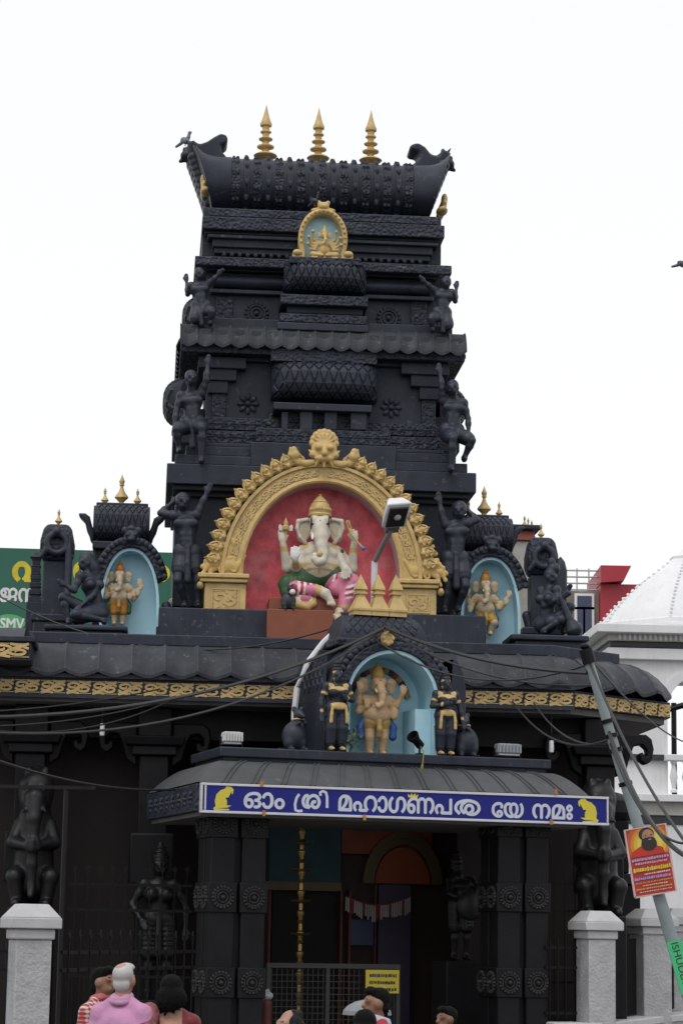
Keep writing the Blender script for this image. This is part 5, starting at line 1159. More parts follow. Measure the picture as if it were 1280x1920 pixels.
mo = [(90, 195), (105, 182), (100, 150), (110, 110), (135, 85), (160, 76), (174, 60), (200, 64), (216, 80), (212, 104), (205, 112), (203, 92), (190, 116), (183, 130), (165, 130), (175, 150), (174, 178), (202, 179), (176, 192), (112, 196), (190, 200), (185, 208), (96, 208)]
for fl_, (cu, cv) in ((1, (418, 1497)), (-1, (1103, 1520))):
    pl = [sgp(cu + fl_ * (a - 150) / 3.28, cv + (b - 135) / 3.28) for a, b in mo]
    sg_.part('mouse_emblem', MB().prism(pl, -.046, -.0445), YEL, smooth=0)
cw = [(765, 1495), (764, 1488), (768, 1492), (771, 1487), (774, 1492), (777, 1487), (780, 1492), (784, 1489), (782, 1496)]
sg_.part('crown_emblem', MB().prism([sgp(u, v) for u, v in cw], -.046, -.0445), YEL, smooth=0)
for u, v in ((490, 1470), (494, 1525), (682, 1533), (1040, 1485), (1032, 1541)):
    x_, z_ = sgp(u, v); sg_.part('clip', MB().box(x_ - .018, x_ + .018, -.075, -.057, z_ - .035, z_ + .035), mat('rusty_brass', (.38, .17, .04), .5, .2, 20))
# ------------------------------------------------------------------ small shrine on the porch roof
KZ = kz1
ds = 1.0
cb = C.P(730, 1420, ds)
ps = Thing('porch_shrine', 'black arched shrine with pale blue niche standing on the porch roof', 'shrine', C, (cb.x, ds, KZ))
bx0, bx1 = C.P(612, 1350, ds).x, C.P(878, 1350, ds).x
nx0, nx1 = C.P(652, 1400, ds).x, C.P(812, 1400, ds).x; nw = (nx1 - nx0) / 2; nx = (nx0 + nx1) / 2; nzt = C.P(730, 1226, ds).z
def pa(k, n=24): return [(nx - (nw + k) , KZ + .003)] + [(nx - (nw + k) * math.cos(math.pi * i / n), nzt - nw + (nw + k) * math.sin(math.pi * i / n)) for i in range(n + 1)] + [(nx + nw + k, KZ + .003)]
def shell(pa0, pa1, y0, y1):
    m_ = len(pa0)
    return MB().add([(p[0], y0, p[1]) for p in pa0] + [(p[0], y1, p[1]) for p in pa0] + [(p[0], y1, p[1]) for p in pa1] + [(p[0], y0, p[1]) for p in pa1], [((k * m_ + i), k * m_ + i + 1, ((k + 1) % 4) * m_ + i + 1, ((k + 1) % 4) * m_ + i) for i in range(m_ - 1) for k in range(4)] + [tuple(k * m_ for k in range(4)), tuple(k * m_ + m_ - 1 for k in range(4))])
ps.part('niche_back', MB().prism(pa(.03), ds + .62, ds + .68), SKYB)
ps.part('niche_reveal', shell(pa(0), pa(.045), ds - .06, ds + .62), SKYB)
ps.part('arch_band', shell(pa(.047), pa(.16), ds - .10, ds + .6), CARV, bev=.015)
ps.part('arch_band', shell(pa(.162), pa(.27), ds - .02, ds + .6), BLK, bev=.015)
be_ = MB().ell((0, 0, 0), (.05, .05, .05), 8, 6).mesh('arch_bead', BLK)
for i in range(27):
    a_ = math.pi * i / 26; ps.inst('arch_bead', be_, (nx - (nw + .19) * math.cos(a_), ds - .05, nzt - nw + (nw + .19) * math.sin(a_)))
for sg in (-1, 1):
    xa, xb = (bx0, nx - nw - .275) if sg < 0 else (nx + nw + .275, bx1)
    ps.part('side_pier', MB().box(xa, xb, ds + .1, ds + 1.3, KZ + .003, KZ + .75), BLK, bev=.02)
    def sf(s, w_, xa=xa, xb=xb, sg=sg):
        xo = xa if sg < 0 else xb; th = w_ * math.pi / 2
        return Vector((xo + (xb - xa) * (-sg) * .9 * (1 - math.cos(th)), ds + .1 + s * 1.2, KZ + .75 + .55 * math.sin(th))), Vector((sg * math.cos(th), 0, math.sin(th)))
    o = ps.part('side_roof', MB().grid(lambda s, w_: sf(s, w_)[0], 6, 8).grid(lambda s, w_: (sf(0, w_)[0] + (Vector(((xb if sg < 0 else xa), ds + .1, KZ + .75)) - sf(0, w_)[0]) * s), 1, 8), BLK)
    scales(ps, o, sf, 6, 4, BLK, single=False, lift=.016)
# lattice roof and pyramids
ra, rb_ = C.P(642, 1180, ds + .25), C.P(795, 1180, ds + .25); zr0, zr1 = C.P(718, 1200, ds + .25).z, C.P(718, 1151, ds + .25).z
hw_ = (rb_.x - ra.x) / 2; rcx = (ra.x + rb_.x) / 2
def rs(s, w_):
    th = w_ * math.pi / 2; x_ = (s * 2 - 1) * hw_ * (1.08 - .26 * w_)
    return Vector((rcx + x_, ds + .25 + .36 * (1 - math.cos(th)) - .36 * 0 , zr0 + (zr1 - zr0) * math.sin(th))), Vector((0, -math.cos(th), math.sin(th)))
q = MB().grid(lambda s, w_: rs(s, w_)[0], 8, 8)
q.grid(lambda s, w_: (lambda p: (p.x, 2 * (ds + .61) - p.y, p.z))(rs(s, w_)[0]), 8, 8)
for s in (0, 1):
    q.grid(lambda a, w_: (lambda p: (p.x, p.y + (2 * (ds + .61) - 2 * p.y) * a, p.z))(rs(s, w_)[0]), 1, 8)
ro = ps.part('lattice_roof', q, BLK)
scales(ps, ro, rs, 9, 3, BLK, single=False, lift=.018)
ps.part('roof_eave', MB().box(rcx - hw_ * 1.14, rcx + hw_ * 1.14, ds + .18, ds + 1.05, zr0 - .10, zr0 - .002), CARV, bev=.02)
ps.part('back_block', MB().box(nx - nw - .2, nx + nw + .2, ds + .685, ds + 1.25, KZ + .003, zr0 - .12), BLK)
bo = C.P(724, 1198, ds - .1); me = sculpt('gold_boss', [ell((0, 0, 0), (.085, .06, .10), GD)] + [ell((.06 * math.cos(a), -.04, .07 * math.sin(a)), .03, GD) for a in [i * .785 for i in range(8)]], .01, .01)
ps.inst('gold_boss', me, (bo.x, ds - .13, bo.z))
for u in (675, 708, 741):
    b_ = C.P(u, 1146, ds + .55); h = C.P(u, 1077, ds + .55).z - zr1; w_ = .125
    pr = [(w_, 0), (w_, .10), (w_ * 1.12, .11), (w_ * 1.12, .16), (w_ * 1.0, .18), (w_ * .42, .46), (w_ * .40, .50), (w_ * .62, .52), (w_ * .62, .56), (w_ * .44, .58), (w_ * .44, .61), (w_ * .66, .63), (w_ * .62, .67), (.004, 1.0)]
    ps.inst('pyramid_finial', MB().lathe((0, 0, 0), [(r * 1.35, z * h) for r, z in pr], 4, sq=1).mesh('pyramid_finial', GOLD, smooth=0), (b_.x, ds + .55, zr1 - .002))
# striped painted halo behind the niche deity
cols = [mat('halo_gold', (.32, .20, .06), .6), mat('halo_red', (.20, .03, .02), .6), mat('halo_black', (.02, .018, .015), .6)]
for i in range(16):
    a0, a1 = math.pi * (.10 + .82 * i / 16), math.pi * (.10 + .82 * (i + .96) / 16); R_ = nw * .72
    pts = [(nx + .02 + R_ * math.cos(a0 + (a1 - a0) * j / 3), nzt - nw * .98 - .1 + R_ * 1.25 * math.sin(a0 + (a1 - a0) * j / 3)) for j in range(4)]
    ps.part('halo_piece', MB().ribbon(pts, .07, ds + .55, ds + .61), cols[i % 3], smooth=0)
ps.part('niche_ledge', MB().box(nx + nw - .22, nx + nw - .004, ds + .1, ds + .6, KZ + .003, KZ + .62), SKYB)
# deity and attendants
F = Fig(C, 704, 1420, ds + .28); F.b.z = KZ + .004; H_ = C.P(704, 1240, ds + .28).z - F.b.z
small_ganesha(F, H_, TAN, (.42, .27, .09), (.42, .27, .09), BLU, .25, [(-1, (-.17, .55), (-.18, .68)), (-1, (-.17, .46), (-.11, .50)), (1, (.18, .54), (.22, .66)), (1, (.16, .46), (.14, .40))], 'tan standing elephant-headed statue with blue sash in the porch niche', (.40, .24, .06), wid=1.2)
def attendant(u, v, vt, d, label, arm_side):
    F = Fig(C, u, v, d); F.b.z = KZ + .004; H = C.P(u, vt, d).z - F.b.z; k = H / 1.78; WX = 1.28
    s = arm_side
    J = dict(head=(0, -.02, 1.42), shl=(-.155, 0, 1.22), shr=(.155, 0, 1.22), pelvis=(0, 0, .80), hipl=(-.08, 0, .78), hipr=(.08, 0, .78), knl=(-.085, -.03, .44), knr=(.085, -.03, .44), anl=(-.085, .02, .09), anr=(.085, .02, .09))
    if s > 0: J.update(ell=(-.24, .0, .95), hal=(-.24, -.04, .72), elr=(.23, -.02, .97), har=(.10, -.20, 1.0))
    else: J.update(elr=(.24, .0, .95), har=(.27, -.04, .72), ell=(-.23, -.02, .97), hal=(-.08, -.20, 1.0))
    J = {n: A3((p[0] * WX, p[1], p[2])) * k for n, p in J.items()}
    B, _ = human(J, k * 1.16, fem=True, curls=False)
    pt = [tor(A3((0, -.03, 1.22)) * k, (0, .35, 1), .15 * k, .055 * k, GD), ell(A3((0, -.1, 1.17)) * k, (.2 * k, .12 * k, .045 * k), GD)]
    for q_ in 'lr':
        pt += [tor((J['sh' + q_] + J['el' + q_]) / 2, J['sh' + q_] - J['el' + q_], .05 * k, .028 * k, GD), tor(J['el' + q_] + (J['ha' + q_] - J['el' + q_]) * .88, J['ha' + q_] - J['el' + q_], .032 * k, .026 * k, GD), ell(J['an' + q_] + A3((0, -.1 * k, -.04 * k)), (.06 * k, .13 * k, .05 * k), GD), ell(J['head'] + A3(((-.085 if q_ == 'l' else .085) * k, -.01, -.06 * k)), .03 * k, GD)]
    t = Thing('attendant_statue', label, 'statue', C, F.b, 'black and gold attendant women')
    t.part('body', sculpt('body', B, .012, .02 * k + .008, pt), None)
    h = J['head']; cr_ = [ell(h + A3((0, .02, .06)) * k, (.095 * k, .10 * k, .08 * k)), cap(h + A3((0, .02, .10)) * k, h + A3((0, .03, .22)) * k, .085 * k, .06 * k), cap(h + A3((0, .03, .22)) * k, h + A3((0, .03, .33)) * k, .05 * k, .03 * k)] + [tor(h + A3((0, .02, .13 + .06 * i)) * k, (0, 0, 1), (.085 - .012 * i) * k, .015 * k) for i in range(3)]
    t.part('headdress', sculpt('headdress', cr_, .011, .012, [tor(h + A3((0, .02, .075)) * k, (0, -.2, 1), .095 * k, .026 * k, GD)]), None)
    Wp = []
    for q_ in 'lr':
        hp, kn, an = J['hip' + q_], J['kn' + q_], J['an' + q_]
        Wp += [cap(hp, kn, .125 * k, .105 * k), cap(kn, an + A3((0, 0, .05 * k)), .105 * k, .085 * k)] + [tor(hp + (an - hp) * (.3 + .075 * i), (0, .1, 1), (.12 - .004 * i) * k, .013 * k) for i in range(9)]
    Wp += [cap(J['pelvis'] - A3((.08 * k, 0, 0)), J['pelvis'] + A3((.08 * k, 0, 0)), .135 * k, None)]
    t.part('garment', sculpt('garment', Wp, .012, .015), None)
    pv = J['pelvis']; Gp = [tor(pv + A3((0, 0, .06)) * k, (0, .1, 1), .15 * k, .036 * k, GD), ell(pv + A3((0, -.155, .03)) * k, (.15 * k, .035 * k, .06 * k), GD)]
    for s_ in (-1, 1): Gp += chain([pv + A3((s_ * .13, -.15, .05)) * k, pv + A3((s_ * .15, -.16, -.12)) * k, pv + A3((s_ * .155, -.15, -.26)) * k], [.028 * k, .032 * k, .036 * k], GD)
    t.part('gold_girdle', sculpt('gold_girdle', Gp, .011, .012), None)
attendant(630, 1416, 1232, ds - .13, 'black and gold attendant woman statue left of the porch niche', 1)
attendant(834, 1426, 1250, ds - .13, 'black and gold attendant woman statue right of the porch niche', -1)
for (u, v, vt, d, fl_, lab) in ((552, 1415, 1326, 1.15, 1, 'black mouse statue with gold collar at the left end of the porch roof'), (872, 1426, 1338, 1.0, -1, 'black mouse statue half hidden behind the right attendant woman')):
    F = Fig(C, u, v, d); F.b.z = KZ + .003; k = (C.P(u, vt, d).z - F.b.z) / .88
    t = Thing('mouse_statue', lab, 'statue', C, F.b, 'mouse statues')
    t.part('body', sculpt('body', mouse(F, k, BK, fl_), .013, .03), None)
    t.part('collar', sculpt('collar', [tor((fl_ * .05 * k, -.03 * k, .62 * k), (0, .2, 1), .118 * k, .022 * k, GD)], .011, .01), None)
# lights on the porch roof
GRYM = mat('grey_metal', (.30, .33, .36), .4, .08, 8, metal=.3)
def floodlight(u, v, d, w, label, m):
    p = C.P(u, v, d); p.z = KZ + .003
    t = Thing('floodlight', label, 'floodlight', C, p, 'floodlights on the porch roof')
    t.part('housing', MB().frus(-w, w, -.1, .1, .07, .20, .02), m, rel=True, bev=.015)
    for i in range(7): t.part('cooling_fin', MB().box(-w * .9 + i * w * .28, -w * .9 + i * w * .28 + .02, -.125, -.102, .08, .19), m, rel=True)
    t.part('bracket', MB().box(-w - .02, -w - .003, -.02, .02, 0, .14).box(w + .003, w + .02, -.02, .02, 0, .14).box(-w - .02, w + .02, -.02, .02, 0, .012), IRON, rel=True)
    t.part('lamp_glass', MB().box(-w * .85, w * .85, -.085, .085, .045, .068), mat('lamp_glass', (.5, .5, .5), .15), rel=True)
floodlight(950, 1425, 1.0, .17, 'ribbed grey floodlight at the right end of the porch roof', GRYM)
floodlight(433, 1413, .95, .13, 'small white floodlight at the left end of the porch roof', mat('white_metal', (.6, .6, .6), .4))
p = C.P(786, 1422, .82); p.z = KZ + .003
t = Thing('spotlight', 'small black spotlight on a stand in front of the porch niche', 'spotlight', C, p)
t.part('stand', MB().lathe((0, 0, 0), [(.06, 0), (.06, .015), (.015, .02), (.015, .12)], 12), IRON, rel=True)
q = MB().lathe((0, 0, 0), [(.045, -.10), (.055, -.09), (.055, .02), (.085, .10), (.085, .12), (.07, .12), (.05, .05)], 16).moved(Matrix.Translation((-.03, .02, .17)) @ Matrix.Rotation(math.radians(-50), 4, 'Y') @ Matrix.Rotation(math.radians(25), 4, 'X'))
t.part('lamp_head', q, IRON, rel=True)
q = MB().tube([(.01, -.02, .1), (.02, -.10, .03), (.0, -.14, -.1), (-.05, -.16, -.25)], .008).tube([(.0, -.14, -.1), (-.02, -.17, -.26), (-.06, -.18, -.31)], .012)
t.part('wire', q, mat('yellow_wire', (.25, .22, .06), .5), rel=True)
# little plant in the corner of the niche
p = C.P(655, 1420, .86); p.z = KZ + .003
t = Thing('potted_weed', 'small green weed growing beside the left attendant statue', 'plant', C, p)
lf = MB().add([(0, 0, 0), (.022, .0, .03), (0, .0, .075), (-.022, 0, .03), (0, -.008, .035)], [(0, 1, 4), (1, 2, 4), (2, 3, 4), (3, 0, 4)]).mesh('leaf', mat('leaf_green', (.045, .085, .03), .5, .25, 20))
rr = random.Random(5); stq = MB()
for i in range(6): stq.tube([(0, 0, 0), (rr.uniform(-.08, .08), rr.uniform(-.05, .05), .12), (rr.uniform(-.14, .14), rr.uniform(-.06, .06), rr.uniform(.2, .32))], [.006, .005, .003], 5)
t.part('stem', stq, mat('stem_green', (.06, .08, .03), .6), rel=True)
for i in range(46): t.inst('leaf', lf, (rr.uniform(-.14, .14), rr.uniform(-.08, .06), rr.uniform(.04, .32)), rot=(rr.uniform(-1, 1), rr.uniform(-1.2, 1.2), rr.uniform(0, 6)), sc=[rr.uniform(.6, 1.1)] * 3, rel=True)
# street lamp on a curved white pipe
def cp(u, v, d): return tuple(C.P(u, v, d))
t = Thing('lamp_post', 'white lamp on a bent pipe rising behind the porch shrine', 'lamp', C, C.P(553, 1420, 1.75))
pth = [cp(551, 1412, 1.75), cp(551, 1370, 1.75), cp(552, 1335, 1.75), cp(557, 1290, 1.75), (cp(575, 1245, 1.75)), cp(605, 1206, 1.8), cp(642, 1170, 1.9), cp(680, 1152, 1.95), cp(697, 1140, 1.95), cp(701, 1120, 1.9)]
t.part('curved_pipe', MB().tube(pth, .042, 8), mat('white_pipe', (.60, .60, .62), .35, .1, 6), )
t.part('pole', MB().tube([cp(701, 1120, 1.9), cp(702, 1052, 1.85)], .045, 8), mat('white_pipe', (.60, .60, .62), .35))
t.part('arm', MB().tube([cp(702, 1054, 1.85), cp(722, 1012, 1.5), cp(732, 996, 1.35)], .034, 8), mat('grey_pipe', (.20, .20, .21), .4))
hx = C.P(742, 968, 1.15); rot = Matrix.Translation(hx) @ Matrix.Rotation(math.radians(-8), 4, 'Y') @ Matrix.Rotation(math.radians(-36), 4, 'X')
hd_ = MB().frus(-.18, .18, -.27, .20, -.03, .16, .07); hd_.v = [tuple(rot @ Vector(p)) for p in hd_.v]
hw__ = t.part('lamp_head', hd_, mat('lamp_white', (.72, .72, .73), .35), bev=.03)
gl = MB().frus(-.125, .125, -.19, .15, -.05, -.032, -.005); gl.v = [tuple(rot @ Vector(p)) for p in gl.v]
t.part('lamp_glass', gl, mat('dark_glass', (.03, .028, .025), .12), parent=hw__)
bu = MB().ell((0, 0, 0), (.05, .05, .03)); bu.v = [tuple(rot @ (Vector(p) + Vector((0, -.03, -.055)))) for p in bu.v]
t.part('bulb', bu, mat('bulb_glass', (.45, .44, .42), .2), parent=hw__)
nk = MB().box(-.09, .09, .18, .30, -.02, .06); nk.v = [tuple(rot @ Vector(p)) for p in nk.v]; t.part('lamp_neck', nk, mat('neck_grey', (.12, .12, .125), .5), parent=hw__, bev=.01)
# ================================================================== inside the porch and hall
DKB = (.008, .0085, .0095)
inn = Thing('inner_shrine_front', 'dim painted shrine front with an orange arch inside the porch', 'shrine', C, (0, 5.6, .5))
yi = 5.6
def ib(u0, u1, v0, v1, y=None, dp=.06):
    y = yi if y is None else y; a, b = C.P(u0, v1, y), C.P(u1, v0, y); return MB().box(a.x, b.x, y, y + dp, a.z, b.z)
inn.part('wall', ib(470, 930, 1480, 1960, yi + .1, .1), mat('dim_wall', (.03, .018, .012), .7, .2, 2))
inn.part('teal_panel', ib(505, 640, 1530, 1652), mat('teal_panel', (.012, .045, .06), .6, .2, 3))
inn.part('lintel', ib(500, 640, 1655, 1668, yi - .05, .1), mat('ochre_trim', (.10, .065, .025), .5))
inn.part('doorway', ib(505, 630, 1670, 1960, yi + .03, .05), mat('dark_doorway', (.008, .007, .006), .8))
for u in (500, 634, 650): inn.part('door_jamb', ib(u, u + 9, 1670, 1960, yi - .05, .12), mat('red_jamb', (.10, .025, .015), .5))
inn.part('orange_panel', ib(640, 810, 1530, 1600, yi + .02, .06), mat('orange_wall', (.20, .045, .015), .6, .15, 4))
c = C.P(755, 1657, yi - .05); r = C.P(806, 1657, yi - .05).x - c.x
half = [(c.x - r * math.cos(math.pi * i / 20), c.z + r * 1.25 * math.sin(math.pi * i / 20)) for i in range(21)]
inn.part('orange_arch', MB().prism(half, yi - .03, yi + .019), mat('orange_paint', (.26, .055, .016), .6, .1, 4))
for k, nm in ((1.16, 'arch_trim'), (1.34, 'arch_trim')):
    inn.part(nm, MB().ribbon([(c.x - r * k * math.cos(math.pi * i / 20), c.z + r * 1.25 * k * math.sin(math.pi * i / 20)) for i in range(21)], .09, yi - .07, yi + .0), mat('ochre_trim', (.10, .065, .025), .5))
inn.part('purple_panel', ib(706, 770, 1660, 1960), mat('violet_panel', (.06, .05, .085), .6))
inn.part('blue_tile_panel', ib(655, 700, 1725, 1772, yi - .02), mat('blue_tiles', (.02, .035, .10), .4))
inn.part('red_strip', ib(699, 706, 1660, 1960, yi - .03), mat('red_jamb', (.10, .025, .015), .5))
q = MB()
gar = Thing('garland', 'row of white and red strips hanging as a garland under the arch', 'garland', C, C.P(710, 1690, yi - .3))
rr = random.Random(11)
wm, rm_ = mat('garland_white', (.42, .40, .36), .7), mat('garland_red', (.25, .03, .05), .7)
for i in range(30):
    u = 648 + i * 4.1; sag = 18 * math.sin(math.pi * i / 29); a = C.P(u, 1682 + sag * .9, yi - .3); L_ = rr.uniform(.16, .24)
    gar.part('strip', MB().box(a.x, a.x + .018, yi - .305, yi - .295, a.z - L_, a.z), rm_ if i % 6 in (2, 3) and rr.random() < .8 else wm)
gar.part('string', MB().tube([tuple(C.P(648 + i * 8.2, 1681 + 16 * math.sin(math.pi * i / 15), yi - .3)) for i in range(16)], .008, 5), rm_)
# brass lamp column
b = C.P(560, 1900, 2.9); zt = C.P(560, 1535, 2.9).z
BR = mat('brass', (.42, .28, .10), .3, .12, 8, metal=.8)
pr = [(.16, 0), (.16, .06), (.05, .12)]
z = .12; hT = zt - .45
while z < hT - .15:
    pr += [(.035, z + .02), (.05, z + .06), (.05, z + .09), (.03, z + .11), (.03, z + .2), (.055, z + .22), (.03, z + .25)]; z += .27
pr += [(.03, z), (.045, z + .04), (.03, z + .1), (.004, z + .2)]
t = Thing('brass_lamp', 'tall slender brass oil lamp column inside the porch', 'lamp', C, (b.x, 2.9, .45))
t.part('column', MB().lathe((0, 0, 0), pr, 12), BR, rel=True)
for v in (1582, 1632, 1690, 1752, 1815): t.part('oil_tray', MB().lathe((0, 0, C.P(560, v, 2.9).z - .45), [(.03, -.02), (.13, .0), (.145, .02), (.03, .012)], 16), BR, rel=True)
# gate with wire mesh and a notice
gy = 1.3; a, b = C.P(500, 1808, gy), C.P(749, 1808, gy); gz = a.z
gate = Thing('mesh_gate', 'low steel gate with square wire mesh between the porch pillars', 'gate', C, (a.x, gy, .45))
STL = mat('dull_steel', (.022, .022, .023), .5, .1, 10)
gate.part('top_rail', MB().box(a.x, b.x, gy - .03, gy + .03, gz - .04, gz + .02), STL)
gate.part('bottom_rail', MB().box(a.x, b.x, gy - .03, gy + .03, .55, .60), STL)
for x_ in (a.x, a.x + (b.x - a.x) * .44, b.x - .05): gate.part('gate_post', MB().box(x_, x_ + .05, gy - .028, gy + .028, .602, gz - .042), STL)
wv = MB().box(-.004, .004, -.004, .004, 0, gz - .66).mesh('mesh_wire', STL); wh = MB().box(0, b.x - a.x - .1, -.003, .003, -.004, .004).mesh('mesh_wire', STL)
for i in range(1, 26): gate.inst('mesh_wire', wv, (a.x + i * (b.x - a.x) / 26, gy, .61))
for i in range(1, 12): gate.inst('mesh_wire', wh, (a.x + .05, gy - .009, .6 + i * (gz - .65) / 12))
a, b = C.P(685, 1862, gy - .1), C.P(748, 1819, gy - .1)
nt_ = Thing('notice_board', 'yellow notice with three lines of dark lettering on the gate', 'sign', C, (a.x, gy - .1, a.z))
nt_.part('panel', MB().box(a.x, b.x, gy - .1, gy - .085, a.z, b.z), mat('notice_yellow', (.50, .40, .03), .5, .05, 5))
for i in range(3):
    q = MB(); x_ = a.x + .05; zc = b.z - .07 - i * .088; rr = random.Random(i)
    while x_ < b.x - .05:
        w_ = rr.uniform(.012, .03); q.box(x_, x_ + w_, gy - .1035, gy - .102, zc - rr.uniform(.015, .024), zc + rr.uniform(.012, .022)); x_ += w_ + rr.uniform(.004, .012)
    nt_.part('lettering', q, mat('notice_ink', (.03, .028, .02), .6), smooth=0, kind='stuff')
# statues under the eave
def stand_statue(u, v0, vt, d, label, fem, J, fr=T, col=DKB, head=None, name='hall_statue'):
    F = Fig(fr, u, v0, d); k = (fr.P(u, vt, d).z - F.b.z) / 1.75
    J = {n: A3(p) * k for n, p in J.items()}
    B, H = human(J, k, col, col, fem=fem, curls=False)
    ex = [cap(J['head'] + A3((0, .02, .08)) * k, J['head'] + A3((0, .02, .24)) * k, .09 * k, .03 * k, col)] + [tor(J['head'] + A3((0, .02, .1 + .05 * i)) * k, (0, 0, 1), (.085 - .018 * i) * k, .016 * k, col) for i in range(3)]
    t = statue(name, label, 'statue', F, B, H + ex, dhoti(J, k, col, .9), 'black statues under the hall eave')
    t.part('pedestal', MB().box(-.3, .3, -.3, .3, -(F.b.z - .5), -.01), PBLK, rel=True, bev=.02)
    return t
J0 = dict(head=(0, -.02, 1.45), shl=(-.17, 0, 1.24), shr=(.17, 0, 1.24), pelvis=(0, 0, .84), ell=(-.30, -.02, 1.02), hal=(-.20, -.14, .86), elr=(.30, 0, 1.0), har=(.30, -.05, .78), hipl=(-.09, 0, .82), hipr=(.09, 0, .82), knl=(-.10, -.04, .46), knr=(.10, -.03, .46), anl=(-.10, .02, .07), anr=(.10, .02, .07))
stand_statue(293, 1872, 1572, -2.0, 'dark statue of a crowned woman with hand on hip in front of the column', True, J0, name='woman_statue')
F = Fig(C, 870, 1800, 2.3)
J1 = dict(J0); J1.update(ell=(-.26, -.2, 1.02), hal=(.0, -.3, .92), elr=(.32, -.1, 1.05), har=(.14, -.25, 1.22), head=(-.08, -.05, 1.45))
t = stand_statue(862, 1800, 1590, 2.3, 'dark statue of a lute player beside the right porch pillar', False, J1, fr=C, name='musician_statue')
k = 1.0
t.part('lute', sculpt('lute', [ell((.02, -.34, .72), (.19, .1, .2), (.018, .0185, .02)), cap((.05, -.34, .8), (.28, -.3, 1.3), .035, .025, (.018, .0185, .02))], .018, .03), None)
def guardian_beast(u, v0, vt, d, label):
    F = Fig(T, u, v0, d); H = T.P(u, vt, d).z - F.b.z; k = H / 2.0
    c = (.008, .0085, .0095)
    f = lambda x, y, z: (x * k * .8, y * k, z * k)
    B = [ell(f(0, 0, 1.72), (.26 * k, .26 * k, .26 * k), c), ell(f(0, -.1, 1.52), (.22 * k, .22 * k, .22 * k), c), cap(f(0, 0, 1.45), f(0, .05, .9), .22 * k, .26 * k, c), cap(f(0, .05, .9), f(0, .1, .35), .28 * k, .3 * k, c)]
    B += chain([f(0, -.28, 1.55), f(0, -.38, 1.25), f(0, -.40, .95), f(0, -.38, .6), f(0, -.36, .3), f(0, -.42, .16)], [.15 * k, .105 * k, .085 * k, .075 * k, .062 * k, .05 * k], c)
    for s in (-1, 1):
        B += [ell(f(s * .13, -.22, 1.70), .055 * k, c), ell(f(s * .24, .0, 1.62), (.06 * k, .1 * k, .17 * k), c), ell(f(s * .15, -.05, 1.94), (.06 * k, .07 * k, .09 * k), c), cap(f(s * .13, -.26, 1.45), f(s * .2, -.45, 1.35), .045 * k, .02 * k, c)]
        B += chain([f(s * .24, 0, 1.18), f(s * .36, -.12, .92), f(s * .09, -.42, .86)], [.12 * k, .10 * k, .065 * k], c)
        for i in range(4): B.append(cap(f(s * .09, -.46, .80 + .045 * i), f(s * .0, -.50, .80 + .045 * i), .024 * k, None, c))
        B += chain([f(s * .2, .05, .5), f(s * .32, -.22, .42), f(s * .26, -.18, .05)], [.15 * k, .12 * k, .09 * k], c) + [cap(f(s * .26, -.18, .05), f(s * .27, -.4, .04), .08 * k, .06 * k, c)]
    for i in range(9):
        a = math.pi * i / 8; B.append(ell(f(.24 * math.cos(a), .05, 1.76 + .22 * math.sin(a)), .06 * k, c))
    t = Thing('beast_statue', label, 'statue', T, F.b, 'trunked beast statues on the hall columns')
    t.part('body', sculpt('body', B, .02, .04 * k), None)
    t.part('pedestal', MB().box(-.3, .3, -.4, .3, -(F.b.z - .5), -.01), PBLK, rel=True, bev=.02)
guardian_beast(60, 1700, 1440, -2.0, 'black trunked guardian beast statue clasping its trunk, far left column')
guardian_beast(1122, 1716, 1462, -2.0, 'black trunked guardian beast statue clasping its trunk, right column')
# low dark side shrine beyond the right column
a, b = T.P(1090, 1700, 1.5), T.P(1206, 1700, 1.5); z1, z2 = T.P(1150, 1645, 1.5).z, T.P(1150, 1500, 1.5).z
t = Thing('side_shrine', 'black carved side shrine behind the leaning pole', 'shrine', T, ((a.x + b.x) / 2, 1.5, 0))
t.part('body', MB().box(a.x, b.x - .05, 1.5, 2.6, .1, z1 - .1), PBLK, bev=.02)
t.part('eave', MB().frus(a.x - .1, b.x + .05, 1.4, 2.7, z1 - .098, z1 + .06, .08), PBLK, bev=.02)
t.part('upper_body', MB().box(a.x + .1, b.x - .2, 1.6, 2.5, z1 + .062, z2 - .3), PBLK, bev=.02)
t.part('dome', MB().lathe(((a.x + b.x) / 2, 2.0, z2 - .3), [(.42, 0), (.5, .12), (.45, .3), (.25, .42), (.1, .46)], 12), PBLK)
t.inst('finial', finial_mb(.4, 1).mesh('finial', GOLD), ((a.x + b.x) / 2, 2.0, z2 + .15))
# ================================================================== street: posts, railings, pipe
def post(u, v, Y, w, label):
    p = G.P(u, v, Y); t = Thing('gate_post', label, 'post', G, (p.x, Y, 0), 'capped roughcast posts'); zt = p.z; h = w / 2
    r = Matrix.Rotation(math.radians(20), 4, 'Z')
    def tr(mb): mb.moved(Matrix.Translation((p.x, Y, 0)) @ r); return mb
    t.part('shaft', tr(MB().box(-h, h, -h, h, .0, zt - .36)), POSTM, bev=.015)
    t.part('neck', tr(MB().box(-h - .025, h + .025, -h - .025, h + .025, zt - .358, zt - .25)), POSTC, bev=.02)
    c_ = t.part('cap', tr(MB().box(-h - .08, h + .08, -h - .08, h + .08, zt - .248, zt - .14)), POSTC, bev=.012)
    t.part('cap_pyramid', tr(MB().frus(-h - .075, h + .075, -h - .075, h + .075, zt - .139, zt, h * .62)), POSTC, parent=c_, bev=.01)
post(60, 1695, 24.4, .37, 'grey capped roughcast post beside the three people, far left')
post(1116, 1708, 30.6, .38, 'grey capped roughcast post nearest the right porch pillar')
post(1218, 1704, 33.6, .44, 'grey capped roughcast post behind the leaning pole and poster')
post(1268, 1703, 36.2, .44, 'grey capped roughcast post at the right picture edge')
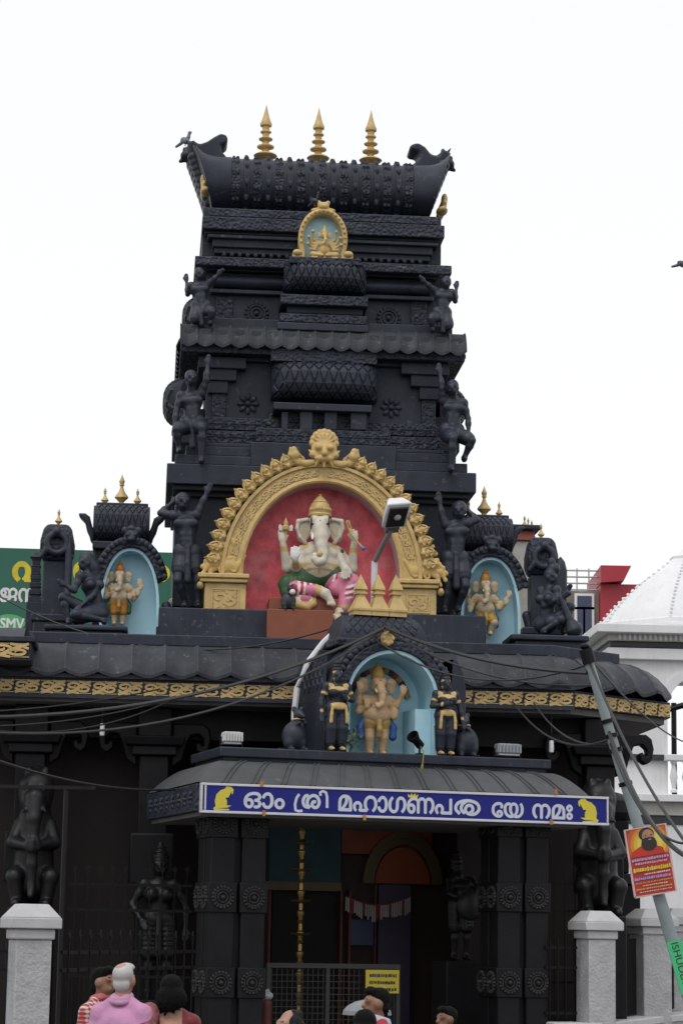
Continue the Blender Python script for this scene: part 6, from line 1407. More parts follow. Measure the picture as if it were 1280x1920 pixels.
def railing(label, p0, p1, zb, zt, rails, step, tip=True, low=None):
    a, b = Vector((*p0, 0)), Vector((*p1, 0)); d = b - a; L_ = d.length; an = math.atan2(d.y, d.x)
    t = Thing('iron_railing', label, 'railing', G, a, 'black iron railings')
    t.o.matrix_world = Matrix.Translation(a) @ Matrix.Rotation(an, 4, 'Z')
    for z in rails: t.part('rail', MB().box(0, L_, -.016, .016, z - .018, z + .018), IRON, rel=True)
    q = MB().box(-.006, .006, -.006, .006, zb, zt)
    if tip: q.prism([(0, zt + .14), (.012, zt + .09), (.035, zt + .085), (.03, zt + .05), (.012, zt + .045), (.01, zt), (-.01, zt), (-.012, zt + .045), (-.03, zt + .05), (-.035, zt + .085), (-.012, zt + .09)], -.008, .008)
    me = q.mesh('bar', IRON); n = int(L_ / step)
    for i in range(n): t.inst('bar', me, ((i + .5) * L_ / n, -.022, 0), rel=True)
    return t
pL = G.P(62, 1700, 24.4); pc = C.M @ Vector((C.P(392, 1690, .32).x, .6, 0)); pr_ = C.M @ Vector((C.P(1030, 1690, .32).x, .6, 0))
zz = lambda v, Y: 2.0 + (HORIZON - v) / (FPX / Y)
railing('black spiked railing between the far left post and the porch', (pL.x + .3, 24.5), (pc.x - .02, pc.y - 1.2), .70, 1.86, [1.76, 1.58, .86], .27)
railing('black spiked railing running out past the left picture edge', (pL.x - 4, 23.9), (pL.x - .24, 24.4), .70, 1.86, [1.76, 1.58, .86], .27)
q0 = T.M @ T.P(130, 1660, -2.6); q1 = T.M @ T.P(362, 1660, -2.6)
railing('tall rear railing of thin black bars beside the left porch pillar', (q0.x, q0.y), (q1.x, q1.y), .5, 2.72, [2.58, 2.25, 1.4], .155)
p1_ = G.P(1116, 1708, 30.6); p2_ = G.P(1218, 1704, 33.6); p3_ = G.P(1268, 1703, 36.2)
railing('black railing between the right porch pillar and the nearest post', (pr_.x + .02, pr_.y - .3), (p1_.x - .25, 30.55), .98, 2.0, [1.87, 1.62, 1.05], .11, False)
railing('black railing between the two right posts', (p1_.x + .25, 30.8), (p2_.x - .25, 33.4), .98, 2.0, [1.87, 1.62, 1.05], .11, False)
railing('black railing beyond the second right post', (p2_.x + .2, 33.9), (p3_.x - .1, 36.0), .98, 2.0, [1.87, 1.62, 1.05], .11, False)
q0 = T.M @ T.P(1028, 1640, -1.9); q1 = T.M @ T.P(1086, 1640, -1.9)
railing('tall rear railing of thin black bars beside the right porch pillar', (q0.x, q0.y), (q1.x, q1.y), .5, 2.85, [2.72, 2.35, 1.4], .12)
def low_wall(label, pts):
    for i, (a, b) in enumerate(zip(pts[:-1], pts[1:])):
        a_, b_ = Vector((*a, 0)), Vector((*b, 0)); d = b_ - a_; an = math.atan2(d.y, d.x)
        t = Thing('low_wall', label[i], 'wall', G, a_, 'low walls under the railings'); t.o.matrix_world = Matrix.Translation(a_) @ Matrix.Rotation(an, 4, 'Z')
        t.part('wall', MB().box(0, d.length, -.17, .17, 0, .84 - .1 * 0), POSTM, rel=True, bev=.01)
        t.part('coping', MB().box(0, d.length, -.21, .21, .842, .94), POSTC, rel=True, bev=.015)
low_wall(['grey low wall with pale coping beside the right porch pillar', 'grey low wall with pale coping between the right posts', 'grey low wall with pale coping at the right picture edge'], [(pr_.x + .05, pr_.y - .3), (p1_.x, 30.6), (p2_.x, 33.6), (p3_.x + .6, 36.8)])
low_wall(['grey low wall between the left post and the porch'], [(pL.x + .2, 24.5), (pc.x - .02, pc.y - 1.2)])
bpy.data.objects['low_wall.003'].scale.z = .74
# steel T-shaped pipe post in front of the left beast
p = G.P(125, 1480, 27.0)
t = Thing('pipe_stand', 'thin grey steel pipe stand with crossbar before the left beast statue', 'pipe stand', G, (p.x, 27, 0))
t.part('upright', MB().tube([(p.x, 27, 0), (p.x, 27, p.z)], .028, 8), mat('dark_pipe', (.012, .012, .013), .5, spec=.2)); t.part('crossbar', MB().box(p.x - 1.0, p.x + .33, 26.97, 27.03, p.z, p.z + .04), mat('dark_pipe', (.012, .012, .013), .5))
for u, v, fr_, d, lab in ((193, 1340, T, -2.0, 'white lamp bulb hanging under the left eave'), (1033, 1372, T, -2.0, 'white lamp bulb hanging under the right eave')):
    p = fr_.P(u, v, d); t = Thing('hanging_bulb', lab, 'bulb', fr_, p, 'bulbs hanging under the eave')
    t.part('bulb', MB().lathe((p.x, d, p.z - .29), [(.01, 0), (.032, .01), (.035, .05), (.032, .15), (.028, .17)], 12), mat('white_bulb', (.75, .75, .77), .3))
    t.part('socket', MB().lathe((p.x, d, p.z - .12), [(.03, 0), (.03, .06), (.012, .08), (.012, .1)], 10), IRON); t.part('flex', MB().tube([(p.x, d, p.z - .03), (p.x, d, zf0 - .1)], .008, 5), CABLE)
# ================================================================== leaning utility pole, poster, green strip
YP = 24.0
def gp(u, v, Y=YP): return tuple(G.P(u, v, Y))
PGRY = mat('pole_paint', (.23, .27, .28), .55, .15, 3, .1, 20, dust=.5, dcol=(.14, .13, .12))
top, bot = Vector(gp(1100, 1228)), Vector(gp(1258, 1760)); dr = (bot - top).normalized(); end = top + dr * (top.z / -dr.z)
t = Thing('utility_pole', 'grey steel utility pole leaning to the left over the porch corner', 'pole', G, end)
t.part('shaft', MB().tube([top + (end - top) * i / 12 for i in range(13)], [.046 + .036 * i / 12 for i in range(13)], 14), PGRY)
t.part('pole_cap', MB().tube([top - dr * .06, top + dr * .09], .07, 12).ell(top - dr * .09, (.055, .055, .035)), IRON)
for f in (.14, .17, .20, .27, .40):
    c_ = top + (end - top) * f; t.part('strap', MB().tube([c_ - dr * .02, c_ + dr * .02], .064 + .03 * f, 12), IRON)
c_ = top + (end - top) * .5
t.part('junction_box', MB().box(c_.x - .19, c_.x - .09, YP - .04, YP + .06, c_.z + .12, c_.z + .36), IRON, bev=.01)
# poster
PY = YP - .12
pc_ = [gp(1170, 1557, PY), gp(1245, 1548, PY), gp(1267, 1670, PY), gp(1190, 1683, PY)]
o_ = Vector(pc_[3]); ux = (Vector(pc_[2]) - o_); uz = (Vector(pc_[0]) - o_)
def pp_(x, z): q = o_ + ux * x + uz * z; return (q.x, q.z)
pst = Thing('poster', 'red and yellow poster of a bearded man tied to the leaning pole', 'poster', G, o_)
pst.part('board', MB().prism([pp_(0, 0), pp_(1, 0), pp_(1, 1), pp_(0, 1)], PY, PY + .02), mat('poster_red', (.42, .035, .03), .5, .06, 6))
lay = [0]
def pl(nm, poly, m):
    lay[0] += 1; y = PY - .0012 * lay[0]; pst.part(nm, MB().prism([pp_(*p) for p in poly], y - .0004, y), m, smooth=0)
el = lambda cx, cz, rx, rz, n=24: [(cx + rx * math.cos(2 * math.pi * i / n), cz + rz * math.sin(2 * math.pi * i / n)) for i in range(n)]
def clip(poly, z0): return [(min(max(x, .02), .98), max(min(z, .985), z0)) for x, z in poly]
for k_, cc in ((1.0, (.50, .10, .02)), (.84, (.60, .24, .02)), (.70, (.68, .42, .04)), (.55, (.70, .56, .10))): pl('backdrop', clip(el(.55, .74, .56 * k_, .34 * k_), .58), mat('poster_%d' % int(k_ * 100), cc, .5, .03))
pl('garment', [(.06, .58), (.10, .66), (.28, .72), (.42, .75), (.62, .73), (.84, .67), (.88, .58)], mat('poster_garment', (.50, .03, .015), .5))
HAIRM = mat('poster_hair', (.025, .02, .018), .5); SKN = mat('poster_skin', (.42, .21, .13), .5)
pl('hair', el(.50, .89, .19, .10), HAIRM); pl('face', el(.53, .86, .145, .10), SKN); pl('beard', clip(el(.53, .745, .19, .10), .6), HAIRM); pl('beard', el(.53, .80, .17, .045), HAIRM); pl('mouth', el(.56, .81, .04, .010), mat('poster_lip', (.45, .25, .2), .5))
for sx_ in (.47, .61): pl('eye', el(sx_, .875, .022, .007), HAIRM)
rr = random.Random(2)
for z, h_, cc, x0_, x1_ in ((.535, .045, (.35, .33, .62), .05, .95), (.475, .04, (.62, .30, .38), .12, .92), (.385, .07, (.62, .50, .03), .05, .95), (.315, .03, (.6, .5, .5), .30, .95), (.255, .045, (.33, .28, .60), .04, .95), (.195, .022, (.62, .33, .05), .06, .95), (.15, .022, (.6, .55, .5), .22, .84), (.105, .025, (.62, .42, .04), .05, .95), (.06, .02, (.6, .5, .5), .12, .9)):
    q = MB(); x_ = x0_; lay[0] += 1; y = PY - .0012 * lay[0]
    while x_ < x1_ - .02:
        w_ = rr.uniform(.025, .06); zz0, zz1 = z - h_ * rr.uniform(.3, .5), z + h_ * rr.uniform(.3, .5)
        q.prism([pp_(x_, zz0), pp_(x_ + w_, zz0 + .004), pp_(x_ + w_ * .9, zz1), pp_(x_ + .004, zz1 - .004)], y - .0004, y); x_ += w_ + rr.uniform(.004, .014)
    pst.part('print_line', q, mat('print_%d' % int(z * 1000), cc, .5), smooth=0, kind='stuff')
q = MB().ribbon([pp_(0, 0), pp_(1, 0), pp_(1, 1), pp_(0, 1), pp_(0, 0)], .02, PY - .001, PY + .021); pst.part('border', q, mat('poster_border', (.6, .42, .40), .5), smooth=0)
# green strip advert wrapped on the pole
s0, s1 = Vector(gp(1262, 1764, YP - .1)), Vector(gp(1290, 1862, YP - .1)); ax_ = (s1 - s0); sd_ = Vector((ax_.z, 0, -ax_.x)).normalized() * -1
if sd_.x < 0: sd_ = -sd_
t = Thing('green_strip_sign', 'narrow bright green sign strip tied to the foot of the leaning pole', 'sign', G, s0)
hwid = .075
t.part('panel', MB().prism([(p.x, p.z) for p in (s0 - sd_ * hwid, s0 + sd_ * hwid, s1 + sd_ * hwid, s1 - sd_ * hwid)], YP - .1, YP - .085), mat('fluor_green', (.06, .48, .20), .45, .05, 8))
mb = text_mb('ISHUDDHI', ax_.length * .92, .07, bold=.003)
ex_, ez_ = ax_.normalized(), sd_
mb.v = [tuple((s0 + ex_ * (p[0] + .02) + ez_ * (p[2] - .035)) * 1.0) for p in mb.v]; mb.v = [(p[0], YP - .103, p[2]) for p in mb.v]
mb2 = text_mb('ISHUDDHI', ax_.length * .92, .07, bold=.0); mb2.v = [tuple(s0 + ex_ * (p[0] + .02) + ez_ * (p[2] - .035)) for p in mb2.v]; mb2.v = [(p[0], YP - .103, p[2]) for p in mb2.v]
t.part('lettering', mb2, mat('strip_ink', (.012, .03, .016), .5), smooth=0)
# ================================================================== cables
def sag(a, b, dip, n=18):
    a, b = Vector(a), Vector(b); return [a + (b - a) * (i / n) - Vector((0, 0, dip * 4 * (i / n) * (1 - i / n))) for i in range(n + 1)]
CB = 'overhead cables'
def cable(pts, r, label, fr=G):
    solo('overhead_cable', MB().tube(pts, r, 6), CABLE, label, 'cable', G, pts[0], CB)
def onT(u, v, d=-2.24): return tuple(T.M @ T.P(u, v, d))
def onC(u, v, d): return tuple(C.M @ C.P(u, v, d))
def run_on(pts, at_start=True):      # carries on out of the picture to the next pole down the street
    a, b = (pts[0], pts[1]) if at_start else (pts[-1], pts[-2]); e = a + (a - b).normalized() * 14 + Vector((0, 0, 1.2)); mid = a + (a - b).normalized() * 5
    return [e, mid] + pts if at_start else pts + [mid, e]
hub = onC(722, 1176, ds - .14)
cable(run_on(sag(gp(-40, 1345, 22.5), hub, .28)), .02, 'thick black cable sagging from the left edge to the porch shrine top')
cable(run_on(sag(gp(-40, 1372, 22.5), onC(716, 1182, ds - .14), .42)), .014, 'thin cable sagging below the thick one at the left eave')
cable(sag(hub, gp(1100, 1262, 24), .12), .022, 'thick black cable from the porch shrine top to the leaning pole')
cable(sag(onC(728, 1183, ds - .14), gp(1110, 1285, 24), .2), .013, 'thin cable hanging under the thick one towards the leaning pole')
cable(sag(onC(690, 1190, ds - .1), gp(1104, 1245, 24), .35), .012, 'slack thin cable across the right eave tiles')
cable(run_on(sag(gp(-40, 1095, 33), onC(640, 1172, 1.9), .6)), .012, 'fine wire crossing the roof plinths on the left')
cable(run_on(sag(gp(-40, 1362, 27), onT(345, 1303), .1)), .011, 'upper loose wire beneath the left eave')
cable(run_on(sag(gp(-40, 1366, 27), onT(330, 1309), .2)), .011, 'lower loose wire beneath the left eave')
cable(run_on(sag(gp(-40, 1335, 27), onT(300, 1292), .05)), .011, 'taut wire just under the left frieze')
cable(run_on(sag(gp(-40, 1413, 24), onC(332, 1480, 1.3), .12)), .016, 'grey wire slanting down to the porch eave corner')
cable(sag(onT(1000, 1318), gp(1142, 1392, 24), .2), .012, 'wire looping under the right eave to the leaning pole')
cable(sag(onT(960, 1315), gp(1142, 1386, 24), .26), .012, 'slack second wire under the right eave to the leaning pole')
cable(run_on(sag(gp(1104, 1240, 24), gp(1300, 1600, 20), .15), False), .016, 'black cable falling from the pole top to the right edge')
cable(run_on(sag(gp(1140, 1370, 24), gp(1300, 1612, 20), .25), False), .022, 'thick cable bundle falling beside the pole to the right edge')
cable(run_on(sag(gp(1142, 1392, 24), gp(1300, 1580, 20), .3), False), .012, 'thin cable falling beside the thick bundle')
cable(sag(gp(1108, 1238, 24), gp(1330, 1395, 49.6), .3), .012, 'fine wire running from the pole top towards the white building')
# ================================================================== white domed building
WB = Frame(1150, 1185, 50, 3)
def wp(u, v, d=0): return WB.P(u, v, d)
xL = wp(1150, 1300).x; xR = xL + 9
wb = Thing('white_building', 'white arcaded building with a ribbed dome behind the temple', 'building', WB, (xL, 0, 0))
zc = wp(1200, 1215).z; zfl = wp(1240, 1500).z
axc = wp(1312, 1300).x; ar_ = axc - wp(1250, 1300).x; az = wp(1250, 1330).z
poly = [(xL, zfl), (xL, zc), (xR, zc), (xR, zfl), (axc + ar_, zfl), (axc + ar_, az)] + [(axc + ar_ * math.cos(math.pi * i / 16), az + ar_ * math.sin(math.pi * i / 16)) for i in range(1, 16)] + [(axc - ar_, az), (axc - ar_, zfl)]
wb.part('front_wall', MB().prism(poly, 0, .5), WHITE)
wb.part('side_wall', MB().box(xL, xL + .45, .502, 5, 0, zc), WHITE)
wb.part('lower_wall', MB().box(xL + .002, xR, -.02, .5, 0, zfl - .3), WHITE)
def trim(nm, v0, v1, out, m=WHITE):
    a, b = wp(1200, v1, -out).z, wp(1200, v0, -out).z
    wb.part(nm, MB().box(xL - out, xR, -out, 5, a, b), m, bev=.015)
DRK = mat('dark_trim', (.035, .04, .045), .6)
trim('cornice', 1215, 1236, .16); trim('dark_band', 1203, 1214, .08, DRK); trim('frieze_band', 1187, 1202, .14, CREAM); trim('cornice', 1170, 1186, .42)
dn = MB().box(-.025, .025, -.03, 0, 0, .12).mesh('dentil', WHITE)
for i in range(40): wb.inst('dentil', dn, (xL + .1 + i * .11, -.145, wp(1200, 1200, -.14).z))
trim('balcony_slab', 1488, 1502, .3); trim('lower_frieze', 1503, 1528, .1, CREAM); trim('lower_dark_band', 1529, 1545, .06, DRK)
wb.part('impost', MB().box(xL - .1, axc - ar_ + .02, -.1, .0 - .002, wp(1200, 1424, -.1).z, wp(1200, 1414, -.1).z), DRK)
wb.part('arch_moulding', MB().ribbon([(axc + (ar_ + .1) * math.cos(math.pi * i / 20), az + (ar_ + .1) * math.sin(math.pi * i / 20)) for i in range(21)], .18, -.06, -.002), WHITE)
bl_ = MB().lathe((0, 0, 0), [(.07, 0), (.07, .05), (.04, .08), (.06, .2), (.085, .32), (.05, .5), (.035, .58), (.07, .62), (.07, .66)], 10).mesh('baluster', WHITE)
zb0 = wp(1250, 1487, -.2).z
for i in range(9): wb.inst('baluster', bl_, (axc - ar_ + .1 + i * .26, -.12, zb0 + .02))
wb.part('handrail', MB().box(axc - ar_ - .1, xR, -.24, -.0 - .004, zb0 + .68, zb0 + .82), WHITE, bev=.02)
# dome
cx, cy = wp(1292, 1170, 2.2).x, 2.2; zd = wp(1200, 1170, 0).z; R0 = cx - xL + .1; zt = wp(1292, 1040, 2.2).z; Hh = zt - zd
def dome_r(z): return float(np.interp(z, [.08, .2, .38, .5, .63, .75, .85, .93], [.99, .93, .79, .68, .54, .40, .28, .20]))
prof = [(1.10, 0), (1.10, .03), (1.0, .05), (1.0, .10)] + [(dome_r(z), z) for z in [.12 + .07 * i for i in range(12)]] + [(.20, .93), (.20, .96), (.13, 1.0), (.03, 1.1)]
wb.part('dome', MB().lathe((cx, cy, zd), [(r * R0, z * Hh) for r, z in prof], 8, sq=1), WHITE, smooth=20)
bd2 = MB().ell((0, 0, 0), .036, 8, 6).mesh('rib_bead', WHITE)
for k in range(8):
    a = 2 * math.pi * (k + .5) / 8
    for i in range(17):
        zq_ = .12 + i * .047; r = dome_r(zq_) * 1.01 * R0
        wb.inst('rib_bead', bd2, (cx + r * math.cos(a), cy + r * math.sin(a), zd + zq_ * Hh))
# distant utility pole seen through the arch
p = G.P(1262, 1318, 70); t = Thing('distant_pole', 'thin distant pole seen through the white arch', 'pole', G, (p.x, 70, 0))
t.part('shaft', MB().tube([(p.x, 70, 0), (p.x, 70, p.z)], .08, 6), IRON); t.part('crossarm', MB().tube([(p.x - .5, 70, p.z - .3), (p.x + .5, 70, p.z)], .1, 6), IRON)
# ================================================================== red building behind
RB = Frame(1140, 1130, 62, 0)
a, b = RB.P(1125, 1190, 0), RB.P(1170, 1062, 0)
REDW = mat('red_cladding', (.36, .022, .035), .5, .06, 1.5)
rb = Thing('red_building', 'red clad building corner with white windows behind the domed building', 'building', RB, (a.x, 0, 0))
x1 = RB.P(1152, 1130, 0).x
rb.part('red_fin', MB().box(a.x, x1 + 1.2, 0, 3, 0, RB.P(1140, 1095, 0).z), REDW)
rb.part('red_canopy', MB().prism([(a.x - .02, RB.P(1125, 1063, 0).z), (RB.P(1180, 1063, 0).x, RB.P(1180, 1064, 0).z), (RB.P(1166, 1085, 0).x, RB.P(1166, 1092, 0).z), (a.x - .02, RB.P(1125, 1095, 0).z - .0)], -.3, 3.2), REDW)
w0 = RB.P(1060, 1110, .4)
rb.part('rear_wall', MB().box(w0.x - 1, a.x - .003, .4, 3, 0, RB.P(1090, 1108, .4).z), mat('greywall', (.20, .17, .15), .8, .2, 2))
for (u0, u1, v0, v1) in ((1081, 1108, 1118, 1138), (1081, 1092, 1143, 1200), (1096, 1108, 1143, 1200)):
    p0, p1 = RB.P(u0, v1, .36), RB.P(u1, v0, .36)
    wf = rb.part('window', MB().box(p0.x - .07, p1.x + .07, .33, .395, p0.z - .07, p1.z + .07), WHITE); rb.part('pane', MB().box(p0.x, p1.x, .31, .327, p0.z, p1.z), mat('blue_glass', (.03, .04, .09), .15), parent=wf)
for i in range(4):
    z = RB.P(1090, 1106 - i * 12, .6).z; rb.part('roof_rail', MB().tube([(w0.x - .5, .6, z), (a.x, .6, z)], .025, 5), mat('rail_grey', (.4, .4, .4), .5))
for i in range(4): rb.part('rail_post', MB().tube([(w0.x + i * .32, .6, RB.P(1090, 1108, .4).z), (w0.x + i * .32, .6, RB.P(1090, 1066, .6).z)], .022, 5), mat('rail_grey', (.4, .4, .4), .5))
# ================================================================== green billboard
BB = Frame(150, 1100, 52, 4)
a, b = BB.P(-60, 1215, 0), BB.P(334, 1031, 0)
bb = Thing('billboard', 'large green billboard with yellow and white lettering behind the roof shrines', 'billboard', BB, (a.x, 0, 0))
bb.part('panel', MB().box(a.x, b.x, 0, .25, a.z, BB.P(140, 1031, 0).z), mat('billboard_green', (.016, .115, .075), .5, .05, 1.2))
for i in range(4): bb.part('leg', MB().box(a.x + .3 + i * (b.x - a.x - .9) / 3, a.x + .5 + i * (b.x - a.x - .9) / 3, .26, .46, 0, b.z - .3), IRON)
BY = mat('billboard_yellow', (.62, .50, .02), .5); BW = mat('billboard_white', (.68, .68, .68), .5)
def btext(s, u0, u1, v0, v1, m, bold=.02, y=-.006):
    p0, p1 = BB.P(u0, v1, y), BB.P(u1, v0, y); mb = text_mb(s, p1.x - p0.x, p1.z - p0.z, bold=bold); mb.v = [(p[0] + p0.x, y + p[1], p[2] + p0.z) for p in mb.v]; bb.part('lettering', mb, m, smooth=0)
btext('വ', 26, 68, 1056, 1088, BY, .04); btext('ന', 140, 176, 1056, 1088, BY, .04); btext('ം', 292, 316, 1062, 1088, BY, .04)
btext('ജന', 1, 66, 1104, 1128, BW, .012)
c_ = BB.P(18, 1168, -.01); r_ = BB.P(48, 1168, -.01).x - c_.x
bb.part('oval_badge', MB().prism([(c_.x + r_ * math.cos(2 * math.pi * i / 28), c_.z + r_ * .55 * math.sin(2 * math.pi * i / 28)) for i in range(28)], -.012, -.002), mat('badge_green', (.08, .38, .14), .5))
btext('SMV', 1, 46, 1160, 1179, BW, .01, -.016)
# ================================================================== birds
def bird(u, v, fr, d, label, k=1.0, col=(.07, .08, .10), rz=0.0, group='pigeons'):
    p = fr.P(u, v, d)
    t = Thing('pigeon', label, 'bird', fr, p, group, rz=rz)
    B = [ell((0, 0, .10), (.06 * k, .12 * k, .07 * k), col, rotm((1, 0, 0), 25)), cap((0, -.08 * k, .14), (0, -.10 * k, .20), .04 * k, .03 * k, col), ell((0, -.11 * k, .22), (.03 * k, .036 * k, .032 * k), col), cap((0, .10 * k, .07), (0, .22 * k, .03), .035 * k, .025 * k, col), cap((0, -.14 * k, .22), (0, -.17 * k, .21), .010 * k, .004 * k, col)]
    t.part('body', sculpt('body', B, .009, .02), None)
    t.part('leg', MB().tube([(-.02, 0, .05), (-.02, -.01, 0)], .005, 5), mat('bird_leg', (.2, .07, .06), .6), rel=True); t.part('leg', MB().tube([(.02, 0, .05), (.02, -.01, 0)], .005, 5), mat('bird_leg', (.2, .07, .06), .6), rel=True)
bird(347, 275, T, 1.95, 'grey pigeon perched on the left crest of the tower roof', .8, (.16, .18, .22), rz=.9)
bird(503, 806, T, .25, 'dark pigeon on the tower ledge above the gold arch', .62, (.03, .033, .04), rz=.5)
bird(590, 388, T, .5, 'dark pigeon beside the small gold medallion niche', .5, (.03, .033, .04), rz=1.0)
bird(1278, 502, G, 60, 'tiny dark bird in the sky at the right edge', 1.2, rz=1.5)
# ================================================================== people
def person(u, vt, Y, deg, H, label, skin, shirt, trouser, hair, hairstyle='short', sit=False, shirt_mat=None, neck='collar', extra=None, spot=None):
    top = G.P(u, vt, Y); H = top.z if not sit else H; k = H / 1.73
    base = Vector((top.x, Y, 0 if not sit else top.z - 1.73 * k))
    t = Thing('person', label, 'person', G, base, None, rz=math.radians(deg))
    J = dict(head=(0, -.03, 1.60), shl=(-.172, 0, 1.355), shr=(.172, 0, 1.355), pelvis=(0, .01, .93), ell=(-.225, .02, 1.09), hal=(-.21, -.14, .88), elr=(.225, .02, 1.09), har=(.21, -.14, .88), hipl=(-.09, 0, .90), hipr=(.09, 0, .90), knl=(-.10, -.02, .49), knr=(.10, -.02, .49), anl=(-.10, .03, .08), anr=(.10, .03, .08))
    if sit: J.update(hipl=(-.1, 0, .90), hipr=(.1, 0, .90), knl=(-.12, -.42, .92), knr=(.12, -.42, .92), anl=(-.12, -.40, .5), anr=(.12, -.40, .5))
    J = {n: A3(p) * k for n, p in J.items()}
    B, Hh = human(J, k, skin, hair, curls=False, fem=hairstyle == 'bun', hs=.93)
    h = J['head']; ek = [ell(h + A3((s * .033, -.094, .008)) * k, (.012 * k, .012 * k, .007 * k), (.02, .015, .012)) for s in (-1, 1)] + [ell(h + A3((s * .035, -.09, .035)) * k, (.024 * k, .03 * k, .006 * k), hair) for s in (-1, 1)] + [ell(h + A3((0, -.105, -.065)) * k, (.024 * k, .02 * k, .008 * k), (.28, .10, .08))]
    t.part('body', sculpt('body', B, .0095, .022, ek), None)
    if hairstyle == 'short': Hp = [ell(h + A3((0, .025, .045)) * k, (.078 * k, .088 * k, .08 * k), hair), ell(h + A3((0, .05, -.03)) * k, (.066 * k, .05 * k, .06 * k), hair), ell(h + A3((0, -.05, .095)) * k, (.065 * k, .05 * k, .035 * k), hair)]
    elif hairstyle == 'bald': Hp = [ell(h + A3((0, .045, -.0)) * k, (.077 * k, .062 * k, .07 * k), hair), ell(h + A3((-.055, .01, .02)) * k, (.025 * k, .06 * k, .06 * k), hair), ell(h + A3((.055, .01, .02)) * k, (.025 * k, .06 * k, .06 * k), hair), ell(h + A3((0, .03, .085)) * k, (.06 * k, .055 * k, .035 * k), hair)]
    else: Hp = [ell(h + A3((0, .03, .045)) * k, (.09 * k, .10 * k, .09 * k), hair), ell(h + A3((0, .09, -.05)) * k, (.125 * k, .08 * k, .10 * k), hair), ell(h + A3((.04, .10, -.09)) * k, (.08 * k, .06 * k, .07 * k), hair)]
    rr = random.Random(int(u))
    for c_ in ([] if spot else list(Hp)):
        for _ in range(40):
            d_ = A3([rr.gauss(0, 1) for _ in range(3)]); d_ /= np.linalg.norm(d_)
            if d_[1] < -.55: continue
            q_ = c_[1] + d_ * c_[2] * .95; Hp.append(cap(q_, q_ + A3((rr.uniform(-.012, .012), .008, -.03)) * k, .006 * k, .005 * k, hair))
    ho = t.part('hair', sculpt('hair', Hp, .008, .012, [ell(h + A3((.01, .055, .115)) * k, (.042 * k, .05 * k, .05 * k), spot)], None) if spot else sculpt('hair', Hp, .008, .012, m=mat('hair_%d' % int(hair[0] * 1000), hair, .75, .35, 60, .9, 140, spec=.12)), None)
    sh = (J['shl'] + J['shr']) / 2; pv = J['pelvis']; S_ = []
    S_ += [cap(J['shl'], J['shr'], .062 * k, None, shirt), cap(sh - A3((.06, 0, .12)) * k, sh + A3((.06, 0, -.12)) * k, .122 * k, None, shirt), cap(sh - A3((0, 0, .1)) * k, pv, .155 * k, .15 * k, shirt), cap(pv - A3((.07 * k, 0, 0)), pv + A3((.07 * k, 0, 0)), .138 * k, None, shirt), cap(sh + A3((-.035, .0, .095)) * k, J['shl'], .055 * k, .058 * k, shirt), cap(sh + A3((.035, .0, .095)) * k, J['shr'], .055 * k, .058 * k, shirt)]
    for s in 'lr': S_.append(cap(J['sh' + s], J['sh' + s] + (J['el' + s] - J['sh' + s]) * .72, .066 * k, .066 * k, shirt))
    back = [rbox(sh + A3((0, .15, .03)) * k, A3((.085, .14, .115)) * k, skin, None, .01)] if hairstyle == 'bun' else []   # deep square back neckline
    so_ = t.part('shirt', sculpt('shirt', S_, .0095, .03, back, m=shirt_mat), None)
    if neck: t.part('collar', sculpt('collar', [tor(sh + A3((0, -.0, .125)) * k, (0, .3, 1), .068 * k, .02 * k, neck if isinstance(neck, tuple) else shirt), tor(sh + A3((0, -.0, .10)) * k, (0, .3, 1), .075 * k, .022 * k, neck if isinstance(neck, tuple) else shirt)], .009, .01), None, parent=so_)
    P_ = []
    for s in 'lr': P_ += [cap(J['hip' + s], J['kn' + s], .115 * k, .085 * k, trouser), cap(J['kn' + s], J['an' + s], .085 * k, .07 * k, trouser)]
    P_.append(cap(pv - A3((.06, 0, .04)) * k, pv + A3((.06, 0, -.04)) * k, .128 * k, None, trouser))
    t.part('trousers', sculpt('trousers', P_, .014, .02), None)
    if extra: extra(t, J, k)
    return t
SK1, SK2, SK3 = (.26, .135, .085), (.36, .20, .14), (.20, .10, .065); BH = (.006, .0055, .0055)
# red check cloth
ck = mat('red_check', (.5, .1, .08), .8); n = ck.node_tree.nodes; l = ck.node_tree.links
tc = n.new('ShaderNodeTexCoord'); 
def stripe(axis, sc_):
    w_ = n.new('ShaderNodeTexWave'); w_.wave_type = 'BANDS'; w_.bands_direction = axis; w_.inputs['Scale'].default_value = sc_; l.new(tc.outputs['Object'], w_.inputs['Vector']); return w_
wa, wb_ = stripe('X', 9), stripe('Z', 9); ad = n.new('ShaderNodeMath'); ad.operation = 'ADD'; l.new(wa.outputs['Fac'], ad.inputs[0]); l.new(wb_.outputs['Fac'], ad.inputs[1])
cr_ = n.new('ShaderNodeValToRGB'); cr_.color_ramp.elements[0].position = .35; cr_.color_ramp.elements[0].color = (.34, .025, .03, 1); cr_.color_ramp.elements[1].position = .75; cr_.color_ramp.elements[1].color = (.55, .48, .45, 1)
dv_ = n.new('ShaderNodeMath'); dv_.operation = 'MULTIPLY'; dv_.inputs[1].default_value = .5; l.new(ad.outputs[0], dv_.inputs[0]); l.new(dv_.outputs[0], cr_.inputs[0]); l.new(cr_.outputs[0], n['Principled BSDF'].inputs['Base Color'])
person(190, 1811, 19.6, 60, 1.7, 'man in a red and white checked shirt behind the pink-shirted man', SK1, (.4, .1, .1), (.03, .03, .04), BH, 'short', shirt_mat=ck)
pinkm = mat('pink_cotton', (.52, .25, .42), .85, .10, 5, 1.0, 9)
person(231, 1805, 18.3, 165, 1.75, 'white-haired man in a pink polo shirt seen from behind', SK2, (.45, .22, .36), (.05, .05, .06), (.46, .45, .44), 'short', shirt_mat=pinkm, spot=(.40, .23, .18))
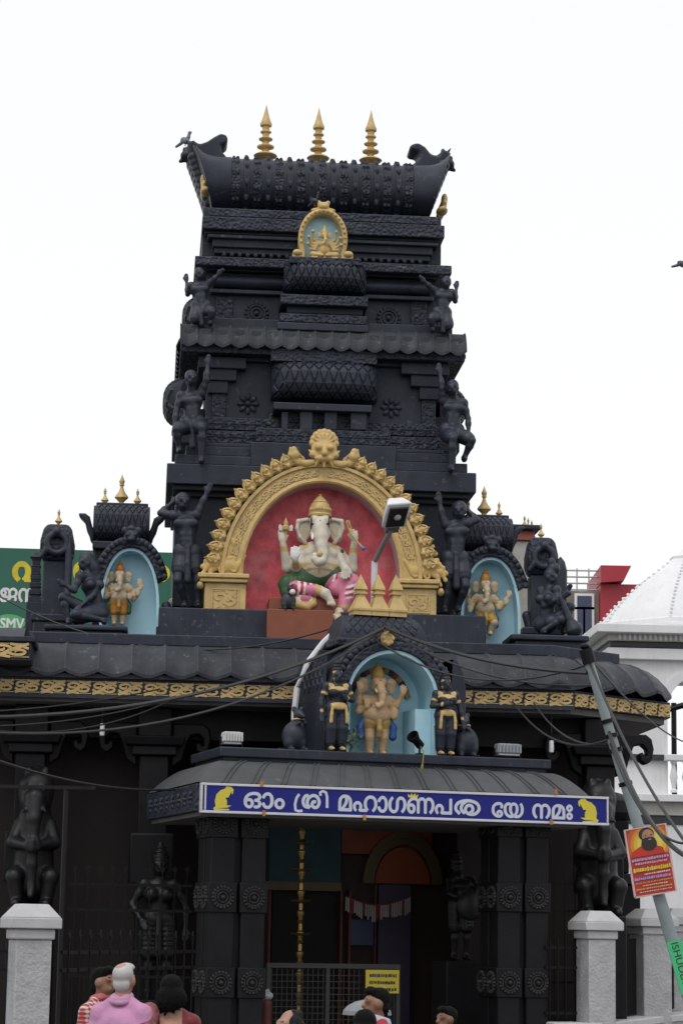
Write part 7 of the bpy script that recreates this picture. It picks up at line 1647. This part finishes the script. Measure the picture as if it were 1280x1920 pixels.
def dup_(t, J, k):
    sc = []
    sh = (J['shl'] + J['shr']) / 2
    S2 = chain([J['shr'] + A3((-.02, -.1, .06)) * k, J['shr'] + A3((.0, .06, .08)) * k, J['shr'] + A3((.03, .14, -.06)) * k, J['shr'] + A3((.02, .17, -.35)) * k, J['shr'] + A3((.0, .15, -.6)) * k], [.06 * k, .075 * k, .085 * k, .09 * k, .09 * k], (.25, .09, .10))
    t.part('shawl', sculpt('shawl', S2, .011, .03, m=mat('printed_shawl', (.22, .07, .08), .8, .5, 18, .3, 60, dust=.8, dcol=(.30, .17, .15))), None)
person(322, 1828, 18.4, 188, 1.66, 'woman in a maroon blouse with a low back and dark bun', SK2, (.16, .012, .018), (.10, .02, .02), BH, 'bun', neck=None, extra=dup_)
person(552, 1890, 15.2, -60, 1.6, 'balding man with greying hair at the bottom of the picture', SK2, (.15, .16, .2), (.03, .03, .04), (.03, .028, .028), 'bald')
person(684, 1893, 16.0, 180, 1.5, 'dark-haired person seen from behind in front of the profiled man', SK1, (.05, .05, .08), (.03, .03, .04), BH, 'bun', neck=None)
person(713, 1850, 18.0, -80, 1.6, 'dark-haired man in profile wearing a red jacket with a pale collar', SK1, (.36, .02, .035), (.02, .02, .03), BH, 'short', neck=(.45, .47, .55), shirt_mat=mat('red_jacket', (.34, .02, .035), .7, .12, 6, .8, 12))
person(842, 1886, 23.0, -60, 1.65, 'man in an orange shirt sitting low in front of the right pillar', SK3, (.36, .10, .03), (.03, .03, .03), BH, 'short', sit=True, shirt_mat=mat('orange_cloth', (.36, .10, .035), .8, .08, 8))
p = G.P(842, 1886, 23.0); kz_ = p.z - 1.73 * 1.65 / 1.73 + .90 * 1.65 / 1.73 - .11
t = Thing('stool', 'low wooden stool under the man in the orange shirt', 'stool', G, (p.x, 23.0, 0))
SW = mat('stool_wood', (.14, .08, .04), .6, .2, 8); t.part('seat', MB().box(p.x - .18, p.x + .18, 22.82, 23.18, kz_ - .05, kz_), SW, bev=.01)
for sx_ in (-.15, .15):
    for sy_ in (-.15, .15): t.part('leg', MB().box(p.x + sx_ - .02, p.x + sx_ + .02, 23 + sy_ - .02, 23 + sy_ + .02, 0, kz_ - .052), SW)
# pale umbrella behind the profiled man and a small red object by the gate
p = G.P(688, 1874, 20.5); t = Thing('umbrella', 'pale grey open umbrella behind the man in profile', 'umbrella', G, (p.x, 20.5, 0))
q = MB()
R_ = .21
t.part('canopy', MB().lathe((p.x, 20.5, p.z - .13), [(R_, 0), (R_ * .97, .035), (R_ * .8, .075), (R_ * .5, .11), (R_ * .15, .128), (.005, .13)], 8), mat('umbrella_cloth', (.20, .21, .22), .5), smooth=20)
t.part('shaft', MB().tube([(p.x, 20.5, 0.5), (p.x, 20.5, p.z)], .008, 6), IRON)
p = C.P(499, 1880, 1.1); t = Thing('red_white_bundle', 'small dim red bundle with a white top beside the left pillar', 'bundle', C, (p.x, 1.1, .45))
zt_ = C.P(499, 1852, 1.1).z - .45
t.part('bundle', sculpt('bundle', [cap((0, 0, .1), (0, 0, zt_ - .2), .085, .08, (.09, .015, .015)), cap((0, 0, 0), (0, 0, .1), .1, .1, (.09, .015, .015))], .014, .03), None); t.part('white_top', sculpt('white_top', [ell((0, -.01, zt_ - .1), (.085, .08, .06), (.36, .37, .39)), cap((-.02, 0, zt_ - .08), (.02, 0, zt_ - .03), .04, .02, (.36, .37, .39))], .012, .03), None)
